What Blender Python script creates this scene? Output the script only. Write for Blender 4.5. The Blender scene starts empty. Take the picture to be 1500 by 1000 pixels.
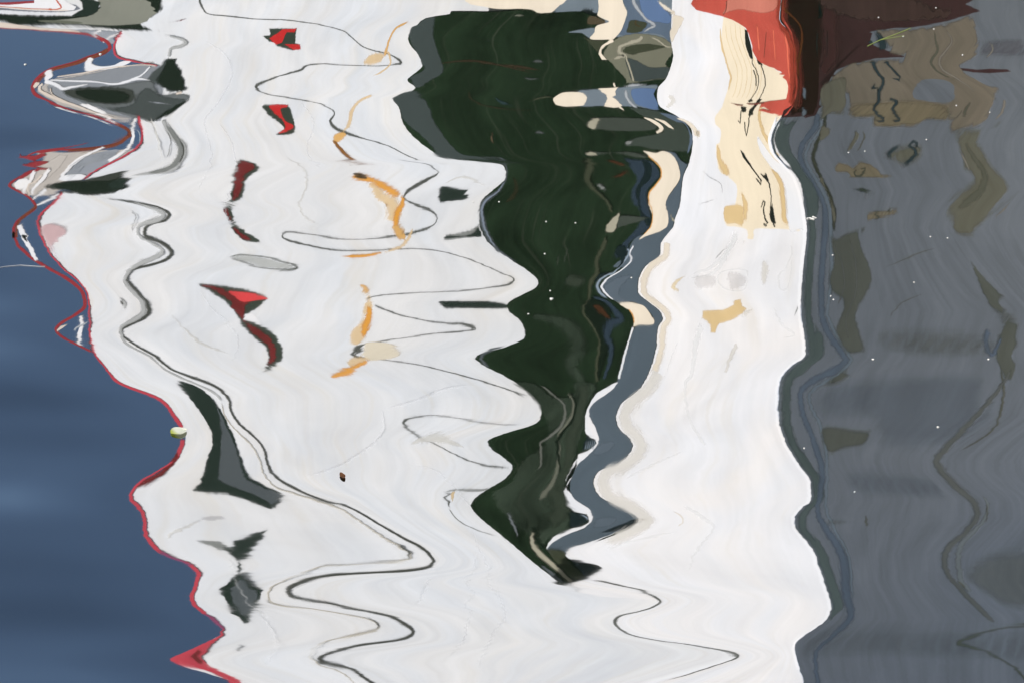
import bpy, bmesh, math, random
import numpy as np
R = math.radians
scene = bpy.context.scene
# ------------------------------------------------------------------ camera, sky, sun, exposure
cam_d = bpy.data.cameras.new('camera'); cam = bpy.data.objects.new('camera', cam_d); scene.collection.objects.link(cam)
cam.location = (0, 0, 3.89231); cam.rotation_euler = (R(90 - 24), 0, 0)
cam_d.sensor_width = 36; cam_d.angle = R(14); cam_d.clip_end = 2000; cam_d.clip_start = 0.1
scene.camera = cam
SUN_EL, SUN_AZ = 36, 219.7          # azimuth clockwise from +Y: behind the camera, to the left
world = bpy.data.worlds.new('World'); scene.world = world; world.use_nodes = True
wn = world.node_tree.nodes; wl = world.node_tree.links
bg = wn['Background']; bg.inputs['Strength'].default_value = 0.056
sky = wn.new('ShaderNodeTexSky'); sky.sky_type = 'NISHITA'; sky.sun_disc = False
sky.sun_elevation = R(SUN_EL); sky.sun_rotation = R(SUN_AZ); sky.air_density = 0.8; sky.dust_density = 1.6; sky.ozone_density = 2.0
wl.new(sky.outputs[0], bg.inputs[0])
sd = bpy.data.lights.new('sun', 'SUN'); sd.energy = 4.0; sd.angle = R(0.5); sd.color = (1, 0.965, 0.93)
sun = bpy.data.objects.new('sun', sd); scene.collection.objects.link(sun)
az = R(SUN_AZ); el = R(SUN_EL)
sdir = (math.sin(az)*math.cos(el), math.cos(az)*math.cos(el), math.sin(el))
from mathutils import Vector
from mathutils.geometry import delaunay_2d_cdt
sun.rotation_euler = Vector(sdir).to_track_quat('Z', 'Y').to_euler()
vs = scene.view_settings; vs.view_transform = 'Standard'; vs.look = 'None'; vs.gamma = 1; vs.exposure = EXPO = 1.01
scene.cycles.max_bounces = 6; scene.cycles.transparent_max_bounces = 32; scene.cycles.caustics_reflective = False; scene.cycles.caustics_refractive = False
try: scene.cycles.use_denoising = True
except Exception: pass

Y0 = 12.6300; XS = 0.95514
PART_NAMES = ['bar', 'boot_top', 'bow_panel', 'bulwark', 'cleat', 'cover', 'shade_sky_strip', 'crack', 'deck_panel', 'draft_board', 'draft_mark', 'fender', 'filler_patch', 'gunwale_sky', 'hatch', 'hull', 'lamp_board', 'mooring_line', 'netting', 'plank', 'post', 'rail', 'rail_post', 'rope', 'rub_rail', 'rubbing_strake', 'rust_stain', 'scratch', 'seam', 'smudge', 'stem', 'stem_post', 'trim', 'weld', 'window', 'window_frame', 'window_pane']
PART_COLOURS = ['S0', 'S1', 'S2', 'S3', 'S4', 'S5', 'S6', 'S7', 'S8', 'S9', 'Smoor', 'So1', 'So2', 'So3', 'So4', 'So5', 'So6', 'Sod', 'Sol', 'Sol2', 'black', 'blackb', 'blackc', 'blackg', 'blue', 'blue2', 'blue3', 'blue4', 'blue5', 'blueu', 'brown', 'brownd', 'creamb', 'creame', 'creame2', 'creamf', 'creamr', 'dark', 'dgreen', 'dgreen2', 'dgrey', 'dgrey2', 'dgy', 'dolive', 'dolive2', 'dolive3', 'dolk', 'dslate', 'dslk', 'glint', 'glint2', 'greyA', 'greyB', 'greyC', 'greyD', 'greyE', 'greyE2', 'greyF', 'greyL', 'greyL2', 'greyM', 'greyP', 'greyQ', 'ink', 'inkS', 'inkS2', 'net1', 'net2', 'net3', 'net4', 'olg', 'oliv', 'oliv2', 'olp', 'olp2', 'oran', 'oran2', 'orand', 'orange', 'orank', 'oranl', 'pinkw', 'plum', 'red', 'red2', 'red3', 'redP', 'redP2', 'redP3', 'redP4', 'redP5', 'redS', 'redS2', 'redS3', 'redS4', 'redS5', 'redb', 'redc', 'redd', 'redd2', 'rustd', 'rustk', 'skyb', 'skyd', 'skyg', 'slate', 'slated', 'stemb', 'stemd', 'streak', 'tan', 'tanP', 'tanQ', 'tanl', 'tanl2', 'tanp', 'white', 'whiteH', 'whiteL', 'whiteP', 'whiteP2']
# one row per part: boat face, name, colour, outline or strip, number of points, coat
PART_TABLE = [(0,15,118,0,424,0), (0,18,66,0,49,1), (0,18,51,0,46,2), (0,18,67,0,70,1), (0,18,68,0,33,2), (0,18,69,0,20,3), (0,25,20,0,64,1), (0,8,71,0,23,2), (0,8,72,0,10,3),
    (0,25,23,0,10,4), (0,13,102,0,35,5), (0,13,116,0,14,6), (0,13,103,0,15,7), (0,13,36,0,21,8), (0,21,98,1,10,9), (0,21,83,1,26,10), (0,13,78,0,5,11), (0,21,36,0,21,7),
    (0,21,98,1,28,8), (0,18,68,0,22,9), (0,23,116,1,6,10), (0,23,116,1,12,11), (0,21,98,1,180,12), (0,21,96,1,52,13), (0,21,96,1,56,13), (0,21,98,1,206,13), (0,21,98,1,6,14),
    (0,21,98,1,8,15), (0,21,98,1,8,16), (0,21,98,1,12,17), (0,21,96,1,30,14), (0,22,116,0,35,14), (0,22,116,0,11,14), (0,22,36,0,7,15), (0,22,116,0,9,18), (0,23,116,1,18,19),
    (0,23,116,1,22,20), (0,23,36,1,20,21), (0,23,116,1,40,21), (0,23,116,1,40,22), (0,23,58,1,26,23), (0,23,116,1,12,22), (0,23,116,1,12,23), (0,23,116,1,20,14), (0,23,116,1,32,15),
    (0,22,116,0,16,24), (0,18,116,1,18,16), (0,18,116,1,28,17), (0,18,36,1,24,18), (0,18,36,1,28,23), (0,18,36,1,14,24), (0,18,116,1,8,25), (0,18,116,1,12,26), (0,18,116,1,12,19),
    (0,18,58,1,20,25), (0,18,58,1,22,26), (0,18,58,1,24,27), (0,18,58,1,26,28), (0,18,58,1,24,29), (0,18,58,1,20,30), (0,18,58,1,20,31), (0,22,116,1,22,14), (0,23,58,1,14,15),
    (0,22,36,1,10,16), (0,5,52,0,53,27), (0,5,53,0,36,28), (0,34,54,0,32,29), (0,34,20,0,28,30), (0,34,53,0,21,30), (0,34,20,0,17,31), (0,35,20,1,8,32), (0,5,36,1,4,33),
    (0,5,51,1,6,34), (0,34,54,0,41,32), (0,34,20,0,40,33), (0,34,23,0,15,34), (0,32,97,1,38,32), (0,32,97,1,56,35), (0,32,97,1,112,34), (0,32,81,0,29,35), (0,32,97,1,52,35),
    (0,32,97,1,18,36), (0,32,99,1,34,37), (0,32,97,1,58,38), (0,32,82,1,22,39), (0,32,97,1,36,40), (0,32,82,1,14,41), (0,32,97,0,52,42), (0,32,99,0,17,43), (0,28,55,1,36,33),
    (0,28,55,1,64,36), (0,28,57,1,48,37), (0,28,40,1,14,38), (0,28,40,1,528,35), (0,28,55,1,192,36), (0,28,113,1,254,37), (0,28,40,1,12,38), (0,28,40,1,14,38), (0,28,55,1,10,37),
    (0,28,40,1,6,38), (0,7,40,1,22,39), (0,7,40,1,18,37), (0,17,41,1,440,1), (0,17,41,1,152,2), (0,17,41,1,72,1), (0,17,41,1,10,3), (0,7,57,1,22,1), (0,28,41,1,10,2),
    (0,26,110,0,10,3), (0,7,57,1,28,4), (0,26,76,1,32,2), (0,26,80,0,23,3), (0,26,80,1,26,4), (0,26,80,1,40,2), (0,26,76,0,17,3), (0,26,77,1,24,4), (0,26,75,1,34,5),
    (0,26,30,1,6,6), (0,26,80,1,32,7), (0,26,75,1,32,8), (0,26,80,1,26,9), (0,26,76,1,16,10), (0,26,75,1,16,10), (0,26,80,0,43,3), (0,26,76,1,8,4), (0,26,75,1,18,5),
    (0,26,115,0,24,6), (0,28,41,1,6,7), (0,26,80,1,12,8), (0,26,75,1,16,9), (0,16,38,0,16,2), (0,16,84,0,16,3), (0,16,84,0,7,4), (0,16,38,0,33,2), (0,16,84,0,31,3),
    (0,16,38,0,63,1), (0,16,99,0,60,2), (0,29,56,0,23,2), (0,28,57,1,56,3), (0,28,41,1,14,4), (0,16,38,0,75,1), (0,16,99,0,77,2), (0,16,85,0,20,3), (0,16,116,0,11,4),
    (0,34,23,0,76,38), (0,36,105,0,59,39), (0,34,23,0,30,1), (0,34,57,0,20,2), (0,34,23,1,12,3), (0,34,23,0,35,43), (0,36,105,0,37,44), (0,28,105,1,8,1), (0,29,61,0,18,1),
    (0,34,23,0,13,2), (0,0,57,0,22,2), (0,0,23,0,21,3), (0,0,23,0,24,3), (0,32,99,0,9,34), (0,27,109,1,46,3), (0,27,109,1,32,38), (0,27,109,1,32,5), (0,27,109,1,46,6),
    (0,27,109,1,64,4), (0,27,109,1,24,39), (0,27,109,1,34,4), (0,27,109,1,30,5), (0,27,109,1,24,36), (0,27,109,1,36,45), (0,27,109,1,36,7), (0,27,35,1,18,3), (0,27,35,1,24,2),
    (0,27,35,1,34,5), (0,27,35,1,22,40), (0,27,35,1,20,6), (0,27,35,1,14,40), (1,15,37,0,293,0), (1,2,47,0,51,1), (1,2,47,0,42,2), (1,24,105,1,78,3), (1,24,104,1,38,4),
    (1,24,105,1,26,1), (1,6,25,0,54,1), (1,3,32,0,36,2), (1,3,37,0,32,3), (1,3,31,0,15,4), (1,6,25,0,19,5), (1,20,32,0,44,6), (1,6,26,0,52,7), (1,6,29,0,31,8),
    (1,23,58,1,36,9), (1,4,43,0,20,10), (1,4,30,1,10,11), (1,11,70,0,56,12), (1,11,43,0,20,13), (1,11,47,0,33,14), (1,23,73,1,36,15), (1,23,73,1,16,16), (1,23,73,1,16,16),
    (1,20,32,1,22,17), (1,3,43,0,16,18), (1,15,37,0,25,19), (1,6,25,0,31,20), (1,6,29,0,25,21), (1,23,58,1,20,22), (1,23,58,1,6,23), (1,20,32,0,23,21), (1,20,32,0,13,24),
    (1,20,32,1,4,25), (1,20,32,1,4,25), (1,3,44,0,58,26), (1,3,26,0,35,27), (1,14,42,0,28,28), (1,14,73,0,15,29), (1,20,32,1,20,29), (1,20,32,1,18,30), (1,15,37,0,17,29),
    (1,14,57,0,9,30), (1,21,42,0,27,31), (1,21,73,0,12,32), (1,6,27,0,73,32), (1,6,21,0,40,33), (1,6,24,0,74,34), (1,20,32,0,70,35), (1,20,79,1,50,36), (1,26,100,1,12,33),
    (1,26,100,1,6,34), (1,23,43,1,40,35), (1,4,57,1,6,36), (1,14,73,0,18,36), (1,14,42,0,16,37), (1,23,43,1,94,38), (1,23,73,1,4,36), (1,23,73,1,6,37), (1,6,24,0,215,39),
    (1,6,28,0,31,40), (1,6,28,0,19,40), (1,6,28,0,21,40), (1,32,116,1,56,41), (1,32,49,1,46,42), (1,20,32,0,30,42), (1,20,79,1,10,43), (1,32,116,1,20,44), (1,32,116,0,104,45),
    (1,32,116,0,49,46), (1,32,21,1,4,46), (1,14,21,0,15,46), (1,14,49,1,8,47), (1,14,49,1,8,48), (1,14,49,1,10,49), (1,14,49,1,10,50), (1,14,49,1,10,51), (1,14,21,0,21,47),
    (1,14,49,1,4,48), (1,14,49,1,4,49), (1,14,49,1,4,50), (1,14,49,1,4,51), (1,14,49,1,8,52), (1,19,45,1,12,43), (1,19,39,1,76,47), (1,15,21,0,46,44), (1,15,22,0,51,48),
    (1,6,27,1,74,49), (1,26,100,1,16,50), (1,15,39,0,119,53), (1,24,59,1,54,54), (1,24,74,1,78,55), (1,24,22,1,50,56), (1,19,45,1,66,57), (1,19,45,1,22,58), (1,24,50,1,14,54),
    (1,24,73,1,42,54), (1,19,22,1,20,59), (1,24,105,1,20,55), (1,19,43,0,28,60), (1,6,27,0,20,61), (1,27,60,1,4,1), (1,27,101,1,18,2), (1,27,101,1,10,3), (1,27,101,1,4,22),
    (1,27,101,1,26,23), (1,27,74,1,8,4), (1,27,60,1,10,4), (1,27,60,1,12,23), (1,27,106,1,14,24), (1,27,74,1,4,25), (1,27,31,1,10,26), (1,27,60,1,10,1), (1,27,60,1,4,2),
    (1,27,43,1,4,1), (1,27,48,1,4,4), (1,27,48,1,4,24), (1,27,43,1,12,25), (1,27,45,1,8,44), (1,27,45,1,8,45), (1,27,46,1,26,5), (2,15,119,0,342,0), (2,17,41,1,168,1),
    (2,32,33,1,66,1), (2,32,34,1,132,2), (2,32,33,0,22,1), (2,32,33,1,30,1), (2,32,33,1,16,2), (2,9,111,0,166,1), (2,15,120,0,50,2), (2,15,120,1,24,3), (2,9,112,1,18,2),
    (2,9,112,0,23,2), (2,9,112,1,14,3), (2,9,112,1,32,4), (2,9,112,1,24,5), (2,9,112,1,38,2), (2,9,112,1,38,3), (2,9,112,1,40,4), (2,9,112,1,36,5), (2,9,112,1,36,6),
    (2,9,112,1,34,7), (2,7,112,1,28,5), (2,10,63,0,11,8), (2,10,63,0,6,9), (2,10,63,1,14,10), (2,10,63,1,12,11), (2,10,63,1,8,12), (2,10,63,0,4,12), (2,10,63,0,8,13),
    (2,10,63,0,4,14), (2,10,63,1,10,15), (2,10,63,1,12,16), (2,10,63,0,4,17), (2,10,63,0,5,18), (2,10,63,0,8,17), (2,10,63,1,10,18), (2,10,63,1,16,19), (2,10,63,0,5,20),
    (2,10,63,0,6,20), (2,10,63,1,16,21), (2,1,86,0,64,19), (2,1,87,0,31,20), (2,1,88,1,10,21), (2,1,89,1,26,21), (2,1,88,1,8,22), (2,1,89,1,12,23), (2,1,89,1,16,24),
    (2,1,88,1,6,19), (2,1,88,1,8,20), (2,1,90,1,32,25), (2,26,112,0,20,1), (2,26,34,0,12,2), (2,26,33,1,4,3), (2,26,114,1,16,2), (2,26,34,1,16,1), (2,26,34,1,22,1),
    (2,33,117,1,36,4), (2,33,117,1,28,5), (2,33,117,1,60,6), (2,33,117,1,48,3), (2,29,62,0,22,7), (2,29,62,0,20,8), (2,33,117,1,54,2), (2,33,117,1,26,1), (2,33,117,1,20,3),
    (2,33,117,1,12,3), (2,33,117,1,14,3), (2,33,117,1,36,1), (2,32,33,1,12,4), (2,32,33,1,4,1), (2,32,34,1,14,2), (2,7,57,1,16,3), (2,7,57,1,6,4), (2,7,57,1,12,8),
    (2,7,41,1,4,3), (2,32,57,1,12,4), (2,32,116,0,154,21), (3,15,0,0,248,0), (3,30,1,0,227,1), (3,30,2,1,302,2), (3,30,3,1,228,3), (3,30,4,1,58,4), (3,1,91,0,74,5),
    (3,31,108,0,69,6), (3,31,94,1,48,7), (3,1,95,1,36,7), (3,31,107,1,48,8), (3,31,107,1,22,9), (3,31,3,1,10,10), (3,31,3,1,8,11), (3,31,92,1,14,12), (3,7,60,1,16,9),
    (3,7,106,1,16,10), (3,31,21,1,12,11), (3,1,93,0,36,12), (3,1,91,0,11,1), (3,12,11,0,130,13), (3,12,14,0,31,14), (3,12,12,0,40,15), (3,15,0,0,35,16), (3,12,13,0,32,17),
    (3,15,5,0,23,14), (3,27,18,1,58,18), (3,27,17,1,44,19), (3,27,17,1,16,19), (3,27,17,1,20,20), (3,27,18,1,22,14), (3,27,18,1,16,15), (3,12,13,0,106,21), (3,27,17,1,46,22),
    (3,27,18,1,16,23), (3,27,18,1,8,22), (3,12,12,0,17,5), (3,12,13,0,35,16), (3,12,13,0,20,6), (3,12,12,0,11,7), (3,12,14,0,29,6), (3,12,14,1,20,16), (3,27,17,1,20,17),
    (3,12,14,0,21,15), (3,12,15,0,87,8), (3,27,16,1,30,9), (3,27,16,1,38,10), (3,12,15,0,25,4), (3,12,15,0,24,4), (3,12,15,0,13,4), (3,12,15,1,10,1), (3,12,15,0,93,22),
    (3,15,7,1,30,23), (3,27,17,1,32,24), (3,15,6,0,56,25), (3,15,8,0,51,3), (3,15,9,0,47,4), (3,15,9,0,31,26), (3,15,6,0,30,26), (3,27,16,1,154,27), (3,27,19,1,68,28),
    (3,27,17,1,12,29), (3,27,17,1,8,29), (3,17,10,1,74,28), (3,27,17,1,10,9), (3,27,17,1,18,27), (3,10,64,1,8,14), (3,10,64,0,4,15), (3,10,64,1,28,18), (3,10,64,1,14,19),
    (3,10,64,1,6,20), (3,10,64,1,4,21), (3,10,64,1,20,22), (3,10,64,1,8,17), (3,10,64,1,16,18), (3,10,65,1,14,7), (3,10,65,1,6,8), (3,10,65,1,12,9), (3,10,65,1,6,10),
    (3,10,65,1,4,11)]
# outlines of the parts on the boat faces, steps of 0.4 mm from point to point: across, then up
OUTLINES = [
    -5168,-14,-1,-2,-3,-2,123,188,151,61,177,137,212,102,209,118,117,15,-5,-27,-40,-44,-23,-8,-5,-1,13,28,47,69,41,39,41,90,78,75,90,7,15,9,15,14,32,28,-1,-22,-24,-24,
    -71,-17,-15,-11,-12,-32,-113,-27,-24,-11,9,20,49,54,116,38,17,0,-11,-5,-11,-3,1,7,28,28,29,136,37,14,-12,-33,-47,-51,-45,-29,-49,-20,-28,-37,-37,-85,-19,-10,-5,-1,3,
    12,20,25,49,18,9,16,2,0,25,12,14,12,25,9,6,1,-6,-11,-18,-17,-38,2,25,63,98,64,139,49,12,-22,-77,-89,-133,-36,-22,-15,-5,2,6,14,8,-2,1,8,21,10,2,2,7,4,8,8,12,15,9,6,4,
    15,12,10,16,4,2,3,1,-1,3,9,1,7,11,8,3,4,16,12,24,21,14,11,2,21,5,9,11,23,10,19,2,1,3,12,16,3,14,14,4,3,11,30,2,-4,2,5,8,16,15,5,9,7,19,1,-13,0,-6,0,-1,15,35,16,20,48,
    50,94,209,398,316,890,635,738,437,718,139,116,78,-30,-15,-17,-20,-24,-29,-36,-44,-106,-34,-24,-10,7,31,12,2,-2,-5,-14,-18,-109,-74,-83,-163,-125,-52,-15,-11,-7,-2,8,
    13,18,64,34,20,5,0,-3,-10,-22,-13,3,1,-4,-7,-16,-52,-35,-44,-57,-132,-61,-55,-47,-27,-6,9,21,30,34,121,36,19,14,12,6,-14,-21,-29,-49,-71,-65,-47,-38,-32,-27,-22,-16,
    -4,6,4,9,11,26,-1,-11,-26,-16,-47,-22,-18,-25,-77,-27,-13,-9,-8,-6,0,19,3,0,-4,-11,-18,-53,-48,-16,-20,-5,-3,0,4,17,51,21,59,20,9,12,-12,-38,-74,-30,-19,-7,-11,-1,6,
    3,-7,-61,-29,-27,-25,-32,-64,-18,-8,-2,4,15,24,140,28,18,11,5,2,7,50,20,47,49,17,33,6,-1,-9,-3,0,5,3,5,36,7,4,-22,-27,-21,-42,-55,-136,-163,-80,-79,-392,-390,-455,
    -407,-404,-416,-410,-464,-25,-22,-20,-547,-34,-37,-746,-473,1212,111,30,261,124,33,42,12,-2,-3,-21,-12,-8,-5,-18,-7,-11,3,9,11,12,10,16,23,22,22,26,39,43,44,20,16,14,
    27,22,18,18,30,147,54,51,58,84,79,22,6,-7,-13,-28,-5,1,12,17,13,23,9,12,17,26,30,42,37,74,30,25,22,63,19,34,16,17,16,36,41,11,31,12,13,13,15,14,13,8,4,-4,5,11,15,18,
    56,20,21,21,20,24,23,23,27,48,25,24,52,29,60,114,26,23,20,33,15,15,15,13,12,14,18,49,36,45,57,71,42,83,39,33,31,46,30,36,15,17,17,17,16,26,12,114,28,11,28,38,14,7,18,
    25,27,29,45,42,63,53,24,47,123,55,62,67,36,55,19,39,40,39,37,63,29,28,26,22,19,38,45,135,146,48,67,7,14,6,18,38,48,28,76,21,39,20,117,42,15,92,20,21,37,69,152,73,32,
    11,9,9,22,13,7,39,4,5,6,32,16,46,17,34,48,30,11,11,24,31,28,28,28,9,15,9,7,8,8,-49,-44,-155,-120,-95,-25,-25,-24,-23,-22,-21,-39,-22,-20,-22,-23,-46,-23,-21,-20,-20,
    -16,-15,-74,-44,-33,-55,-46,-24,-13,-12,-13,-13,-14,-15,-14,-46,-30,-30,-14,-14,-27,-25,-49,-36,-50,-33,-49,-16,-15,-33,-18,-19,-17,-37,-21,-23,-25,-28,-31,-33,-34,
    -35,-36,-110,-37,-35,-34,-33,-32,-28,-27,-25,-23,-20,-22,-25,-26,-27,-28,-29,-29,-31,-62,-31,-31,-31,-59,-27,-26,-49,-24,-44,-23,-23,-24,-49,-27,-29,-30,-31,-31,-33,
    -101,-33,-32,-32,-30,-30,-56,-53,-26,-50,-25,-25,-26,-25,-52,-78,-27,-52,-26,-24,-49,-22,-43,-43,-22,-24,-24,-52,-28,-58,-58,-29,-135,-112,-84,-45,-47,-74,-24,-24,
    -22,-22,-20,-19,-35,-21,-22,-22,-24,-104,-28,-81,-26,-50,-47,-22,-86,-21,-23,-48,-25,-52,-128,-25,-25,-104,-28,-58,-85,-79,-49,-88,-138,-91,-102,-58,-60,-14,-20,-28,
    -30,-35,-41,-45,-56,0,2,4,135,7,5,93,10,-3140,-43,-41,-31,-21,-22,-24,-19,-144,-97,-10,-16,-18,-9,-4,-8,-4,5,23,6,9,-2,-4,-18,57,-6,-2,0,12,94,45,48,66,60,39,32,27,
    58,42,64,4,-14,-35,-8,-7,-15,-17,-18,-21,2141,-41,-10,11,20,13,6,11,115,71,10,20,29,28,28,27,25,9,24,9,34,10,7,15,0,2,3,3,4,20,8,7,3,-6,-12,-7,9,43,10,-14,-25,-55,
    -98,-33,-56,-84,-59,-57,-50,-3122,-56,-61,-49,-34,-31,-28,-19,-29,-16,-79,-51,-15,-11,-7,-4,1,3,11,17,15,54,17,19,115,74,33,31,48,24,25,55,28,57,28,28,17,-23,-26,-24,
    -16,-12,-17,-21,-34,-17,2139,-30,-3,19,29,21,15,17,36,16,60,35,12,12,16,17,17,18,37,34,21,54,11,8,24,13,3,1,-3,1,5,18,7,7,6,0,-14,-44,-44,-44,-31,-31,-91,-91,-99,-31,
    -3165,-25,-16,-19,-15,-24,-91,-25,-16,-14,-7,-15,-23,-38,-56,-151,-48,-16,1,19,29,36,143,24,8,0,-5,3,17,41,10,-2,-32,-10,-4,-1,0,-3,-13,-1,3,7,26,6,16,9,13,14,40,96,
    62,36,35,97,29,19,1,-20,-30,-24,-9,-15,-21,-9,-5,-1,6,26,-9,-26,2934,-6,5,25,9,3,2,5,10,20,6,11,7,-1,-7,-26,-6,5,9,15,16,17,59,17,14,15,26,10,7,6,4,6,21,8,9,10,33,11,
    23,11,10,13,20,9,28,7,6,2,0,-8,-9,-14,-20,-30,-12,-12,-16,-18,-18,-18,-12,-38,-30,-17,-17,-16,-30,-99,-25,-26,-3222,-39,-19,-2,6,0,-4,-19,-7,-4,1,6,7,40,13,24,26,29,
    44,23,18,10,0,-8,-18,-20,-15,-6,-1,2,-1,-17,-24,2966,-13,2,12,30,14,15,30,16,18,18,59,23,72,16,15,5,-1,-7,-7,-9,-11,-14,-18,-20,-21,-18,-14,-12,-25,-16,-82,-31,-3464,
    18,31,6,-8,44,35,27,21,5,-4,-11,-8,-34,-8,-6,-46,-54,-3,-5,3226,46,63,39,19,7,-17,-16,-17,-18,-15,-29,-29,-58,-20,-19,-92,-7,71,78,-4705,53,75,175,77,126,111,100,88,
    37,74,16,16,16,17,17,16,13,10,1,-15,1,17,40,59,66,62,48,31,23,15,18,3,-5,-31,-17,-21,-21,-10,11,29,62,8,-16,-31,-89,-96,-160,-100,-192,-200,-39,-27,-30,-20,-37,-65,
    -175,-79,-55,-31,-16,0,16,1636,-5,3,18,6,3,1,-4,-8,-5,-18,-6,-8,-13,-19,-24,-27,-27,-27,-26,-54,-24,-20,-19,-19,-16,-7,4,22,38,45,79,28,19,63,27,25,21,16,11,10,16,7,
    6,4,5,1,-2,3,14,18,2,-2,-10,-4,-3,2,10,2,-6,-19,-29,-33,-27,-3939,60,37,33,78,23,37,-32,-85,312,39,47,6,38,-13,30,-28,-13,-49,-205,-163,-70,-65,1709,-11,-8,-10,-28,
    -50,-62,-73,-90,-64,89,25,41,35,19,19,61,44,28,33,12,-2,-6,-4057,59,59,168,-3,-45,-52,-146,-31,-13,1722,-9,-4,-3,6,9,4,3,-1,-2,-3850,73,93,7,-46,-122,66,-23,-79,16,
    1390,37,52,110,62,11,-88,-74,-104,-3,-4704,54,77,174,73,196,125,75,33,31,27,23,19,12,-2,-25,-13,-35,-18,-15,-1,12,7,-12,-52,-120,-174,-189,-170,-115,-60,-20,12,32,20,
    1650,10,-1,-16,-5,3,-2,-6,-4,-6,-9,-10,-11,-10,-26,-24,-7,-9,-6,-11,-19,-25,-25,-19,-7,3,11,18,22,23,26,35,41,39,14,-4705,376,239,162,55,49,7,-64,-34,-51,-154,17,
    -137,-465,1622,-16,13,-3,-9,-13,-45,-36,-43,-62,14,106,28,36,-5118,379,63,551,-27,4,28,13,-7,-109,-111,-390,-407,2,8,1235,-7,-3,-70,89,26,152,80,18,20,15,30,4,-258,
    -72,-4704,305,70,49,142,89,87,60,35,9,1,-22,-72,-112,-30,-23,-39,-32,-50,-186,-282,1629,-22,-4,1,11,0,-2,-4,-5,-3,-2,-2,-2,6,0,-2,-8,-3,0,8,19,-4612,239,90,83,99,
    -511,238,88,82,98,1587,-12,-6,-13,-22,30,-13,-7,-12,-19,-4331,143,143,54,15,15,12,22,16,8,-8,-32,-42,-346,143,142,54,15,14,12,20,14,5,-5,-32,-41,1590,9,2,3,0,0,-1,-6,
    -9,-18,-22,-41,-73,151,8,2,0,0,-1,-2,-7,-9,-9,-10,-41,-77,-4000,17,18,-6,-20,1586,0,6,22,-5,-4613,42,59,181,61,63,95,87,142,7,8,1,-7,-6,-49,-182,-245,-230,-36,-30,19,
    1773,-6,-5,-8,1,6,3,-2,-7,0,4,6,3,1,1,17,4,17,0,-15,-10,-4624,168,51,47,247,178,30,9,44,10,11,1,-5,3,-793,170,51,47,249,186,35,12,56,12,17,1,-10,-3,1817,-14,-4,-3,-8,
    -16,-1,0,-1,0,2,3,10,7,19,-14,-4,-2,-8,-18,-2,-1,-1,0,2,4,8,3,-3921,57,88,118,70,18,-5,-29,-74,-36,-12,-12,-18,-21,-37,-10,2,5,0,-16,-65,-26,1756,-9,-8,-5,2,4,8,9,17,
    12,24,16,-1,-9,-22,-10,-6,-5,-3,-3,-4,-4,-3706,-49,-83,122,-44,-81,1736,16,19,-24,10,16,-3567,-42,-55,-101,-38,-19,247,-44,-56,-99,-29,-16,1734,13,13,16,7,8,-44,9,11,
    14,10,11,-3838,18,9,15,6,0,-9,-8,-11,-10,-15,-7,-5,-5,-1,1,3,9,8,9,10,10,15,9,1,-3,4,9,38,10,26,8,5,9,1,7,6,24,7,3,2,-2,-4,-7,-8,-9,-15,-2,0,3,15,8,15,14,3,14,6,6,13,
    4,-1,-29,-21,18,-24,-10,-3,1,7,4,15,12,5,2,-2,0,-2,-4,-6,-8,-10,-13,-16,-23,-30,-95,-21,-9,2,19,30,13,2,3,10,2,-1,-5,-6,0,5,-2,-2,-1,3,8,13,30,12,8,5,3,0,1,-1,-4,3,4,
    6,1,13,1,2,6,2,5,5,21,5,3,5,4,4,2,0,-3,-2,2,3,8,17,5,10,18,5,16,3,2,8,4,-17,-51,-24,-13,-4,-4,1,15,49,18,43,27,8,5,2,-2,-2,-4,-6,-10,-12,-13,-14,-19,-24,-85,-20,-19,
    -12,-23,1774,13,7,18,16,14,16,8,15,16,28,12,12,13,16,16,17,34,19,19,19,19,35,26,12,16,13,14,49,16,60,19,48,50,25,23,11,20,6,7,9,7,7,5,4,5,5,-1,0,-1,-3,1,2,4,1,8,4,4,
    12,6,4,11,13,-8,7,14,19,21,36,16,49,29,12,11,9,9,9,9,8,7,7,5,3,0,-2,-12,0,6,9,26,-1214,11,3,13,27,33,41,24,20,24,40,14,13,13,16,16,19,40,18,16,14,14,26,21,11,13,10,
    11,36,12,51,16,40,35,16,15,8,27,10,7,8,7,7,6,4,8,10,1,1,1,1,0,2,6,2,10,3,2,10,8,7,13,19,-3,5,16,22,29,55,21,55,31,12,10,10,8,7,8,7,6,6,4,4,2,-1,-6,0,1,4,9,-3792,-12,
    -10,-8,-13,-2,-1,1,2,4,5,7,24,13,9,8,7,8,2,4,39,32,7,4,7,0,-111,-7,-10,-5,8,2,2,2,6,9,12,15,26,9,7,3,2,1,0,-4,15,19,4,1,3,-1,1857,10,17,20,33,15,16,18,18,16,18,18,39,
    19,18,17,16,29,11,31,51,73,19,18,50,17,-572,11,17,23,44,17,16,17,19,17,18,20,37,16,15,15,14,24,10,25,39,66,17,16,47,16,-3595,-4,-1,3,17,3,-24,-18,3,-21,-13,-6,-3,3,9,
    12,27,22,10,6,2,2,-1,2,11,11,4,5,-18,1,1,3,30,-5,-39,-22,-14,-5,-5,3,26,42,44,30,42,23,9,7,2,-3,-12,-8,-12,-25,-12,-19,2622,1,3,6,21,6,9,7,-4,6,11,18,19,20,20,19,35,
    31,16,15,14,14,25,11,14,23,10,14,-380,1,3,4,21,9,14,22,4,7,15,22,31,36,33,24,35,27,12,14,12,11,19,7,6,9,3,4,-3816,40,46,36,13,-2,5,41,96,14,-5,-42,2,28,76,15,4,-1,-6,
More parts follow.
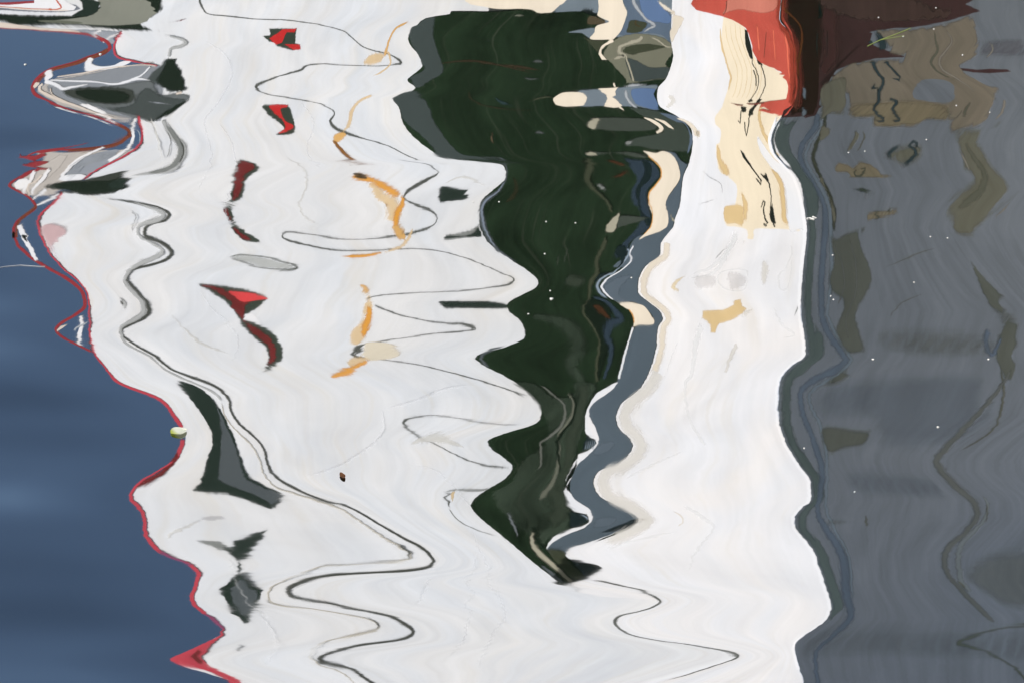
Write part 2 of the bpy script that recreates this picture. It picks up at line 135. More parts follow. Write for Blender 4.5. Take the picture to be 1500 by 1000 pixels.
    -11,-36,-17,-12,-9,-6,0,6,17,3,22,12,7,4,0,1,4,22,2,-2,-5,-18,-8,-6,-4,2,8,47,14,10,6,26,1,-3,-2,-19,11,1,-3,5,8,31,4,2,4,4,5,7,18,28,7,18,4,3,1,1,-2,-3,-3,-1,-1,-5,
    -7,-4,7,0,-2,-1,-4,-3,-9,0,3,14,10,19,20,11,15,24,3,1,5,11,-573,32,28,10,-7,-7,-1,18,94,32,0,-38,-6,8,78,19,15,2,-7,-11,-33,-11,-5,-1,3,6,6,-2,4,23,16,8,6,2,-4,0,13,
    4,0,-3,-11,-3,3,5,5,5,24,10,5,6,-29,2,-3,6,25,10,3,0,3,6,26,8,5,6,4,5,6,19,40,10,32,9,8,6,4,-1,-3,-8,-11,-8,-7,-10,-8,5,5,4,1,-5,-1,-5,0,1,4,5,7,19,12,24,40,6,4,4,5,
    2979,20,26,24,19,15,17,23,29,5,2,11,13,10,11,4,1,8,11,12,25,10,11,11,12,13,12,17,20,21,13,7,7,8,23,13,46,14,8,13,30,15,15,15,16,17,65,23,22,75,8,-15,-31,-5,4,36,23,
    40,17,15,38,12,12,25,13,12,12,23,41,9,29,9,9,8,8,8,8,8,13,14,15,15,17,36,17,14,17,37,38,55,18,19,50,26,29,47,19,26,37,9,10,32,16,-1825,17,20,18,14,13,6,10,28,16,14,
    12,-1,1,13,5,12,12,11,13,24,13,12,14,14,13,12,4,7,18,13,7,7,8,21,12,54,29,20,16,32,15,17,16,15,15,52,19,19,68,13,-15,-33,-22,14,37,22,35,14,12,37,12,12,25,12,12,12,
    23,44,10,29,10,9,10,9,9,9,9,13,16,16,17,18,47,27,23,20,39,38,56,18,16,44,18,14,30,17,29,39,10,10,33,16,-3727,-33,-62,255,-12,-196,2959,40,-1,19,51,-52,-3566,-31,-104,
    -82,269,-27,-143,-94,3054,41,2,2,-15,53,-25,-9,-3459,-45,-40,-78,175,-22,-54,-96,3142,6,31,-1,-24,28,15,-16,-3404,-55,-9,-22,-24,-7,123,-44,-7,-13,-1,-15,3202,-5,18,
    11,28,33,-79,5,16,16,36,25,-3432,-10,-12,-9,-7,-12,-4,2,11,40,18,26,9,12,0,-52,-7,-7,-6,-5,-6,2,8,12,28,11,21,6,11,1,3498,11,15,19,20,27,15,17,18,40,22,41,19,70,14,
    -334,12,16,19,20,29,16,16,16,35,19,36,17,65,15,-3814,-3,42,72,93,36,34,29,24,15,13,11,9,6,1,-17,1,16,24,24,15,5,3,-2,-6,-9,-12,-16,-18,-60,-13,-14,-19,-83,-162,2029,
    -23,22,58,63,17,12,7,3,-1,-4,-6,-7,-8,-12,-47,-10,-5,1,5,11,14,20,21,19,16,13,11,10,25,3,-2,-10,-62,-116,-3725,41,33,20,13,1,-6,-6,-31,-50,-17,2266,20,24,21,20,16,16,
    6,-45,-43,-23,-3667,20,3,-2,-12,-12,-1,2409,4,19,20,15,-25,-18,-3494,49,64,9,-12,-27,-57,16,-16,3309,-15,32,20,19,17,3,-19,-21,-3473,34,12,33,14,-4,-22,-28,-27,25,31,
    14,33,3,-17,-25,-32,-29,3223,52,15,36,18,19,18,16,11,-171,48,16,36,17,17,18,15,10,-3410,35,28,10,11,8,0,-16,-21,-23,-20,20,39,33,9,5,-4,-10,-19,-22,-26,-22,3197,49,
    46,15,15,15,13,18,18,15,10,-201,50,48,15,14,13,11,16,16,14,9,-3387,10,23,-4,-11,2,-3,-12,-21,-48,79,11,25,-7,-11,-3,-4,-10,-18,-46,3249,24,45,9,6,14,16,19,20,28,-175,
    25,48,10,4,9,11,18,19,29,-3563,36,55,62,49,29,13,0,-8,-3,-2,0,3,3,4,4,6,9,28,44,-218,41,47,39,21,7,-2,-2,-3,-1,1,1,1,3,4,8,10,12,24,34,2875,22,31,33,29,23,18,12,23,
    11,13,13,15,16,15,15,15,15,33,55,-360,22,26,26,21,18,14,14,25,13,12,13,13,14,14,15,15,15,30,50,-3209,-19,-32,-57,-138,-60,-31,-16,-1,9,19,48,69,136,54,37,23,13,1,-8,
    -29,-17,-36,-60,-117,-47,-29,-22,0,14,34,70,81,139,33,15,5,-1,0,-2,2630,10,11,7,2,3,9,13,20,22,28,40,44,77,30,24,19,18,14,58,-440,10,10,6,3,3,8,14,26,28,37,47,49,76,
    25,18,16,14,14,61,-3391,-40,-15,4,24,55,134,38,20,5,-2,-5,0,-193,-52,-16,4,25,58,155,40,13,-1,-6,-8,-3,2667,32,12,24,34,45,83,25,20,13,10,8,7,-312,33,12,24,35,46,94,
    27,18,12,8,7,5,-3248,-31,-25,-61,-33,-46,199,-38,-31,-60,-29,-40,3367,19,12,22,12,20,-68,17,10,20,11,17,-3162,-66,-31,-56,-55,-58,256,-70,-29,-50,-51,-52,3395,21,9,
    20,24,30,-90,23,10,20,22,27,-3486,16,5,0,-9,-14,-26,-26,-27,-44,153,31,12,10,6,-6,-21,-31,-28,-46,2581,14,6,5,4,3,2,3,1,0,-57,12,6,6,8,10,8,5,5,4,-3389,18,18,11,32,
    20,-12,-21,-5,9,3,4,9,-2,-6,-11,-47,18,20,12,32,-15,-13,-4,12,11,5,3,7,2,-2,-8,3731,17,23,24,50,-30,-8,-5,36,31,18,19,57,20,19,27,-315,16,22,19,42,48,-16,-8,-18,29,
    18,19,58,22,20,28,-3231,11,19,23,23,20,47,21,-13,-26,-31,-31,-23,-20,-15,-7,3244,-7,-6,-5,-2,2,21,27,8,7,6,3,-1,-9,-15,-17,-3621,38,13,12,25,11,10,28,66,-215,43,16,
    14,26,10,7,26,71,2414,8,4,7,17,4,-2,-21,-47,-7,13,6,9,19,5,0,-17,-34,-3604,83,112,41,54,17,16,16,14,39,12,13,13,41,-478,84,114,41,54,15,15,15,14,38,13,14,15,45,2384,
    -16,-13,0,10,1,-3,-8,-13,-41,-8,-5,-2,0,86,-17,-12,-1,6,0,-4,-8,-12,-41,-8,-4,0,9,-3593,59,37,30,41,16,18,21,47,47,49,75,-449,58,35,29,39,16,19,21,48,49,52,80,2344,
    -32,-22,-26,-45,-13,-11,-11,-17,-11,-5,0,184,-35,-23,-26,-45,-12,-12,-10,-17,-11,-3,3,-3635,-4,4,9,10,37,8,9,32,8,5,4,8,62,-180,-2,3,4,10,46,9,9,39,10,11,4,6,46,2416,
    24,39,16,12,41,7,7,22,11,15,2,1,13,-198,20,23,3,10,41,9,7,29,15,22,3,2,13,-3581,7,5,23,8,20,12,-71,7,4,26,8,21,15,2453,51,10,32,8,19,19,-140,47,8,32,9,20,20,-3667,-7,
    -5,29,-1,12,8,2,2604,7,1,-2,-8,5,2,1,-3450,2,-4,-6,-13,-24,65,13,7,1,-3,-14,2574,18,12,4,4,3,-55,18,13,6,8,8,-3191,0,-5,-5,-33,-48,103,-3,-6,-5,-33,-47,2153,52,32,14,
    40,52,-181,51,33,15,43,57,-3143,-74,-58,-13,-11,-9,-4,0,1,4,170,-76,-59,-13,-11,-8,-5,0,2,4,3000,19,22,7,9,12,16,21,43,29,-174,19,21,7,9,12,16,21,42,29,-3143,-59,-31,
    -36,-9,-8,-6,-3,-1,3,10,143,-59,-31,-36,-9,-8,-6,-3,-1,3,11,3015,20,13,20,7,10,12,16,39,20,28,-181,19,13,20,7,10,12,15,39,20,28,-3149,-41,-33,-12,-19,-13,-10,-2,-1,3,
    8,15,108,-41,-33,-12,-19,-13,-9,-3,-1,4,8,16,3029,17,16,8,15,17,22,15,18,19,19,27,-189,17,15,8,15,17,21,15,18,19,19,27,-3155,-39,-31,-19,-6,-4,-4,-5,0,4,9,20,4,74,
    -39,-31,-19,-6,-4,-4,-4,0,5,9,20,4,3043,21,19,18,8,9,9,22,15,17,19,34,10,-198,21,19,18,8,9,9,21,15,18,19,33,10,-3159,-39,-30,-10,-6,-3,-1,4,6,21,8,9,44,-39,-30,-10,
    -6,-3,-1,5,6,22,8,9,3057,24,22,10,9,10,19,23,15,36,17,23,-205,24,21,11,9,9,20,23,14,36,17,24,-3164,-54,-14,-9,-4,2,6,21,21,24,10,-54,-14,-9,-4,2,7,22,21,24,3070,40,
    12,11,13,12,13,29,32,55,-213,39,12,11,12,12,13,29,32,56,-3168,-54,-13,-8,1,10,49,10,28,3,-23,-55,-13,-7,2,9,51,9,28,3,3084,43,13,13,14,14,45,14,60,10,-223,43,13,12,
    14,13,46,14,60,10,-3171,84,107,36,27,9,-12,-29,-52,-65,-49,-26,88,122,44,28,5,-14,-38,-60,-70,-53,4455,58,71,28,28,26,26,27,26,20,12,-323,58,76,32,30,26,25,25,25,19,
    12,-2960,-3,-3,-17,-11,14,1,35,11,-1,-19,-13,14,-1,4520,44,13,15,17,33,26,-140,50,16,15,13,29,25,-3191,24,14,6,4,-60,5,-5,23,23,4670,-19,-22,-22,-18,70,-26,-33,-14,
    -6,-3159,-25,-37,-9,-16,-12,-18,-26,-181,-34,-10,-7,4,9,6,9,78,12,14,66,10,15,15,110,54,58,58,47,27,10,5,7,15,22,12,16,33,17,-11,-29,-38,-74,-25,-20,-17,-15,-14,-13,
    -37,-12,-13,-12,-11,2288,7,18,8,17,10,10,10,58,14,8,18,20,19,8,8,54,6,6,20,5,12,7,30,12,9,4,-5,-15,-23,-27,-27,-31,-35,-18,-16,-28,-22,-18,-15,-12,-14,0,9,11,6,-2,
    -16,-80,-17,-9,-1,3,-3128,-12,-8,-8,-11,-10,-5,-10,-17,-22,-25,-76,-70,-7,7,21,91,141,76,27,33,36,25,14,18,14,59,4,-26,-49,-52,-36,-26,-22,-41,-18,2349,6,13,18,40,61,
    20,16,12,9,7,14,8,4,5,6,22,38,27,5,1,-6,-15,-22,-49,-27,-86,-20,-14,-12,-7,-3,-5,-13,-36,-13,-3527,11,36,44,48,53,25,48,22,21,16,19,10,7,3,0,-4,-10,-13,-18,-23,-47,
    -24,-45,-41,-18,-34,-37,-17,-7,-18,-9,2455,-10,-18,-17,-15,-12,-5,-5,0,1,3,11,17,21,19,22,22,19,12,11,9,13,3,2,-2,-4,-11,-17,-9,-6,-22,-16,-3475,4,9,11,30,43,72,32,
    13,23,15,13,11,7,1,-8,-15,-15,-19,-22,-43,-18,-33,-41,-24,-18,-19,-8,2457,-9,-8,-8,-14,-12,-11,0,2,8,7,8,11,13,22,26,21,10,8,7,7,1,-4,-12,-9,-12,-25,-14,-3126,139,
    -23,26,32,-1,1,49,2,43,-10,-83,-23,-19,-15,-94,-57,0,13,15,1,2068,6,38,47,13,28,28,39,49,16,39,8,5,5,7,-80,-29,-78,-36,-35,-35,-3101,108,-7,-10,19,34,4,43,12,25,-46,
    -50,-52,-68,-21,-3,7,2069,7,25,23,29,30,39,44,63,21,31,-8,-3,-57,-36,-64,-117,-2793,-122,-29,-76,233,-90,-16,-123,2436,77,71,92,-233,98,82,71,-2961,46,-54,46,2401,
    -11,-6,-12,-3121,70,119,-190,69,116,2489,13,11,-31,9,14,-3274,10,56,79,36,61,14,9,5,3,3,6,17,11,14,34,71,31,60,20,10,29,21,-2,-8,-11,-25,-15,-17,-22,-31,-105,-66,-25,
    -65,-25,-97,-20,-39,-17,-10,3351,-7,-26,-40,-13,-15,-6,-8,-8,-19,-8,-10,-20,-6,0,16,49,12,16,16,14,9,12,9,11,12,23,10,8,8,6,14,4,-3,-18,-5,-7,-3,-9,-5,-6,-3204,12,21,
    25,53,53,102,41,15,8,-2,-11,-20,-29,48,27,20,18,32,14,18,26,33,26,0,-5,-8,-27,-12,-20,-30,-74,-82,-36,-30,-110,-54,-12,-9,-18,3323,-8,-9,-9,-15,-8,-10,-2,-3,-6,-14,
    -20,-21,-27,33,24,15,5,-4,2,12,31,10,10,8,10,10,29,9,8,7,10,8,0,-3,-28,-9,-3,-5,-17,-2854,-39,-43,68,25,66,32,19,54,-42,-67,-34,-36,3,-2,3258,-50,-37,45,21,9,24,24,
    17,19,24,-29,-28,-13,-13,-3581,-16,-28,-74,-24,-10,-7,-2,13,32,60,74,36,34,33,34,112,85,85,-433,-18,-28,-72,-16,-7,-4,0,12,26,36,60,32,34,34,36,122,93,91,1736,10,11,
    22,14,23,23,23,29,42,51,47,17,14,11,10,31,20,15,-407,9,11,22,17,22,22,20,24,36,35,39,17,15,14,12,39,26,21,-3190,-6,-15,-37,-114,-26,-23,-11,9,16,41,38,47,49,50,36,21,
    6,-10,-3,-4,-13,-3,1,6,10,26,21,-83,-5,-10,-33,-114,-29,-26,-11,9,25,58,48,49,48,34,19,6,-2,-8,-4,-3,-13,0,3,7,11,23,21,2631,12,16,12,21,9,11,17,24,27,37,29,31,32,30,
    27,22,20,53,17,16,43,13,14,14,15,31,32,-628,13,18,14,23,10,13,18,26,34,46,33,32,30,26,21,19,18,53,16,16,41,14,13,14,14,30,32,-3139,-76,-33,-28,-24,-23,-19,-14,-8,-4,
    -1,2,11,21,28,43,18,11,20,3,0,2,12,7,8,11,10,9,27,7,4,-1,-5,-7,-27,-11,-30,-10,10,29,55,78,106,116,59,-33,-69,-78,-124,-39,-24,-17,-14,-3,2,5,9,-80,-29,-28,-25,-20,
    -15,-9,-6,-3,0,6,13,17,23,38,19,12,20,4,-1,0,12,9,7,11,13,10,35,8,5,3,-2,-7,-29,-15,-32,-10,9,28,54,79,105,118,62,-31,-65,-72,-117,-40,-28,-19,-16,-5,1,7,3391,33,16,
    16,15,15,15,17,18,17,18,24,24,26,29,42,22,20,65,23,49,26,49,47,22,21,19,17,41,12,12,12,11,10,22,15,39,26,33,40,49,58,67,70,63,50,37,25,34,13,13,14,19,18,17,25,-1541,
    34,17,17,16,15,17,17,18,17,16,23,22,21,24,37,20,20,64,24,49,25,48,47,22,21,20,17,42,12,13,13,11,11,23,16,41,26,33,40,48,58,68,70,62,49,37,25,33,12,13,13,17,17,15,24,
    -3245,14,19,6,1,3,7,8,7,8,6,2,-2,-4,8,20,30,27,18,8,-8,-26,-39,-38,-28,-20,-15,-10,-4,3726,42,49,25,57,30,28,42,15,6,-4,-13,-50,-31,-28,-30,-31,-32,-30,-25,-21,-19,
    -17,-12,-7,2,8,13,16,-3142,-1,1,1,-2,-9,-2,-9,0,16,3,5,12,7,7,8,7,6,4,4,11,4,5,9,7,13,-85,5,2,4,3,2,2,9,2,7,4,5,11,3,1,3,6,7,6,4,7,4,9,15,8,1,4939,59,26,25,20,38,9,
    23,7,24,6,5,12,6,8,9,9,9,10,10,24,14,45,46,27,37,-515,56,25,23,19,35,9,25,8,26,5,6,11,6,6,8,9,10,11,10,26,16,44,45,26,40,-3041,1,5,13,6,10,23,3,3,-21,2,5,15,5,9,27,4,
    8,5538,16,23,55,24,54,164,23,16,-363,16,23,59,28,58,172,23,17,-3006,0,1,4,20,3,4,10,6,5,3,4,5,4,2,-1,-6,-32,3,6,8,28,9,14,25,8,4,3,3,-5,-8,-10,-9,-16,5690,39,27,29,
    96,22,21,42,22,22,20,36,18,16,15,13,19,-436,41,29,31,102,26,26,50,24,22,21,37,14,13,11,10,12,-2982,-19,-4,1,19,9,31,10,3,2,12,-4,3,21,7,5,5,4,2,7,4,5,6,13,2,8,1,1,4,
    -139,-19,0,5,31,10,23,2,4,3,10,3,2,17,5,5,4,3,3,10,4,5,6,12,5,11,3,6,2,5819,82,25,24,95,25,51,26,46,21,73,24,14,38,13,13,15,16,18,87,27,28,27,47,20,46,12,26,25,-948,
    81,26,25,100,24,48,23,44,19,55,15,9,36,14,16,18,20,20,95,27,26,24,37,17,42,13,27,29,-2822,16,9,2,1,3,4,4,6,4,11,-33,12,9,10,2,1,1,-1,3,4,9,6769,16,13,14,4,5,5,6,22,
    12,20,-135,19,14,17,4,5,5,6,19,12,16,-2774,0,2,4,7,10,6,4,8,3,5,22,11,7,4,1,1,5,-77,-1,3,4,5,20,9,6,9,7,9,19,7,5,6,5,-2,-2,6840,7,11,12,14,23,14,16,56,21,23,77,54,23,
    21,29,26,18,-458,6,9,12,15,38,20,19,56,24,25,61,38,19,20,28,28,19,-2678,2,5,16,11,9,11,-28,2,3,15,7,4,6,7270,23,16,47,38,17,12,-168,20,15,45,39,17,11,-2621,-4,-4,5,
    16,3,-1,2,10,2,-1,-3,-21,-3,7,12,15,30,16,70,11,2,-4,-6,-20,-53,-13,-23,3,27,38,28,20,16,33,11,12,8,32,7,9,-2,-7,-10,-19,-127,-28,-20,-15,-43,-14,-5,7398,8,18,26,50,
    17,45,15,55,26,52,14,40,11,11,10,9,14,4,7,4,6,6,8,18,36,13,50,8,-4,-12,-18,-27,-14,-26,-11,-20,-8,-21,-7,-14,-11,-12,-14,-20,-107,-27,-23,-22,-93,-34,-26,-2544,2,16,
    25,27,28,23,11,5,9,13,17,12,4,-19,-35,-109,7651,9,21,26,22,19,18,14,10,9,3,-4,-10,-18,-22,-22,-61,-3296,69,19,16,30,32,7,1,0,1,-6,-15,-11,7,17,13,15,7,-198,71,20,18,
    27,26,38,33,8,-1,-14,-21,-16,-5,4,11,13,6,1756,23,7,8,18,22,6,7,24,22,9,5,8,24,35,35,32,20,-311,14,6,5,14,18,40,47,31,22,7,0,2,8,21,30,31,19,-2923,6,-1,-11,-22,-3,0,
    2,7,9,15,32,24,10,8,12,9,4,3,6,8,6,5,5,13,4,2,-1,-4,-22,-7,-26,-78,16,14,6,3,0,1,3,4,5,4,14,19,11,8,13,11,6,10,12,8,5,7,10,58,9,-3,-10,-15,-66,-17,-56,2680,13,15,15,
    33,15,16,18,18,17,18,22,9,8,13,21,22,20,14,17,18,16,15,15,38,12,10,11,9,34,7,23,-541,12,16,16,30,13,15,16,16,14,9,13,10,21,26,30,29,28,24,22,21,19,17,16,49,13,9,6,6,
    18,3,10,-2897,-7,0,0,4,5,4,8,14,15,11,12,16,7,6,2,2,0,6,3,3,0,-1,-5,-77,8,3,7,4,4,1,-1,8,12,10,15,24,8,5,5,16,11,19,6,-3,-8,-11,-33,2716,43,20,35,21,17,15,19,20,22,
    22,38,34,15,15,13,22,10,21,9,10,9,9,19,-465,41,19,34,19,17,18,21,23,25,25,46,42,19,17,16,26,13,22,10,7,6,4,9,-2854,10,23,11,13,23,24,-95,13,23,10,15,22,19,2842,33,45,
    24,46,42,49,-242,31,49,25,49,43,48,-2877,119,13,43,37,6,3,0,0,3,5,-1,2,10,5,-1,-4,-13,-4,-1,7,16,17,2,-14,-1,9,12,22,21,6,4,2,1,-2,-1,5,12,10,5,-2,-4,-26,-8,-37,-8,0,
    11,22,26,32,49,7,7,12,2,1,5,22,7,5,8,4,0,-11,-3,-1,4,6,5,14,9,21,9,33,5,11,22,8,5,2,-3,-11,-14,1,6,9,10,25,25,7,7,4,1,0,-3,-5,-6,-1,7,8,6,4,4,11,0,4,14,6,8,20,7,5,8,
    14,11,15,10,7,9,10,8,3,1,2,3,9,-1,-4,-8,-1,1,4,5,6,8,10,66,17,12,9,7,29,5,12,11,3,-1,-5,0,9,-1,-4,-2,5,10,2,-2,5,30,3,-3,0,-4,5,-8,-4,-18,-43,-15,-27,-14,-16,-12,-35,
    -16,-16,-13,-4,10,21,60,28,26,23,22,48,18,14,20,34,11,16,12,14,14,34,17,36,14,15,5,3,-7,-12,-17,-54,-11,-4,-3,-4,-16,-10,-10,-2,6,7,9,4,-1,-6,-5,-4,-7,-7,-9,-24,-10,
    -29,-9,-7,-2,7,12,17,20,25,74,21,20,13,10,8,-1,-1,2,7,11,42,9,5,1,-1,-4,-23,-5,-4,-3,-9,2,8,13,17,88,-1534,127,16,58,38,5,1,-12,-3,0,7,-1,8,12,12,2,-5,-16,-6,1,10,10,
    7,-2,-10,0,4,10,27,30,7,5,5,2,-2,-11,4,17,11,4,-1,-2,-12,-4,-26,-6,2,12,15,12,17,35,12,10,17,4,7,2,20,8,9,11,2,1,-4,0,3,5,6,2,-2,1,8,11,34,7,17,22,7,5,3,-2,-6,-10,0,
    4,7,8,28,30,7,8,4,-2,-3,-3,-5,-6,-7,1,8,7,9,3,12,6,3,13,6,4,17,7,6,6,15,10,14,11,6,7,10,10,9,8,2,4,13,3,-3,-14,-6,-4,0,3,5,8,12,80,19,15,10,9,35,8,14,13,5,4,0,2,21,1,
    -5,-10,-5,2,-3,-9,-3,54,23,26,19,26,16,12,-7,-25,-60,-27,-43,-18,-10,-9,-26,-12,-9,-5,4,14,18,44,18,16,14,12,10,4,7,3,11,9,12,8,12,15,36,19,43,21,18,14,7,0,-5,-9,-43,
    -10,-5,-7,-7,-26,-12,-11,-9,-5,3,7,3,-13,1,-3,-6,-7,-7,-4,-17,-3,-12,-3,-3,1,9,16,23,25,26,54,11,6,2,-1,0,-1,4,9,7,11,41,9,7,4,1,-2,-25,-9,-7,-4,-5,-3,1,7,14,88,3422,
    16,3,11,6,1,3,15,10,9,13,8,14,22,20,7,6,12,6,7,13,16,19,18,44,22,15,7,12,16,6,8,10,12,11,10,15,22,23,21,11,11,41,8,22,8,12,16,19,19,36,37,15,26,34,12,40,16,46,22,25,
    29,18,18,38,13,14,14,14,15,46,18,25,20,63,14,55,41,14,15,17,19,40,35,14,13,11,10,30,24,8,18,20,23,12,13,14,14,15,16,16,18,116,18,36,35,17,36,19,20,42,22,23,46,50,54,
    54,48,23,22,21,19,16,25,12,11,37,12,11,19,8,8,7,7,7,7,6,22,8,10,11,12,62,19,59,37,17,16,43,13,36,11,10,11,12,23,11,8,15,32,15,8,8,8,9,15,8,6,11,6,11,5,3,4,14,4,4,5,8,
    10,13,29,15,15,14,14,33,16,17,20,35,28,18,6,4,3,6,4,11,5,6,5,6,5,6,5,15,5,5,11,6,19,12,14,15,16,15,19,15,20,18,11,12,11,8,7,14,8,23,8,9,10,12,13,15,15,16,44,14,14,13,
    13,18,29,19,12,3,2,2,2,3,4,4,5,24,11,11,12,34,24,14,15,19,99,-4649,14,2,11,6,2,3,13,9,8,12,22,24,26,22,9,6,9,5,6,14,14,15,16,34,9,6,8,13,17,7,7,10,11,15,21,27,30,28,
    24,14,11,41,9,25,8,9,14,14,15,24,27,14,24,31,12,39,16,45,24,50,41,18,19,38,13,13,13,15,14,41,9,13,14,62,14,54,39,14,16,18,19,41,34,14,13,11,10,27,21,8,19,21,23,13,15,
    15,15,16,17,18,22,113,18,35,34,17,35,19,19,43,22,23,48,55,54,49,45,22,21,20,18,15,26,11,12,38,13,12,20,9,7,8,6,7,7,6,24,9,11,11,12,60,19,61,37,18,17,44,13,38,11,10,9,
    11,24,12,11,19,49,21,15,12,12,11,18,7,4,7,4,7,4,4,5,16,5,6,6,9,10,12,28,15,14,14,14,27,13,12,6,15,15,18,7,6,5,8,5,12,6,6,6,6,7,5,6,16,4,5,9,7,16,11,12,13,13,14,20,21,
    44,32,12,11,10,8,8,14,8,24,9,9,10,12,13,16,16,16,43,14,12,12,10,3,9,12,12,3,3,5,3,4,4,5,6,23,10,11,11,33,23,13,15,19,100,-2687,-14,-22,-4,2,6,25,6,0,1,-1,-3,-18,-6,1,
    13,29,14,-3,3,6,8,22,8,15,2,0,-2,-3,-1,-4,-4,-17,-11,-11,-7,0,4,8,12,17,50,22,12,27,-6,3,4,1,3,15,9,7,5,2,-1,-3,-5,-6,-2,-7,-4,8,23,81,32,8,-8,-7,-11,-14,-5,2,24,33,
    9,5,0,-4,-8,-14,-15,-8,0,4,23,5,17,7,12,2,-1,-1,4,8,14,-408,1,-10,-6,-3,3,23,5,1,-4,25,2,-12,-6,0,4,7,0,-5,1,5,8,29,10,18,2,-3,-4,9,4,0,-5,-16,-5,-1,3,5,6,7,10,13,36,
    10,10,20,6,5,7,5,4,14,3,4,7,3,1,-1,15,4,2,-1,2,7,12,33,21,9,-4,-4,-6,-6,-4,-1,15,27,9,5,0,-3,-7,-10,-13,-8,-2,4,23,6,18,4,17,4,1,-2,-7,5,14,3438,11,14,7,7,7,19,7,1,7,
    35,10,22,12,14,17,24,24,43,19,14,12,31,18,24,7,4,8,11,15,17,11,26,13,14,13,15,15,15,15,17,37,21,20,39,30,13,13,12,12,37,26,17,18,17,16,13,31,41,17,19,21,22,26,59,31,
    29,27,24,21,16,14,11,42,33,12,14,17,19,22,21,19,18,16,15,38,12,48,22,31,9,9,10,18,21,33,-1869,9,11,5,5,4,10,5,12,31,63,13,19,10,10,10,15,16,32,14,11,11,30,17,21,9,13,
    24,26,23,22,14,27,13,13,14,12,12,11,12,12,30,18,17,28,20,11,11,13,11,36,28,18,21,21,23,24,53,48,18,18,19,18,19,37,23,25,25,22,20,15,13,12,45,32,13,14,18,20,21,21,20,
    17,15,14,39,12,49,22,28,10,9,11,19,23,34,-2259,1,-7,-12,-5,1,8,-6,1,8,14,35,13,19,15,33,15,11,8,4,3,7,18,1,-13,0,6,7,24,16,55,13,5,5,7,6,3,10,5,2,2,8,17,3,-5,-4,-6,
    -8,-19,-12,-14,-70,-69,-85,-17,-16,-14,-10,-3,11,24,43,121,45,32,23,18,15,23,36,8,-4,-14,-15,-23,-23,-12,-2,5,35,13,50,19,3,3,6,30,7,4,-2,0,-19,-8,-74,-15,-14,-29,
    -13,-11,-10,-11,-10,-7,1,8,20,34,42,49,54,141,68,36,14,11,3,0,-5,-5,-21,-4,-4,-9,-5,-33,-5,4,-652,2,-6,-10,-5,1,10,-7,1,5,12,33,13,18,13,33,15,12,8,4,2,6,18,2,-11,0,
    5,9,28,13,52,15,5,4,6,5,2,10,7,2,3,8,13,4,-8,-5,-6,-7,-20,-11,-14,-72,-68,-85,-15,-16,-12,-6,3,16,32,52,121,39,28,21,18,13,21,31,5,-5,-10,-7,-12,-14,-5,0,6,26,9,45,
    19,0,-5,1,22,5,3,-5,-4,-18,-12,-64,-13,-14,-29,-15,-12,-12,-10,-9,-3,2,16,25,35,42,49,51,118,64,38,17,16,4,2,0,-5,-19,-6,-7,-11,-5,-37,-7,4,5299,50,21,20,19,18,40,58,
    20,21,22,46,24,50,26,53,26,24,23,22,45,24,53,27,45,19,15,12,26,28,59,19,11,13,32,56,20,63,71,14,13,42,35,18,13,4,5,5,9,4,5,16,18,27,6,7,8,11,13,18,20,24,50,20,19,17,
    17,16,35,42,20,19,36,16,13,10,5,5,3,6,2,6,4,3,13,11,25,7,7,27,23,29,4,36,7,7,16,8,10,11,10,11,12,13,15,17,19,20,21,21,50,27,22,19,26,8,7,7,8,23,8,9,29,10,43,26,42,
    -2685,50,20,20,18,18,39,57,20,20,21,46,24,51,26,54,27,25,24,22,43,23,53,26,44,18,15,12,27,26,59,20,11,13,32,56,19,62,71,13,13,40,38,25,24,7,5,5,8,4,3,14,18,28,6,7,8,
    11,15,18,22,24,49,20,18,17,17,16,34,39,17,16,31,14,12,10,6,4,4,9,2,6,5,3,12,10,24,7,8,27,32,38,10,39,8,5,12,6,7,9,10,11,12,13,16,17,19,19,20,20,42,24,22,18,25,7,8,7,
    8,23,9,8,30,10,45,27,43,-1935,25,6,3,3,-8,-25,28,7,4,2,-13,6540,22,7,8,53,39,-134,19,6,8,61,43,-1732,-14,-13,-7,-1,-13,-14,74,-12,-12,-8,-6,-18,-16,7264,11,16,18,12,
    24,20,-105,9,15,16,21,30,19,-2727,1,12,6,15,1,3,15,13,-22,4296,16,23,18,53,-117,13,22,27,58,-2751,11,15,-5,12,18,4305,25,26,-55,22,25,-2937,-16,-8,-8,-3,10,50,15,9,5,
    14,-58,-16,-9,-9,-4,9,49,14,9,5,14,2759,31,21,23,19,25,56,23,23,21,31,-273,30,22,23,20,25,56,23,24,21,31,-2854,6,13,56,36,37,20,1,-4,-161,5,11,61,36,36,19,0,-4,3510,
    11,17,63,27,23,24,19,13,-201,11,17,69,26,23,24,19,13,-3088,41,9,14,15,47,21,30,25,29,139,224,97,202,99,95,98,108,123,110,81,52,64,20,37,23,26,43,38,55,21,71,40,37,63,
    2,-3,-17,-56,-83,-70,-39,-94,-364,-56,-28,-49,-21,-18,-19,-4,-15,-17,-24,-85,-25,-51,-26,-114,-28,-18,20,36,41,26,60,77,87,177,128,30,28,27,52,48,22,30,51,18,20,3,-9,
    -15,-7,1,6,11,12,14,17,19,40,21,111,19,54,16,28,12,10,23,23,9,1,-9,-13,-13,-19,-52,-64,-21,8,62,9,2,-3,-17,-9,-5,-8,-2,-1,-1,3,1,3,8,9,10,18,13,43,27,14,46,14,12,18,
    17,15,13,9,5,-1,-4,-7,-9,-27,-33,-18,-41,-22,-23,-51,-28,-28,-59,-61,-32,-63,-31,-31,-62,-30,-30,-56,-126,-43,-39,-31,-31,-13,3,7,12,15,32,42,46,47,53,31,36,42,47,51,
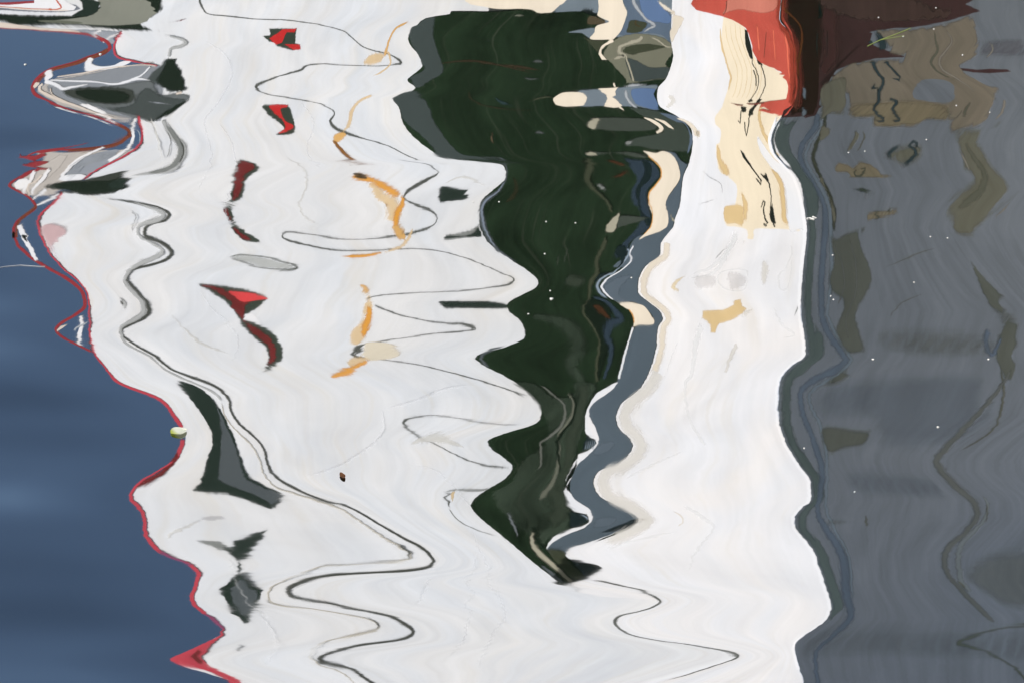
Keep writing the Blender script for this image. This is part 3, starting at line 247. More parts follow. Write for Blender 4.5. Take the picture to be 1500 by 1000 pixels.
    144,136,60,90,56,27,27,53,25,44,38,48,13,83,15,3,0,-7,-14,-8,-10,-26,-30,-18,-38,-72,-275,-112,-35,-14,-21,-8,-13,-10,-1986,43,8,14,12,42,17,27,24,28,139,223,96,202,
    98,95,98,108,123,112,83,54,67,23,36,22,24,45,38,57,21,70,40,39,70,6,-17,-19,-57,-81,-70,-39,-95,-366,-56,-26,-48,-19,-15,-12,0,-13,-20,-26,-91,-27,-49,-28,-115,-22,
    -4,4,27,38,23,56,74,85,187,133,29,28,28,52,48,22,31,51,20,22,5,-6,-11,-3,8,7,12,9,13,16,18,38,20,101,19,54,16,28,12,10,23,23,12,5,-5,-11,-12,-14,-32,-66,-49,-5,59,12,
    7,-2,-12,-5,-2,-2,-1,-1,0,1,1,1,3,1,3,12,12,50,29,12,42,15,13,18,17,15,12,10,6,-1,-3,-6,-11,-30,-35,-19,-42,-22,-24,-51,-28,-29,-58,-61,-32,-64,-31,-31,-62,-30,-30,
    -56,-126,-43,-39,-29,-28,-7,3,8,13,19,33,41,44,44,50,30,34,42,48,51,144,136,61,90,56,27,26,53,25,45,38,47,13,83,14,4,2,-6,-11,-10,-11,-26,-32,-16,-38,-71,-276,-113,
    -35,-14,-21,-8,-9,-2,1237,147,26,36,26,64,20,16,9,7,24,45,14,23,15,17,20,26,32,32,28,26,41,16,34,18,17,26,18,21,6,15,12,21,48,4,-1,4,7,7,3,0,-4,-21,0,1,3,3,4,9,11,12,
    8,9,29,9,16,8,30,9,19,25,21,17,10,17,17,16,27,17,4,5,5,13,12,7,10,20,9,15,17,16,20,24,38,18,16,11,10,10,9,19,8,36,8,19,6,13,6,6,18,22,13,12,12,10,9,7,3,0,4,8,44,9,8,
    7,14,9,9,19,10,11,11,24,12,13,25,22,22,20,11,32,18,7,15,5,6,10,12,13,12,18,18,18,8,9,8,16,16,8,15,7,7,13,6,5,10,8,3,6,1,1,-1,-2,-2,-7,-27,-6,-2,1,12,23,16,13,14,14,
    17,17,15,11,9,3,2,0,-1,-3,-8,-13,-3,4,8,6,8,21,11,25,27,42,11,70,14,6,10,9,9,6,5,11,11,4,9,12,29,15,9,5,9,4,8,14,-2973,145,25,33,22,64,18,17,8,7,24,45,15,23,15,17,20,
    26,32,32,29,26,42,16,35,18,16,26,17,21,6,16,12,19,45,20,9,2,2,7,3,0,-4,-22,1,2,5,4,4,9,13,16,7,8,23,8,19,9,35,10,4,10,21,22,9,16,17,15,29,18,5,5,5,12,13,6,10,21,10,
    18,21,20,21,18,24,13,13,10,9,10,9,19,11,49,7,19,6,13,7,6,18,23,13,13,12,10,9,9,6,0,1,6,47,12,13,11,20,11,9,21,11,11,11,23,12,11,21,16,13,16,9,27,15,6,13,6,7,14,15,16,
    16,20,21,20,11,10,10,20,18,9,15,8,6,10,4,4,6,8,3,5,2,0,-1,-1,-2,-8,-27,-5,-3,1,13,15,6,10,12,11,18,19,17,13,11,3,3,0,-1,-3,-8,-13,-3,4,8,6,8,21,12,25,28,43,11,69,15,
    8,17,16,13,5,4,8,7,5,9,12,29,15,9,5,9,4,11,19,-1021,53,37,40,42,22,45,24,71,22,23,42,37,16,15,25,11,11,14,13,13,21,23,5,-5,-23,-16,-52,-84,-22,-68,-23,-47,-73,-22,
    -20,-18,-42,-11,-10,-8,-13,-11,-6,-3,17,50,17,15,18,22,17,20,98,55,60,29,27,25,23,22,21,19,38,19,18,55,20,38,36,17,50,37,18,37,62,-1049,56,37,41,42,22,44,24,69,22,22,
    41,37,15,14,25,12,12,15,14,13,23,25,7,-8,-23,-15,-51,-84,-23,-69,-23,-48,-70,-21,-20,-17,-42,-11,-10,-9,-7,-1,5,9,12,21,7,14,18,24,18,21,99,55,59,30,28,26,24,23,22,
    20,39,18,18,55,19,39,36,18,47,34,18,36,62,4258,37,22,22,22,10,19,9,23,6,6,8,6,2,0,-1,0,1,4,6,6,13,8,4,0,6,3,11,16,5,19,7,15,24,8,8,7,21,6,7,6,8,7,9,12,24,58,16,8,6,5,
    3,2,8,8,10,6,7,8,9,9,11,10,23,12,13,41,14,31,31,15,45,26,11,18,21,-963,40,23,22,23,11,19,9,23,6,5,8,5,0,-1,-4,-1,0,3,5,5,11,17,22,8,7,4,11,15,4,17,7,14,24,8,8,8,20,6,
    6,7,13,14,13,13,18,29,6,9,8,8,4,3,12,9,10,6,7,8,8,10,10,10,23,12,12,41,14,31,30,15,47,28,12,18,22,52,-126,-109,-41,-118,-36,-132,-111,-74,-80,-48,-20,-22,-17,-12,-6,
    12,45,28,32,83,50,170,52,39,31,49,17,59,33,39,62,44,55,76,148,-164,-126,-110,-41,-120,-36,-134,-112,-75,-78,-47,-18,-20,-13,-7,-2,4,30,22,29,81,52,174,58,44,33,50,19,
    60,33,38,61,44,51,71,140,5451,-5,-10,-4,-14,-5,-21,-15,-6,2,5,4,6,9,9,13,28,28,13,13,30,17,54,19,19,18,33,16,60,29,25,31,16,14,11,14,-452,-4,-9,-4,-14,-5,-20,-16,-5,
    4,7,4,8,10,10,8,11,21,11,14,31,19,55,20,20,19,33,16,60,27,25,30,15,12,10,12,-25,-23,-11,-22,-40,91,-23,-12,-21,-42,5218,-33,-12,-15,-26,91,-32,-12,-15,-25,-234,101,
    67,39,145,46,38,26,20,14,23,-526,93,63,37,135,42,34,29,23,19,38,6146,-16,-6,-1,2,0,-2,-5,-7,-7,-18,54,-21,-8,-2,-1,-1,-3,-2,-5,-5,-12,-236,104,-76,118,-26,-123,138,
    -77,115,-27,6146,18,33,61,64,-182,16,43,48,72,-122,8,31,19,16,29,-8,-10,-53,-20,6153,-27,-2,16,27,89,9,-14,-52,-26,-126,0,-4,-6,-8,-1,10,20,26,31,69,42,105,125,-387,
    0,-4,-4,-7,-1,10,18,25,30,69,40,102,119,6324,14,44,25,25,22,19,18,17,16,29,12,20,20,-288,14,44,25,25,21,19,18,18,16,29,12,21,21,-962,-17,-5,0,2,8,20,1,-10,-9,-4,-6,
    -11,-13,-26,-34,131,-16,-5,-8,2,7,18,-2,-10,-7,-3,-7,-11,-16,-26,-27,1761,28,13,33,19,23,48,24,21,24,24,22,18,16,22,31,-352,28,13,30,18,20,47,23,21,24,23,21,20,19,26,
    35,-1148,23,26,27,22,14,8,1,-12,-13,-19,-23,-23,-21,-24,-27,-28,-24,-14,-1,17,48,19,2096,-4,-2,0,2,5,17,24,21,11,11,10,8,6,2,1,-2,-3,-5,-14,-19,-48,-12,-997,-3,2,7,3,
    -1,-15,-5,-4,-3,-6,-9,-24,80,-4,-2,5,3,-4,-13,-2,0,-4,-9,-11,-29,2081,15,22,24,22,18,28,13,26,10,10,9,21,-224,16,22,25,25,21,33,15,27,9,10,9,18,-953,2,5,7,-5,-23,-26,
    -22,-18,-15,-13,-9,-6,-2,5,1,-6,-15,-24,-92,319,6,0,-17,-29,-29,-23,-17,-14,-12,-8,-5,-4,-3,3,-2,-13,-23,-27,-94,2467,6,9,10,12,13,14,14,14,16,16,15,16,19,37,16,16,
    16,18,62,-323,7,8,10,12,12,12,14,14,15,15,15,14,15,34,20,20,19,19,61,-1307,25,31,30,24,21,14,-1,-17,-31,-68,-41,-37,-19,3,17,24,2846,-16,-14,-11,-5,3,13,16,16,18,32,
    15,10,-1,-12,-21,-23,-1343,-16,-6,1,11,-6,-11,-17,-23,-56,-47,-9,214,-16,-8,-1,13,3,-5,-12,-16,-19,-37,-38,2884,30,21,19,43,12,10,11,10,5,2,6,-180,30,19,18,41,13,13,
    11,11,10,5,1,-1428,39,18,19,19,22,23,25,50,27,29,60,27,23,22,21,43,-519,49,23,24,20,21,21,23,49,28,31,61,29,27,32,30,53,3160,5,3,5,5,7,8,8,20,11,12,26,13,12,11,12,28,
    -232,9,5,6,5,6,7,7,17,10,12,25,12,12,16,17,38,-1450,74,57,-145,52,75,3132,29,8,-49,2,25,-1315,100,81,27,23,21,13,6,1,-2,-1,-1,0,5,11,11,-292,97,80,30,23,22,23,25,28,
    24,-6,-6,0,7,9,9,3171,68,59,27,22,18,15,13,10,7,9,18,24,25,24,17,-371,58,49,19,11,10,10,12,18,27,33,33,30,29,22,16,-969,25,10,-1,-11,-16,-19,-15,-4,-2,5,8,13,42,9,3,
    -38,28,14,0,-13,-15,-9,-4,-3,0,4,7,9,31,7,-3,3303,35,21,17,12,13,16,19,18,18,19,19,20,43,20,28,-322,34,24,23,21,19,17,16,13,15,16,17,16,37,20,31,-809,-14,-11,-12,-13,
    -12,-16,-18,-23,-26,-24,-29,-98,305,-12,-10,-12,-13,-16,-20,-24,-26,-27,-27,-30,-88,3585,30,21,20,19,17,17,16,15,14,11,11,32,-219,32,23,24,22,18,17,17,15,15,11,11,33,
    -952,8,7,5,12,11,30,21,-78,15,20,12,13,-1,10,11,3576,10,16,18,39,20,3,-13,-126,11,16,18,31,3,15,6,-1400,88,20,19,20,19,57,96,-319,89,19,19,19,20,56,99,3861,13,1,-3,
    -3,-4,-14,-34,37,-3,-3,-2,-3,-3,-13,-23,-1210,11,23,73,22,46,22,11,2,-3,-10,-24,-6,0,6,15,17,13,18,5,7,-1,-4,-7,-8,-17,-21,-21,-17,-11,-5,-5,1,6,0,-7,6,3,-2,-12,-17,
    -60,-42,4108,-7,8,51,18,42,23,24,21,20,17,35,20,22,25,26,25,26,51,49,39,17,15,10,4,-6,-14,-19,-20,-20,-23,-47,-18,-35,-20,-52,-125,-29,-21,-21,-17,-47,-36,-1200,9,36,
    55,-97,10,33,57,4105,11,31,40,-89,5,21,46,-1040,0,-9,1,4,7,13,13,14,-22,5,-2,5,8,6,7,7,6,4273,35,96,22,22,22,44,34,47,-319,35,105,27,25,22,35,27,44,-952,8,22,30,33,
    32,36,95,58,40,17,-3,-17,-28,-30,-34,-38,-37,-30,-17,-9,-27,-51,-40,4655,-15,-10,-4,1,6,13,44,24,21,20,19,18,16,11,10,8,4,-3,-12,-26,-38,-42,-38,-936,47,44,-115,22,
    83,4732,32,14,-72,-4,46,-769,-55,-24,-42,-25,-62,203,-66,-28,-49,-20,-58,4805,-5,0,4,20,56,-53,28,11,22,5,22,-774,-54,-24,-25,-148,-131,-28,-38,446,-60,-30,-30,-173,
    -121,-24,-27,4820,25,11,11,62,59,12,16,-182,35,15,14,85,47,6,2,-2327,82,-32,289,23,8,-1,10,59,45,-64,-211,-58,-70,-31,-23,1856,-5,-76,21,66,33,31,35,18,57,21,-63,-49,
    -20,-25,-21,-2136,148,-2,-84,-2,-6,-13,3,-24,-19,-54,-39,-24,27,49,20,1793,3,49,-6,28,27,27,30,13,14,-34,-31,-26,-14,-29,-26,-2080,191,37,22,-78,-32,-89,1966,12,38,
    32,2,-18,-42,-2015,6,20,89,99,33,27,25,19,83,13,-6,-12,-21,-24,-30,-24,-30,-31,-49,-33,-1,17,61,28,14,-4,-18,-36,-86,-35,-65,-21,2563,-7,-3,3,-2,3,6,14,18,95,27,24,
    21,27,20,15,7,4,3,2,-4,-14,-8,-23,-14,-15,-17,-20,-21,-43,-21,-44,-19,-1934,27,46,53,79,-13,-34,-20,11,21,69,24,23,15,6,-22,-26,-78,-64,-27,21,67,25,15,3,-16,-19,-87,
    -25,-59,-18,2559,-4,-1,2,7,27,0,9,17,22,65,15,7,8,18,21,11,24,16,-11,-9,-27,-14,-18,-20,-21,-14,-44,-15,-40,-19,-2343,39,30,31,36,14,82,21,17,12,18,31,27,27,25,2,-22,
    -32,-51,-65,-46,-23,-6,21,32,44,117,19,11,-3,64,17,3,-10,-19,-22,-38,-15,-12,-9,-16,-17,-15,-26,-72,-63,-39,-14,2,8,18,36,83,35,32,13,-9,-66,-33,-74,-71,-68,-22,3055,
    -16,-5,4,11,17,56,19,19,20,21,26,28,30,30,29,25,24,22,19,20,23,25,27,26,23,45,9,8,17,53,19,14,8,3,1,-2,-2,-4,-6,-24,-34,-40,-26,-33,-35,-31,-24,-21,-15,-13,-12,-22,
    -15,-29,-25,-26,-71,-25,-49,-37,-38,-23,-2340,38,31,25,23,5,16,25,13,8,15,107,37,29,19,-10,-28,-32,-45,-56,-47,-23,-10,5,26,39,125,27,11,13,44,2,-8,-16,-18,-17,-14,
    -13,-15,-16,-45,-60,-48,-49,-14,1,8,25,41,49,50,38,28,-3,-21,-31,-35,-102,-66,-62,3058,-13,-3,3,9,8,17,20,13,11,16,82,35,36,32,26,23,21,19,17,18,20,20,21,25,26,58,23,
    20,17,40,8,6,5,2,-5,-15,-29,-40,-23,-25,-26,-25,-38,-25,-13,-11,-16,-13,-14,-16,-24,-34,-25,-27,-32,-32,-67,-33,-34,-2118,2,11,17,39,36,21,45,85,84,107,37,18,-8,-18,
    -26,-49,-62,-49,-78,-50,-66,-88,3905,-5,-6,-4,-7,-2,0,5,18,22,31,14,10,15,4,2,1,-4,-8,-18,-14,-23,-25,-2128,48,31,46,55,22,48,71,115,19,31,22,1,-5,-30,-14,-29,-15,
    -15,-17,-35,-62,-67,-21,-20,-75,-19,-88,-1,44,31,48,56,23,49,71,109,18,31,25,29,-4,-34,-15,-30,-15,-16,-17,-37,-62,-66,-22,-22,-80,-20,-91,3906,-17,-7,-2,5,4,10,19,
    34,6,11,11,-5,15,8,2,2,0,0,0,-4,-11,-16,-7,-6,-29,-5,-25,0,-22,-9,-2,5,4,10,18,33,6,11,11,23,20,7,2,1,0,-1,-1,-4,-11,-16,-7,-6,-28,-7,-30,-1763,106,32,7,0,-19,-46,
    -82,102,32,26,-2,-22,-49,3926,38,12,2,16,6,10,-89,34,11,18,18,5,8,-2097,2,9,101,62,67,55,82,18,14,11,5,0,-4,-9,-12,-51,-10,-16,2,11,16,45,56,63,31,27,26,21,28,15,23,
    27,11,6,-3,-15,-24,-25,-33,-39,-39,-37,-34,-63,-108,-18,-1,79,38,35,67,34,28,23,18,6,-7,-50,-15,-36,-15,-29,-48,-85,-24,-23,-46,-33,-17,-19,-21,-56,-21,-67,4154,-4,
    -2,1,4,9,11,26,5,7,9,14,16,19,19,18,61,15,20,14,10,12,26,27,28,16,19,21,24,50,24,43,42,20,24,23,23,25,22,23,24,21,18,13,19,28,5,-1,-24,-13,-16,-39,-23,-25,-27,-29,
    -33,-33,-78,-17,-30,-18,-41,-44,-68,-24,-27,-55,-56,-23,-20,-18,-45,-15,-41,-2081,9,20,27,48,15,36,18,24,89,26,51,22,17,6,-8,-47,-24,-17,-9,-6,-4,-1,5,12,16,21,28,27,
    84,49,23,17,29,12,17,23,9,3,-4,-13,-17,-19,-21,-25,-61,-95,-111,79,43,35,31,27,27,27,23,19,1,-15,-34,-22,-24,-20,-38,-54,-66,-26,-56,-44,-21,-6,12,4,-60,-45,-23,-69,
    4158,-3,-1,1,5,4,19,5,3,6,4,10,7,7,8,7,16,10,13,17,20,23,23,22,25,25,24,22,17,44,36,20,22,42,21,41,43,22,22,23,22,20,19,16,16,32,38,40,-28,-17,-16,-16,-17,-20,-28,
    -29,-36,-37,-36,-58,-23,-21,-22,-47,-53,-49,-22,-56,-50,-29,-11,-13,-16,-50,-31,-12,-29,-1908,10,40,64,42,38,20,18,14,5,-5,-59,-51,-18,-16,-15,-14,-34,-29,-10,4190,
    -3,1,6,7,9,6,8,7,7,4,13,19,4,1,-5,-9,-32,-25,-11,-1768,3,6,9,17,61,64,-9,-64,-72,-12,4424,-18,-21,-11,10,68,56,0,-30,-23,-6,-2482,50,31,20,29,11,5,0,-5,-30,12,24,28,
    25,3,0,-1,-4,-11,-33,-30,-10,4,8,24,63,43,27,27,41,16,15,2,-6,-74,-70,-14,-11,-11,-43,-25,-14,-16,-22,-28,-85,-22,-38,-12,-5,4,28,17,5,-12,-57,-55,-7,0,7,-1,-3,0,10,
    18,18,12,1,-4,-17,-26,-10,-6,7,36,80,5130,-18,-2,6,16,10,13,15,18,43,29,32,33,36,19,36,19,19,18,36,39,46,51,52,54,107,93,38,31,60,28,20,9,9,58,81,11,3,-4,-39,-27,-13,
    -9,-6,-4,-7,0,4,-1,-7,-12,-36,-26,-33,-47,-95,-154,-42,-33,-57,-31,-35,-34,-32,-29,-26,-24,-23,-24,-57,-43,-25,-25,-25,-21,-38,-2332,-1,-42,25,11,-13,-31,-37,-57,-56,
    -19,-9,-3,0,3,8,12,41,10,35,56,19,55,38,16,6,2,-2,1,4,10,13,15,60,51,4,-6,-27,-11,-22,-27,-25,-30,-21,-29,-64,-28,-4,19,31,26,11,8,-13,-28,-33,-15,5,44,5154,4,71,70,
    40,38,37,37,36,41,25,26,29,61,32,35,36,111,35,65,83,21,40,35,18,12,12,26,11,6,1,-4,-9,-50,-39,-11,-8,-18,-13,-31,-43,-34,-44,-53,-60,-123,-104,-47,-41,-36,-35,-37,
    -37,-39,-38,-39,-19,-18,-54,-2341,0,-8,-25,-27,-28,-27,-22,-13,-44,-12,-8,-5,-1,10,0,-2,-6,-15,-1,5,39,13,9,2,9,12,68,55,14,6481,12,23,56,46,42,36,35,14,35,8,4,-4,-8,
    -30,-24,-10,-7,-9,-4,-4,-14,-10,-12,-17,-23,-11,-53,-56,-13,-2643,9,18,21,21,16,12,9,8,5,1,-5,-10,-13,-10,-8,-7,-21,-36,-9,6654,-7,-7,-5,-4,0,5,9,11,11,9,12,13,11,5,
    0,-5,-21,-22,-8,-2552,-10,-8,1,14,20,-14,-8,-3,6,25,33,6783,12,19,19,23,18,-89,13,20,19,25,20,-2549,50,62,225,112,149,35,-10,-23,-85,-206,-81,-53,-40,-29,-24,-31,-1,
    4,-4,-1,1,48,55,48,18,-11,-33,-40,-47,56,-13,-19,-26,-66,6851,8,24,79,35,51,35,32,36,32,36,20,22,24,25,26,13,-43,-21,-14,-13,-12,-25,-25,-24,-31,-33,-19,-20,-21,-54,
    -22,-23,-24,-51,-2417,18,54,112,54,126,45,36,15,-2,-15,-29,-54,-65,-134,-53,-42,-50,-50,-6,3,9,32,30,80,35,14,1,-19,-34,-27,-1,21,4,-18,-33,-36,6912,0,16,39,21,58,11,
    13,18,21,24,23,18,15,26,13,12,22,30,-6,-13,-17,-33,-15,-34,-22,-22,-20,-27,-23,-20,-12,-19,-13,-21,-25,-24,-2387,33,55,97,-150,34,55,92,7576,21,30,49,-89,20,29,48,
    -2619,8,17,21,21,16,13,13,10,7,0,-7,-14,-35,-14,-14,-30,-10,6438,-9,-13,-14,-11,-6,1,6,9,9,9,7,8,14,4,1,-4,-5,-805,30,185,17,36,4,34,-88,-95,-13,-24,-24,-29,3230,-7,
    31,38,6,19,22,23,17,-24,-26,-30,-31,-596,12,17,38,87,39,17,16,8,10,8,1,-6,-9,-16,-22,-78,-98,-30,-18,-5,11,3640,-8,-5,-8,-23,-14,-13,-28,0,13,22,28,27,20,12,6,10,23,
    5,0,-17,-28,-602,20,90,25,23,18,29,22,14,9,7,3,-8,-16,-22,-55,-27,-29,-92,-18,-14,3646,-3,-4,-3,-6,-7,-17,-22,-8,14,24,26,18,5,0,-5,0,5,21,2,-17,-631,13,50,160,66,61,
    55,79,19,6,-7,-16,-21,-25,-27,-33,-164,-33,-86,-21,-21,-10,-9,-25,4225,-4,-3,-3,3,9,13,24,8,8,6,6,6,4,3,0,-9,1,5,-1,-8,-12,-13,-23,-3299,103,68,28,-4,-35,-66,-57,-35,
    1652,-32,-16,-5,11,13,9,14,7,-2356,10,5,4,-4,-13,4,17,-10,99,91,60,36,28,0,-36,-65,-73,-25,10,38,51,46,-271,13,7,6,-3,-12,3,15,-11,99,92,62,36,28,-6,-36,-65,-70,-26,
    7,37,50,45,2719,40,28,33,36,38,45,99,41,57,49,44,41,43,40,38,32,30,32,34,34,29,22,-886,38,28,32,37,38,47,99,41,58,50,45,43,42,41,36,31,28,32,34,33,30,22,-1065,-2,3,
    15,28,45,20,-10,-66,-176,-146,-71,-75,-76,-73,-115,700,0,5,16,32,51,24,-20,-71,-177,-146,-72,-75,-77,-74,-117,5325,25,34,42,47,50,48,50,52,104,89,36,31,28,23,32,-691,
    25,33,42,49,54,53,51,53,106,90,34,29,26,20,28,-721,24,76,45,52,66,82,125,175,187,167,45,19,1,-4,-10,-1050,26,75,46,52,65,83,123,175,190,175,45,19,2,-5,-15,5872,4,6,
    10,19,32,49,62,70,72,73,74,73,143,59,77,-825,3,3,8,19,32,49,63,70,72,71,75,74,145,60,79,-21,-109,-180,-227,-109,266,239,-126,-120,-34,-10,-46,-33,-31,-50,-175,-71,
    -56,95,113,44,7,-20,638,-102,-172,-220,-112,239,256,-112,-128,-43,-8,-44,-34,-36,-56,-176,-67,-50,100,105,40,5,-22,6507,66,82,75,72,88,73,60,55,54,52,46,43,36,27,77,
    34,45,70,72,65,54,38,-1285,66,81,76,71,86,73,58,55,54,52,49,46,41,31,76,32,45,68,71,64,53,37,-2929,37,67,174,50,37,31,20,39,12,7,-36,-5,7,-13,-4,-5,1,11,4,-27,-20,
    -18,-14,21,12,7,53,122,71,37,23,-701,36,61,177,58,39,33,22,41,13,7,-36,-3,7,-14,-1,-6,1,10,1,-26,-20,-17,-16,20,12,3,58,119,68,34,21,1840,25,38,94,35,33,32,29,89,33,
    38,80,48,50,42,37,63,33,36,40,40,45,50,52,57,51,50,58,66,55,45,34,-1480,22,34,93,37,33,33,31,94,36,39,82,50,50,41,38,64,31,34,36,38,44,49,53,58,54,49,60,66,54,44,34,
    -253,-189,-60,-58,-58,-58,-59,-140,-38,-37,-35,-80,810,-194,-61,-57,-56,-58,-56,-136,-38,-37,-35,-81,5060,38,15,16,20,23,24,63,15,13,12,25,-262,45,16,18,19,23,24,62,
    14,12,10,21,-1614,22,120,37,14,-24,-40,-47,-61,-49,-20,-13,-24,-55,-30,37,37,98,22,123,39,18,-26,-41,-49,-61,-46,-19,-13,-24,-49,-44,34,37,2540,20,92,35,35,36,41,45,
    44,42,39,33,27,17,15,23,18,-563,19,90,36,36,39,43,46,43,41,36,32,27,18,14,23,19,-2077,42,51,19,107,98,40,27,20,-1,-3,-6,-18,-27,-23,-326,46,52,16,104,97,43,31,21,-1,
    -4,-7,-20,-28,-23,4173,103,90,22,92,69,36,36,69,36,39,40,39,32,24,-728,99,86,21,93,69,37,37,74,38,41,41,38,32,23,-1539,188,389,272,11,-85,-65,-47,-41,-80,-126,-208,
    -200,204,397,256,-1,-89,-65,-44,-44,-89,-127,-200,6757,53,76,57,45,42,39,38,39,36,28,35,-486,55,77,56,45,44,40,37,39,34,26,34,-2517,-26,-31,-23,53,171,167,114,-133,
    -136,-14,52,97,202,166,10,-70,-90,-508,-25,-30,-22,51,170,168,126,-117,-153,-20,47,99,210,163,4,-73,-90,6673,62,38,43,58,80,85,93,78,77,88,85,81,88,75,52,38,24,-1145,
    62,38,42,56,77,84,93,79,76,89,86,84,92,75,52,36,24,-446,-266,-136,-3,303,231,-140,-140,-116,-189,-125,-71,-11,91,94,52,28,15,386,-258,-130,3,309,214,-146,-139,-116,
    -186,-123,-71,-8,100,86,47,22,12,6697,47,30,46,74,65,69,86,96,87,78,63,52,52,43,31,25,19,-963,49,30,47,74,64,69,85,97,87,79,64,53,54,42,30,22,18,-803,9,7,14,20,24,32,
    48,208,-364,2,6,14,20,26,36,45,214,3205,-21,-14,-12,-7,1,8,19,89,-65,-26,-16,-15,-9,-2,12,20,100,-621,31,44,98,46,44,42,52,53,47,40,29,-527,29,31,36,21,34,77,91,95,
    60,34,21,5651,-4,-9,-21,-4,4,0,10,15,16,15,7,-31,-17,-23,-48,-18,-10,16,24,28,29,27,21,-1888,4,-17,-18,59,86,66,56,50,36,-18,-71,-31,14,43,49,131,-437,7,-7,-28,51,85,
    75,61,51,34,-20,-70,-28,8,37,47,133,3019,14,13,15,31,37,37,42,53,58,55,46,39,31,26,21,39,-558,13,14,12,29,37,40,46,55,58,55,44,35,28,25,21,44,-3063,17,-23,-42,-41,
    -24,20,99,110,40,65,-219,26,-13,-35,-35,-22,7,82,108,38,64,2628,47,22,21,22,29,45,75,74,49,66,-450,46,23,21,24,28,43,71,75,51,67,-2230,40,65,95,70,55,25,33,40,94,
    -517,40,62,93,75,64,25,30,37,92,4427,34,50,58,59,93,28,24,19,39,-406,32,47,56,56,87,30,26,23,47,-2751,15,27,11,14,38,55,-160,13,22,11,16,41,57,6666,-24,-56,-18,-23,
    -51,-60,231,-30,-68,-23,-20,-44,-48,-690,51,238,69,56,175,28,65,25,35,23,6,-1,15,58,102,144,150,132,89,23,-29,-42,-9,-2,-2,57,394,142,255,238,39,47,4,14,-5,-24,-11,
    -6,-12,-13,-10,-1,23,7,16,5,4,1,-3,-8,-74,-9,-3,-3,-8,-5,-4,-6,-29,-7,-18,-17,-2,14,7,4,9,33,9,6,8,4,12,31,12,7,11,9,0,-4,-11,-13,-62,-16,-4,12,-6,4,5,10,58,24,20,21,
    42,5,2,-1,-4,-12,-10,-48,-14,-27,-9,-10,1,8,6,11,8,0,-9,-3,-4,-40,-13,-19,-69,-75,-29,-5,7,5,8,12,5,0,-9,-8,-12,-50,-142,-58,-94,-107,13,-158,-49,-68,-87,-101,-96,
    -230,-24,-1,53,46,17,-2,-18,-17,-23,-22,-10,-17,-23,-10,-11,-23,-5,-1,-12,-1,3,1,-5,-4,-5,0,-6,-17,-2,-5,-17,-7,-21,-11,-9,-10,-18,3,14,3,-5,-21,-6,-2,-6,-23,-10,-33,
    -13,-18,-19,-34,-11,-1,0,3,-1,-5,-1,-9,-9,-17,-12,-18,-41,-11,2,-2,2,-3,-1,-5,-13,-11,-18,-9,-22,-30,-7,-9,-17,-7,-8,-18,-17,-18,-7,-11,-15,-7,-10,-7,-16,7,16,-71,2,
    -2,2,0,-8,-6,5,7,7,-14,-6,-4,-17,-4,-4,-13,-13,-7,-18,-4,-10,-13,2,24,2,-5,-3,-20,-21,-7,0,-3,0,-16,-26,-3,-13,-3,-17,-7,-11,-6,-5,-30,-14,-13,0,10,16,55,69,9,1536,0,
    8,0,-1,-11,-3,-10,4,23,11,5,4,2,2,8,14,10,-4,-29,-66,-104,-121,-52,-26,-26,-72,1,-1,-9,-14,118,176,73,135,26,58,30,30,89,57,80,26,178,26,48,23,68,43,21,24,161,29,84,
    28,28,27,50,24,71,23,94,159,60,78,65,24,25,77,28,27,82,26,24,43,22,21,42,43,93,25,26,27,110,51,25,69,178,58,30,30,122,60,61,84,99,24,49,51,26,56,29,92,31,58,28,81,26,
    49,23,23,22,24,50,26,26,111,30,31,98,100,54,21,59,18,17,39,24,24,18,9,10,31,70,26,30,33,-6,49,13,15,16,15,12,26,1,-3,-18,-18,-21,-24,-80,-50,-80,-56,-31,-65,-74,-38,
    -72,-56,-24,-48,-43,-21,-23,-24,-87,-30,-27,-48,-23,-41,-20,-18,-35,-19,-57,-38,-22,-22,-71,-57,-45,-42,-13,-32,-20,-23,-24,-48,-48,-79,-64,-69,-84,-125,-30,-12,-35,
    -22,-11,-27,-30,-31,-38,-39,-56,-59,-117,-65,-28,-27,-40,-13,-19,-19,-21,-28,-31,-17,-64,-101,-27,-55,-57,-29,-54,-54,-73,-51,-31,-36,-73,-38,-37,-35,-47,-36,-6,-1,
    -1,-1,-2,-2,-5,-8,-10,-8,-20,-44,-36,-73,-58,-25,-50,-49,-67,-20,-39,-18,-14,-10,-6,-10,-8,-13,-15,-44,-24,-13,-36,-22,-23,-90,-63,-17,-45,-16,-45,-47,-46,-44,-16,
    -28,-16,-18,-16,-6,-6,-14,-15,-4,-806,-10,-15,-2,17,14,19,25,33,87,30,52,10,7,2,-10,1,13,7,14,38,7,-1,-5,-16,-45,-48,-22,-17,-22,-5,6,-1,-24,1,10,6,9,4,-7,-29,-12,
    -36,-2,-5,-16,-8,-55,-20,0,13,1658,-16,-18,-16,-20,-8,-2,8,22,70,39,72,37,35,33,54,21,60,21,22,41,18,17,17,15,31,28,18,2,-14,-18,-24,-18,-17,-11,-25,-7,-7,-8,-13,-29,
    -17,-93,-61,-27,-54,-23,-70,-37,-13,-6,-646,-31,-8,23,36,36,114,64,25,4,4,12,10,0,2,7,17,37,83,23,5,-39,-96,-212,-56,-31,12,44,45,23,9,3,-4,-10,-47,-30,-5,-5,-4,-10,
    -29,-7,2336,-16,-18,-16,-10,1,40,30,84,21,43,62,127,100,26,35,9,3,1,3,12,13,4,-2,-4,-6,-10,-16,-19,-22,-22,-62,-49,-30,-96,-48,-20,-36,-18,-19,-40,-19,-186,-12,-24,
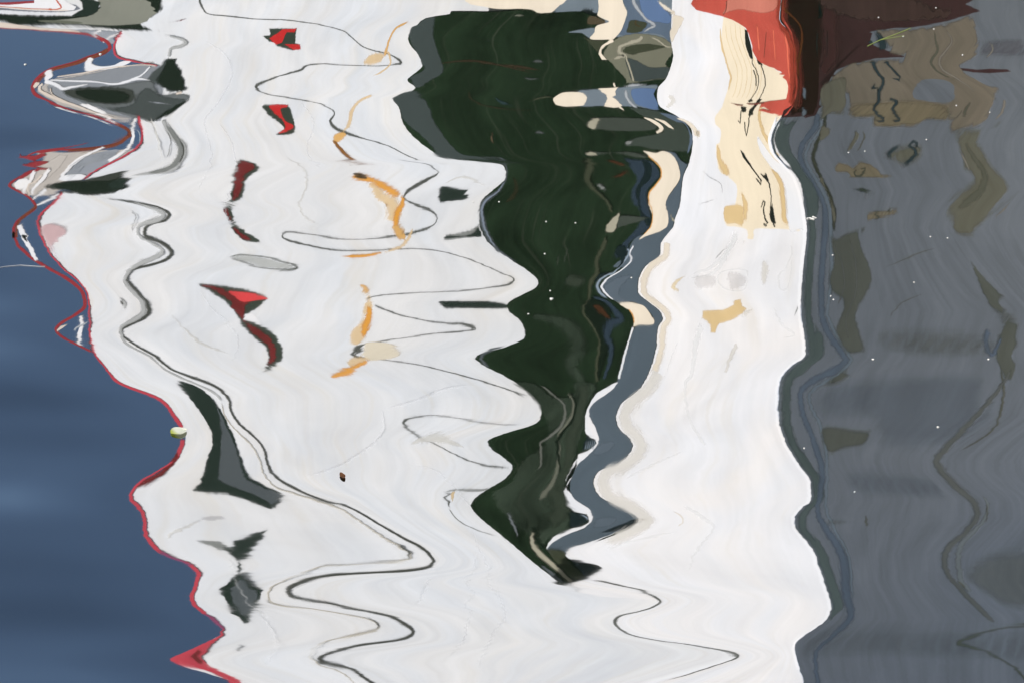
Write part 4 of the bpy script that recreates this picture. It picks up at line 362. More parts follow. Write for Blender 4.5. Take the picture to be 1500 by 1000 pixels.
    -78,-117,-29,-8,-6,-1,10,2,5,12,27,10,4,0,-11,-2,1,3,2,2,5,5,19,28,7,3,9,5,11,3,-2,-7,16,16,10,20,86,-10,-18,-51,-136,-56,-11,-8,-2,9,4,8,16,35,14,7,3,0,1,-3,-10,-2,
    3,4,6,20,26,10,7,6,3,9,5,2,-11,2,15,9,18,2865,8,9,8,2,7,12,14,15,34,18,19,21,41,17,13,11,30,10,15,30,21,18,19,20,58,60,18,20,39,21,43,19,21,69,6,32,20,47,-893,8,11,
    11,5,5,13,14,16,35,19,21,23,45,19,17,16,37,11,13,21,14,13,16,18,53,50,17,18,40,20,42,19,21,66,16,34,22,49,-432,45,8,1,-2,-6,3,3,4,12,6,32,6,9,5,14,5,-2,-3,-132,49,8,
    2,0,-3,0,3,4,11,6,29,6,7,5,14,5,0,-4,3031,69,17,12,12,34,63,19,15,34,17,70,18,40,22,50,25,21,15,-550,71,19,13,13,36,56,18,13,32,16,68,18,39,21,50,25,21,15,-88,-24,-7,
    -5,0,7,29,33,23,7,-2,1,1,-31,-14,-4,0,4,9,23,16,10,4,1,3,-4,4479,7,4,4,6,9,23,29,28,31,30,39,25,-221,10,5,5,7,9,23,23,19,20,20,36,31,236,-125,-34,-13,-11,3,24,24,33,
    58,66,149,29,49,24,28,29,27,22,13,-4,-19,-12,8,13,5,-12,-20,-16,5,16,23,86,76,138,183,198,191,139,57,20,23,52,11,22,1,6,-16,-32,-125,-244,-202,-515,-424,1095,59,44,
    22,22,102,97,66,35,17,5,3,-5,-12,1,8,12,14,15,13,16,14,17,22,25,25,17,18,15,12,5,1,0,2,17,31,23,-6,-53,-77,-26,-26,-79,-23,-64,-69,-101,-56,-106,-99,11,4,-1,-7,-262,
    450,423,4,-51,-15,-91,-90,-59,-28,-11,-6,-10,-56,-13,-16,-19,-21,-39,-25,-22,-24,-46,-53,-152,-58,-55,-132,-65,-49,-18,13,36,60,112,101,1079,14,8,54,56,19,86,81,56,
    32,8,0,5,57,9,5,1,-1,-6,-8,-12,-9,-9,-4,-1,-3,-8,-24,-17,-26,-39,-59,-77,-79,-64,-36,25,8,40,29,58,215,66,27,63,90,27,18,-6,-18,-83,-24,-34,-42,-43,-21,-54,-31,-31,
    -29,-27,-28,-28,-25,-49,-26,-22,-16,1551,-6,13,5,-1,-12,0,5,24,27,10,8,34,4,6,4,11,21,25,8,17,8,4,-2,-8,-14,-17,-20,-48,-31,-31,-27,532,24,34,36,32,20,8,-25,-50,-31,
    -28,-19,-13,-5,3,1584,1,9,13,13,10,18,12,9,2,0,-5,-18,-27,-24,490,71,24,17,16,5,-2,-10,-18,-19,-13,-32,-20,-22,-77,-14,7,40,28,1704,-14,-2,3,20,29,26,18,13,3,-7,-31,
    -11,-4,-1,-2,-11,-17,-8,581,34,49,53,46,31,14,4,-5,1,7,9,24,4,-7,-17,-22,-11,-26,-14,-12,-20,-20,-30,-54,-20,-16,-9,3,15,11,-2,15,23,57,5,-10,-71,-17,-8,3,1,-26,-3,
    1218,-22,-9,1,12,19,34,51,113,42,28,20,40,17,31,60,63,21,39,18,13,4,-5,3,-1,-1,-3,-6,-17,-23,-22,-53,-14,-11,-16,-8,-7,-28,-11,-13,-30,-34,-188,-64,794,50,74,82,72,
    48,20,0,-19,-1,11,15,17,53,37,12,3,0,-4,-9,-7,-7,-4,3,5,2,-4,-9,-31,-20,-18,-19,-41,-54,-38,-61,-91,-40,-25,-9,4,31,29,4,1,-9,-6,-18,-8,-31,-11,1,1219,-18,-9,0,9,19,
    34,51,114,41,26,17,13,32,17,14,17,21,24,44,25,20,22,27,30,27,13,-6,-44,-19,-8,-7,-9,-6,1,7,16,3,-3,-13,-19,-69,-78,-15,-23,-21,-10,-24,-17,-123,-58,-51,930,29,43,48,
    42,28,12,0,-9,3,12,18,89,7,-1,-8,-15,-17,-22,-48,-59,-20,-18,-34,-16,-14,-13,-13,-15,-12,-5,1220,-23,-10,2,11,20,34,50,113,43,29,22,77,13,21,23,15,3,-3,-12,-7,-6,-10,
    -26,-17,-24,-32,-50,-69,-76,-67,890,-2,2,3,8,11,11,37,14,13,14,13,17,43,14,-6,-38,-60,-76,1,3,4,6,9,10,35,12,12,12,12,17,48,23,-19,-43,-60,1338,62,51,22,20,18,15,41,
    14,13,13,12,14,31,12,-2,26,33,-394,62,49,18,17,15,14,42,14,14,13,11,11,26,26,21,20,34,864,4,19,21,62,50,19,-5,-9,-12,-17,-21,-22,-28,-29,-25,-17,-7,3,8,1661,-27,-15,
    -1,7,12,15,21,16,19,18,13,7,5,2,-1,-6,-16,-24,-25,929,-5,1,25,22,-31,-5,0,18,21,1623,17,24,16,9,-62,15,16,14,11,693,33,12,15,18,22,24,50,24,48,73,50,25,44,41,18,18,
    17,16,13,10,7,-1,-11,-39,-9,-4,3,13,22,48,16,18,10,-8,-19,-29,-130,-148,-52,-138,-34,-24,-17,-10,-3,-2,-4,-10,-11,-24,-9,-17,-1,10,17,1891,-51,-17,-15,-12,-12,-9,-15,
    -5,-5,1,6,4,11,15,9,12,14,16,18,17,16,22,20,60,20,19,16,13,10,19,11,23,25,19,7,4,10,20,6,6,-1,-5,-10,-19,-26,-57,-23,-18,-16,-27,-12,-33,-16,-20,-22,843,16,39,43,46,
    49,25,57,74,33,2,-39,-211,-64,-16,-25,-21,-39,-9,11,1891,-8,-15,-11,-6,-2,1,9,17,7,7,10,43,22,4,-4,-9,-10,-9,-22,816,13,18,21,23,23,23,54,30,31,33,103,28,30,26,21,16,
    18,10,-8,-19,-30,-131,-157,-52,-43,-30,-17,-8,-11,-17,-6,1,1994,-7,0,5,6,8,10,28,13,9,3,-6,1,5,8,10,12,22,25,20,7,3,9,20,2,-4,-12,-19,-22,-47,-49,-25,-21,976,1,-11,
    -7,-16,-61,-17,-23,-21,-19,-17,-15,1,25,12,3,-61,-45,295,3,-15,-18,-19,-61,-17,-22,-20,-16,-7,-10,-1,21,20,-27,-61,-44,1767,13,16,4,7,22,8,9,10,10,16,36,36,18,5,-17,
    15,25,-234,24,30,11,7,19,6,10,11,9,6,19,14,12,16,28,11,12,1047,49,36,14,40,14,24,39,-212,49,38,16,40,12,21,37,1787,21,20,11,40,10,6,0,-121,21,21,12,40,9,7,4,833,-8,
    -6,3,17,27,10,10,-41,-8,-6,4,17,28,14,14,1956,21,30,19,43,86,31,19,-249,21,28,17,42,88,30,19,737,-31,-17,-15,-15,-13,-15,-8,5,9,21,92,-32,-18,-16,-15,-13,-9,-2,5,9,
    11,1800,28,17,17,17,19,27,28,27,24,14,-188,23,14,14,15,12,20,17,19,17,23,523,7,41,23,20,48,20,12,-1,-11,-29,-17,-15,-8,-28,-57,1778,-1,21,9,3,2,3,6,14,18,37,35,17,-7,
    -59,-86,665,12,10,32,86,12,-6,-21,-25,-24,-20,-20,-20,-20,-19,-16,-15,-14,-11,-6,1,10,17,20,21,2005,5,9,47,116,21,12,5,1,-2,-5,-7,-11,-13,-16,-17,-20,-24,-25,-23,-18,
    -13,-11,-7,-5,486,15,24,91,527,44,32,28,-9,-21,-14,9,18,10,-30,-39,-36,-36,-78,-38,-130,-58,-76,-80,-27,-66,-29,-18,-7,0,-7,2282,-11,-6,-4,-40,-2,1,18,27,19,28,21,27,
    28,29,20,7,-2,-14,-5,-8,-1,4,-12,1,5,-1,-7,-18,-55,-28,907,44,70,78,72,46,10,-23,11,17,14,-22,-42,-37,-39,-40,-91,-20,-16,-13,-9,-7,-7,-9,-2,2269,-9,-5,-2,-1,2,14,33,
    22,28,30,29,20,7,-1,-7,-24,-8,-9,-11,-12,-17,-22,-22,-20,819,0,5,11,14,35,13,11,9,2,-66,-1,1,7,13,38,13,9,7,2,2268,34,43,20,14,29,13,14,12,9,-184,32,33,18,13,28,13,
    15,14,10,764,153,196,-353,144,193,2248,-3,-7,-8,-9,0,360,17,15,24,45,36,17,15,19,14,7,-8,-16,-13,-14,-34,-54,-15,-16,-12,-10,-9,-7,2353,-51,-9,-5,0,3,4,5,11,14,15,22,
    21,9,7,7,3,-1,-3,-6,-7,-12,-13,616,133,-13,10,-26,28,24,-19,-35,-62,36,-7,-46,2261,-10,35,35,16,28,32,21,5,-17,-53,-34,-38,747,24,-13,18,2425,19,-32,28,712,11,-3,15,
    2216,32,-37,30,822,37,68,146,49,31,20,13,10,30,8,7,4,-2,-15,-3,6,16,35,-3,-1,-7,-13,-17,-21,-26,-31,-39,-97,-320,-21,-18,-20,-16,-12,-3,4,9,13,30,18,23,53,29,77,28,
    17,-1,-28,-6,13,19,9,-3,-29,-14,-15,-44,2413,-1,4,15,7,6,6,7,8,26,10,11,13,17,41,20,19,26,70,19,50,19,11,9,7,5,3,0,-6,-29,-3,-6,-10,-13,-14,-14,-10,-11,-11,-21,-9,-8,
    -15,-6,-10,-5,-9,-11,-30,-14,-18,-17,-16,-8,-20,-25,-18,-32,1124,19,30,33,30,21,11,6,2,-1,-4,-19,-5,5,7,20,6,-24,-8,-11,-15,-12,-2,0,17,0,-8,7,6,-7,-26,-27,-35,-15,
    -5,2462,-3,2,7,8,10,9,12,14,15,16,39,21,20,17,27,28,64,38,26,21,-1,-18,-68,-75,-30,-56,-22,-17,-10,3,-7,-37,-23,-19,443,9,21,25,21,14,11,140,77,55,26,21,14,10,5,4,0,
    -5,-11,-36,-67,-35,-90,-83,-42,-37,-32,-11,2581,-18,-22,-21,-15,-7,-2,-1,5,6,5,6,7,8,9,9,17,20,16,16,11,2,1,-6,-7,-10,-11,-8,447,11,19,22,20,16,18,17,11,1,-12,-51,
    -37,-18,-9,2581,-16,-21,-19,-14,-6,-5,-2,2,6,15,48,39,5,-12,872,9,7,3,5,2,2,-13,-1,-67,73,25,15,12,12,3,0,-18,-60,-70,2509,17,11,11,24,13,8,26,-4,25,-139,9,8,8,22,12,
    14,41,28,15,974,16,10,4,3,0,3,20,21,-64,33,20,16,4,-2,-1,-2,4,2521,16,9,10,12,14,14,16,11,-108,6,6,6,14,14,14,23,19,641,7,13,15,17,13,31,63,110,10,-19,-39,-110,-22,
    -62,-14,-14,2785,-7,-4,-2,1,2,10,24,35,5,0,-5,-19,-1,4,-2,-19,613,7,14,19,14,-2,-9,-10,-19,2746,-16,-10,2,12,13,16,9,-9,379,8,13,17,19,17,87,104,27,29,96,18,-9,-25,
    -30,-53,-20,-56,-20,-23,-51,-46,-54,-13,-13,-12,-8,2839,-6,-7,-5,-4,1,10,-4,3,7,33,7,4,1,0,-4,-4,-19,-4,-1,1,4,9,0,-3,-6,-6,388,11,20,17,15,13,4,-11,-20,-19,-14,-13,
    2839,-8,-8,-3,6,11,9,5,4,1,-3,-7,621,10,29,17,74,16,18,15,8,0,-3,-11,-2,-20,-8,-9,-1,1,11,34,35,10,15,4,-4,1,-2,-5,-14,-8,-21,-8,-5,-1,8,2,-6,-16,-20,-23,-23,-18,-17,
    -11,-1,4,7,34,8,9,1,9,0,-2,-6,-11,-15,-35,-14,-22,-8,-23,-15,-6,-10,-13,-12,-3,0,4,23,30,9,2865,-2,11,5,-1,3,6,9,12,14,14,36,35,50,30,25,14,14,33,68,46,18,40,23,44,
    19,18,17,33,14,24,13,15,21,47,23,18,15,15,11,7,1,-9,-20,-24,-24,-17,-56,-23,-85,-56,-47,-21,-20,-19,-17,-16,-32,-16,-33,-18,-53,-57,-16,-21,-36,-25,-13,-12,-12,-16,
    -18,-16,719,11,17,15,8,-4,-13,-19,-11,-8,-7,-3,2,-2,-17,1,25,31,19,15,19,42,19,1,-12,-24,-17,-17,-14,-23,-49,-42,-20,-6,-6,0,8,38,10,27,2888,-2,5,9,10,14,17,21,15,17,
    19,18,18,14,38,15,69,75,33,16,13,23,23,20,19,4,-10,-17,-20,-39,-103,-63,-46,-24,-46,-20,-19,-60,-17,-30,917,10,29,39,39,32,28,67,28,29,23,13,-17,-3,5,12,4,3,0,-6,0,3,
    2,0,51,17,10,-2,-16,-8,6,-31,-48,-64,-44,-136,-150,-76,-25,6,54,6,-6,5,-1,5,14,36,222,48,19,5,1,-1,-6,-15,-39,-41,-9,-2,6,18,96,22,10,-1,-11,-19,-17,-14,-23,-17,-34,
    -125,2828,-2,1,4,7,7,13,48,14,11,6,-10,50,26,70,95,77,25,20,50,15,10,15,31,76,33,37,37,68,23,22,27,12,13,6,16,10,0,-11,-21,-85,-26,-47,-40,-34,-15,-14,-11,-30,-13,
    -15,-15,-34,-16,-16,-16,-31,-44,-14,-16,-19,-22,-83,-24,-22,-18,-17,-20,-20,-22,-46,-19,-17,-42,745,9,61,25,25,43,25,55,30,29,26,21,28,19,40,6,-5,-11,-17,-70,-18,-13,
    -9,-3,2,12,21,47,18,16,10,5,-2,-6,-10,-24,-26,-146,-32,-48,-14,-4,18,3,0,5,-1,-5,-9,-14,-37,-16,-10,-22,-4,-1,2,23,9,2,-2,10,8,12,8,2,-2,-6,-11,-74,2824,1,14,2,-3,
    -12,0,13,10,13,17,20,54,27,44,18,17,21,19,61,18,19,17,16,17,15,15,31,15,18,19,19,17,19,14,15,10,37,12,19,3,-9,-68,-17,-19,-34,-18,-18,-17,-18,-37,-18,-17,-52,-17,-15,
    -15,-39,-32,-17,-18,-39,-20,-17,-14,-14,-12,-13,-12,-58,777,35,3,0,-2,-12,-15,-1,-2,-6,-13,-1,3,6,18,9,44,12,7,6,4,1,-2,-8,0,-82,41,8,5,-1,-15,-20,2,-2,-6,-15,-3,2,5,
    16,9,45,13,8,7,5,2,-1,-7,-2,2859,40,15,26,13,27,48,16,16,33,45,16,18,18,35,14,41,15,15,17,18,19,18,35,60,-622,40,14,26,13,31,52,18,18,34,44,14,15,17,33,13,41,16,16,
    17,19,19,19,37,60,472,2,3,4,19,17,-25,30,11,6,-1,8,2893,13,5,6,14,12,-59,8,4,4,14,11,534,-83,-93,179,-79,-97,2961,28,24,-22,19,8,381,-21,-131,-22,-14,-15,-6,5,17,25,
    29,31,32,134,19,21,14,20,13,7,-130,-14,-119,-22,-21,-12,-6,-1,8,15,23,26,28,134,21,24,18,24,12,6,2872,13,29,15,13,17,22,25,22,21,21,21,20,77,12,18,16,27,22,15,-427,
    13,33,22,20,18,14,14,14,17,18,19,20,82,14,19,17,29,25,17,309,54,81,-127,50,83,3062,37,54,-103,35,53,534,-5,-3,1,5,6,11,14,15,23,9,-4,1,5,-5,-14,-16,-23,3441,-14,-16,
    -18,-18,-16,-16,-17,-17,-20,20,79,31,23,20,5,0,-6,607,22,33,99,73,6,-9,-62,-125,-17,-9,-2,-10,-10,-3,3,3319,-6,2,17,8,4,5,19,42,8,24,0,-19,-30,-31,-27,556,15,3,-5,-7,
    -33,-9,-2,4,8,11,19,43,14,7,4,0,-3,11,3,-10,-7,-16,-27,-64,-27,-21,-16,-10,3,8,12,16,33,39,18,37,20,40,13,6,0,-2,-11,4,11,10,-125,26,5,-4,-9,-33,-6,-1,5,8,13,21,61,
    29,14,0,-5,0,3,-9,-19,-17,-26,-37,-71,-24,-16,-11,-7,1,8,12,15,33,38,20,39,21,38,11,4,0,-1,-7,6,14,12,3478,56,24,23,20,69,24,24,23,22,21,18,28,12,10,12,15,20,21,25,
    27,28,26,24,40,19,21,26,24,24,25,24,24,44,41,21,46,27,65,37,39,41,43,93,43,34,24,-1393,60,27,28,23,67,20,18,18,19,19,19,36,17,14,12,12,16,17,23,27,28,28,26,46,17,16,
    19,18,21,23,24,23,46,42,23,53,30,69,38,38,39,41,92,42,34,24,1184,95,-102,96,3288,-2,-7,-2,1138,93,82,-165,96,72,3295,59,35,-96,54,38,837,-32,-4,14,17,36,33,10,2,-3,
    -1,4,0,-10,-7,-9,-12,-10,-4,-6,3,5,2,-3,-14,2,11,27,139,34,21,15,9,7,12,18,9,26,17,1,-31,-123,-61,-42,-18,-8,-26,-22,2,13,32,9,6,7,21,8,-2,-14,-37,-23,-5,-1,3,8,15,
    59,17,8,0,-6,-35,-14,-20,-16,-15,-11,-3,1,7,12,31,12,4,-8,-11,-7,2,9,17,2,-13,0,2,6,-2,-6,-9,-3,5,9,10,5,-4,-17,-5,-2,-5,-18,-14,-10,-21,-1,19,40,90,32,29,31,36,41,
    30,30,45,9,5,1,0,-4,1,6,20,16,6,0,-2,-7,-8,-3,0,-1,2,-14,-6,-1,1,-1,-5,0,6,-13,-3,0,-8,-2,11,29,4,-1,-5,3,-4,3,1,-8,-1,-7,-5,-3,-1,4,-2,-4,-2,4,9,2,-1,2,-2,-10,2,-1,
    -6,1,-2,-5,-6,12,5,-4,-1,-6,-2,-7,4,1,-1,4,-4,-12,-4,2,16,3,-2,-16,-1,2,16,3,-17,-60,-97,-103,-125,3593,28,20,32,22,18,21,14,15,16,15,14,12,23,22,12,13,12,13,46,17,
    17,17,16,31,13,8,1,-19,-1,3,6,8,11,25,49,16,46,21,16,7,4,6,14,26,34,171,235,34,29,50,22,19,18,32,16,17,17,33,29,13,13,14,18,19,58,19,20,22,24,102,27,29,30,98,29,14,
    16,19,19,39,21,21,23,25,25,25,27,90,31,103,27,18,-33,55,26,23,25,25,21,17,10,6,11,8,11,14,29,29,15,28,9,3,-3,-10,-1,12,5,-8,-13,-15,-24,-31,-9,-9,-8,-14,-18,-13,-18,
    -38,-37,-17,-101,-22,-43,-69,-12,8,51,30,-32,-28,-32,-30,-29,-30,-31,-59,-50,-24,-21,-17,-12,-8,-15,-10,-46,-37,-42,-64,-23,-21,-44,-21,-44,-64,-18,-18,-40,-21,-22,
    -23,-67,-43,-24,-26,-61,-35,-82,-106,-57,-102,-44,-42,-72,-52,-29,-55,-42,-33,-33,-35,-33,-38,-22,-22,-68,-21,-40,-38,-17,-29,-16,-42,-80,-29,-33,-72,-24,-8,17,36,46,
    65,865,-9,4,19,14,22,52,29,37,45,45,34,19,3,-8,-15,-19,-20,-78,-16,-5,0,-3,-12,-30,-38,-36,-24,-10,-4,3,4012,-51,-17,-30,-14,-13,-24,-12,-12,-12,-8,-4,8,15,19,17,16,
    13,72,19,15,30,13,10,9,5,1,-5,-7,-11,-28,951,30,33,34,30,23,31,-1,-55,-27,-32,-16,-29,-31,-24,-9,-7,2,20,5424,-14,-10,-7,-3,0,14,28,71,27,22,7,5,-2,-14,-18,-26,-30,
    -28,948,20,24,31,24,27,52,17,13,-7,-6,-2,-5,-12,-18,-42,-19,-42,-37,-19,-9,6216,-17,-14,-9,-3,0,5,3,32,13,16,30,11,9,7,9,2,-6,-18,-20,-26,829,-13,-7,-1,20,35,29,7,3,
    -1,-4,-1,3,-2,-5,-14,-5,-1,-6,-14,-13,-12,2,7,9,5,-4,-6,5,-14,-7,-1,16,40,40,10,3,-2,-4,-1,2,-1,-5,-13,-4,-4,-11,-13,-9,-10,3,4,7,5,-4,-8,3589,37,24,23,24,18,17,10,
    13,13,14,12,11,10,9,17,8,8,14,15,15,41,26,15,16,17,15,11,-446,36,23,18,19,20,22,14,13,13,13,12,11,10,9,18,8,9,14,16,14,29,21,13,17,18,16,12,766,20,10,3,-1,10,15,14,2,
    -14,-20,-11,-5,-5,-21,-9,2,7,-5,12,16,11,3,-20,20,12,3,3,18,20,15,2,-17,-19,-10,-2,-7,-25,-5,5,7,0,4,12,10,0,3610,29,19,26,21,80,21,15,11,4,3,6,8,9,22,13,17,18,40,17,
    17,15,10,-430,32,26,29,24,79,21,15,13,5,2,6,8,9,22,10,13,14,29,16,17,17,12,845,27,41,96,67,26,22,16,7,-3,-8,0,9,10,37,4,-28,-46,-148,-50,-25,-8,2,-1,-9,-3,1,-9,-32,
    -5,4079,-7,-4,-2,5,4,7,10,14,19,25,25,23,18,29,17,5,5,9,11,2,-14,-22,-24,-36,-19,-20,-17,-35,-16,872,-7,-1,23,7,-10,-2,-1,17,5,4135,29,18,75,13,-139,27,18,81,13,882,
    4,-2,-2,-14,-2,-10,1,8,11,36,-3,-4,-5,-10,-1,-11,3,11,13,4303,51,22,23,83,24,247,32,25,17,-519,50,22,23,84,25,246,31,25,16,912,9,5,3,12,14,8,-2,-14,-37,-13,-10,-5,-1,
    3,8,15,59,17,8,0,-6,-35,-14,-20,-16,-15,-11,-3,1,7,45,10,3,-6,-18,1,-19,-16,-10,-4,-2,2,7,14,1,-7,-13,-31,35,17,10,11,29,30,5,-3,-3,-21,-32,2,12,15,9,-3,-16,-27,-19,
    -4,-14,-41,-11,1,5,-16,-8,6,37,10,28,24,19,0,-11,-48,-11,-7,0,8,10,0,-10,-7,0,-2,5,-13,-18,2,7,5,15,23,23,4872,7,18,23,23,19,16,17,17,34,14,14,13,14,14,18,19,58,18,
    21,22,23,102,28,29,30,98,29,14,16,19,60,18,21,22,36,41,17,27,43,27,51,23,24,40,11,1,-8,-27,34,23,10,3,-17,-29,-13,-59,-15,-72,-94,-24,-27,-26,-20,-11,11,27,4,-22,-35,
    -77,-28,-28,-11,-20,-20,-8,-24,-9,-37,-26,-26,-25,-10,-33,-12,-18,-20,-30,-26,-29,-30,-30,-58,-30,-58,-21,-18,-7,-11,-16,-21,-22,-17,891,19,27,12,8,5,7,15,0,-4,-31,
    -8,-15,-3,8,-9,-3,-6,-25,-8,-7,-12,-12,-4,0,-4,-8,-8,-1,4,17,10,39,8,8,1,-6,-5,1,10,-3,-9,-11,-29,-8,-2,18,4,8,5900,-18,1,13,20,24,47,53,17,20,66,22,48,25,81,18,21,
    13,44,32,16,12,7,-9,-21,-24,-50,-30,-11,-8,-11,-6,-19,-7,-11,-12,-18,-20,-26,-46,-13,-7,-6,-22,-11,-16,-72,-46,-36,876,-130,164,-119,4872,2,25,30,839,26,18,15,15,6,
    -8,-15,-17,-11,-48,-13,-8,1,26,5347,-3,24,11,15,16,18,21,18,10,32,14,-26,-40,-84,849,-24,-4,1,31,-25,-3,1,5381,71,25,17,-111,71,25,17,866,-27,-3,1,33,-27,-3,2,5381,
    71,25,17,-111,71,25,17,884,-19,-11,-3,2,35,-19,-11,-3,2,5381,43,28,25,17,-112,43,29,25,17,903,-21,-11,-4,2,39,-22,-11,-4,3,5380,43,29,25,17,-112,43,29,25,16,924,-24,
    -12,-4,2,43,-24,-13,-3,3,5380,43,29,25,17,-113,44,28,25,17,835,10,7,11,6,28,5,-3,-3,-20,-7,-10,-14,-24,-20,-13,-2,4,7,12,14,6094,-2,8,25,11,23,10,77,14,35,10,7,-1,
    -13,-24,-31,-30,-25,-28,-28,-24,839,11,-5,13,6284,19,-16,20,859,13,-6,15,6284,19,-15,19,880,14,-7,17,6284,19,-15,19,903,16,-8,19,6284,19,-16,19,866,15,6,-2,-14,17,8,
    -6,6155,33,15,40,-95,29,20,49,214,59,46,52,86,148,-366,51,35,39,73,154,3897,15,9,9,7,8,-97,5,4,3,9,15,-11,20,32,83,40,30,23,20,18,18,18,16,20,25,31,29,52,19,17,11,1,
    -19,-5,5,12,14,12,10,8,8,22,42,25,16,54,17,39,11,-772,27,38,89,43,36,27,25,23,24,22,23,23,24,26,36,72,22,0,-10,-10,-13,-2,2,5,8,8,12,12,10,27,47,24,15,48,11,24,4,
    4211,10,12,28,16,16,14,14,15,16,16,17,16,18,20,21,37,16,21,29,35,92,47,32,23,18,17,20,30,39,40,39,38,34,63,33,54,19,-1050,0,2,8,7,8,13,15,17,20,21,23,28,30,31,33,72,
    41,37,33,27,28,5,14,21,28,35,43,44,45,42,39,36,33,63,32,56,19,674,1,24,58,38,14,3,-16,-7,-14,-25,-30,-27,-13,-3,1,6,9,16,22,22,17,8,4,5,9,24,8,5,3,-2,-8,-25,-8,-4,-3,
    -6,-13,-41,-16,-9,-21,6,37,-10,-14,3852,-12,-5,-4,-8,-5,-8,-28,-18,-18,-17,-19,-19,-19,-22,-24,-21,-15,-8,-4,3,11,17,24,55,23,36,16,14,12,11,8,15,7,10,18,11,9,22,11,
    11,52,4,-46,-32,-29,472,17,27,39,41,31,25,16,14,19,8,6,3,0,-3,-8,-20,-25,-12,-15,-5,-1,5,12,18,45,17,15,8,1,-5,-7,-20,1,6,0,-9,-14,-13,-3,11,3,-2,-7,-26,-29,-114,-22,
    -21,-14,-5,4154,-31,-30,-28,-23,-15,-5,6,24,18,11,11,13,18,20,20,38,36,20,36,19,20,21,22,23,51,30,35,40,44,45,43,97,44,32,14,-6,-23,-36,-44,-97,-59,-30,-29,-53,-44,
    -136,-30,-33,-34,-34,657,27,14,11,7,3,-1,-3,-3,-3,3,6,2,-1,2,-12,-22,-26,-26,-12,-4,1,7,10,16,60,14,12,11,8,3,1,-4,-13,-6,2,4,-67,37,22,18,11,3,-1,-10,-1,3,1,4,9,1,
    -18,-22,-20,-14,-5,-5,-5,-2,0,2,6,49,15,12,9,5,3,-2,-5,-15,-4,2,4,4023,13,9,10,11,11,14,31,34,20,20,17,12,-2,-5,4,6,10,18,25,24,24,25,25,25,57,20,21,26,28,31,63,34,
    73,35,28,20,-835,11,7,9,11,11,14,32,33,16,19,20,23,32,27,13,9,7,7,7,14,16,17,15,14,59,28,27,29,30,32,66,34,74,33,28,19,571,6,8,5,16,13,15,24,-58,13,17,16,1,0,7,14,
    4115,12,15,21,24,17,16,22,-150,4,10,17,39,21,21,30,-11,26,42,47,45,34,17,8,14,27,39,56,66,64,51,26,-8,-29,-24,-9,8,30,46,51,49,36,22,32,26,32,26,3,-9,-6,4,12,7,10,8,
    -45,-16,-12,-8,-3,3,10,16,24,40,10,2,10,0,-11,-9,-14,-45,-16,1,23,36,21,-7,-48,-15,3,22,-2,-19,-25,-17,-20,-80,-48,-23,-21,-37,-30,-20,-14,-10,-6,-5,-10,-21,-15,-20,
    -24,-38,-18,5,15,14,-7,-33,-23,-21,3,16,46,54,57,47,37,19,-25,-62,-244,-86,-40,-30,-27,-8,-4,-12,-9,-13,-5,-2,4875,-12,-6,1,6,11,20,30,31,27,17,6,1,-4,-8,-11,-16,-24,
    -27,-25,-18,-10,-5,0,5,9,15,44,24,22,20,22,23,25,26,29,32,35,38,92,51,55,28,28,27,54,56,54,75,43,34,52,24,56,57,33,87,54,54,47,34,23,16,28,16,19,41,17,11,4,-4,-11,
    -35,-26,-15,-16,-34,-31,-29,-26,-27,-30,-36,-45,-78,-26,-23,-23,-38,-28,-21,-20,-22,-28,-37,-44,-48,-25,-25,-48,-43,-41,-38,-40,-41,-43,-43,-82,-40,-37,-37,-35,-35,
    -32,-32,-15,-31,-15,-25,204,12,11,17,19,21,88,20,63,16,9,4,5,24,20,7,3,-6,-5,-17,-7,-6,-1,-6,2,-2,-7,-272,13,11,15,19,21,94,20,68,22,13,11,8,29,18,0,-3,-16,-10,-24,
    -9,-3,3,-6,1,-3,-11,4909,22,15,15,16,15,56,14,47,17,17,36,19,58,33,15,15,42,16,25,18,21,69,74,65,25,28,-802,21,15,15,16,15,57,15,50,18,20,40,21,64,37,17,16,40,15,23,
    12,16,66,74,69,27,27,474,51,24,15,17,13,11,3,-3,-5,-15,-10,-3,1,4,7,20,18,7,1,-2,1,3,10,4,6,9,16,41,14,7,2,-1,-1,-3,-5,-7,-11,-26,-206,57,37,25,30,19,17,8,1,-4,-12,
    -16,-5,-4,-2,-1,1,10,4,0,-4,1,4,12,6,9,14,22,49,16,6,2,0,-3,-6,-10,-16,-15,-34,4976,31,21,21,34,19,18,19,16,14,30,30,15,18,16,18,41,41,22,22,44,21,20,60,24,28,31,31,
    60,25,23,22,22,20,19,17,22,21,49,-1013,28,21,24,38,21,20,21,21,19,36,31,16,17,17,15,33,35,20,22,44,20,19,62,25,29,31,32,62,29,26,26,24,23,22,22,22,21,41,527,44,19,40,
    10,2,0,-3,-5,-18,-6,8,2,4,-1,-6,1,4,5,7,11,13,15,31,61,-223,53,22,47,12,2,0,-2,-8,-21,-5,3,-1,1,-4,-7,0,3,4,7,10,13,14,33,64,4988,34,23,62,21,22,40,16,16,31,16,49,35,
    37,24,46,24,26,23,24,24,23,22,42,76,-764,34,25,68,22,23,43,19,18,32,16,50,35,35,21,41,22,24,21,23,24,24,23,46,76,554,11,21,29,55,8,2,-3,3,6,-3,1,6,6,0,-3,-2,2,-1,-4,
    7,10,14,50,16,15,7,9,9,-2,-10,-11,-11,-170,7,14,30,89,16,4,7,4,1,0,4,4,-4,-12,-16,-11,-5,-7,-3,10,14,22,76,16,3,-3,2,5,-2,-11,-6,-10,4916,15,19,20,35,13,17,38,21,21,
    46,24,24,23,22,35,39,59,39,44,44,44,41,102,33,34,36,38,41,43,82,32,24,-1176,15,22,25,54,23,21,39,19,19,44,24,25,26,27,47,39,47,32,40,43,45,44,114,33,33,32,28,30,35,
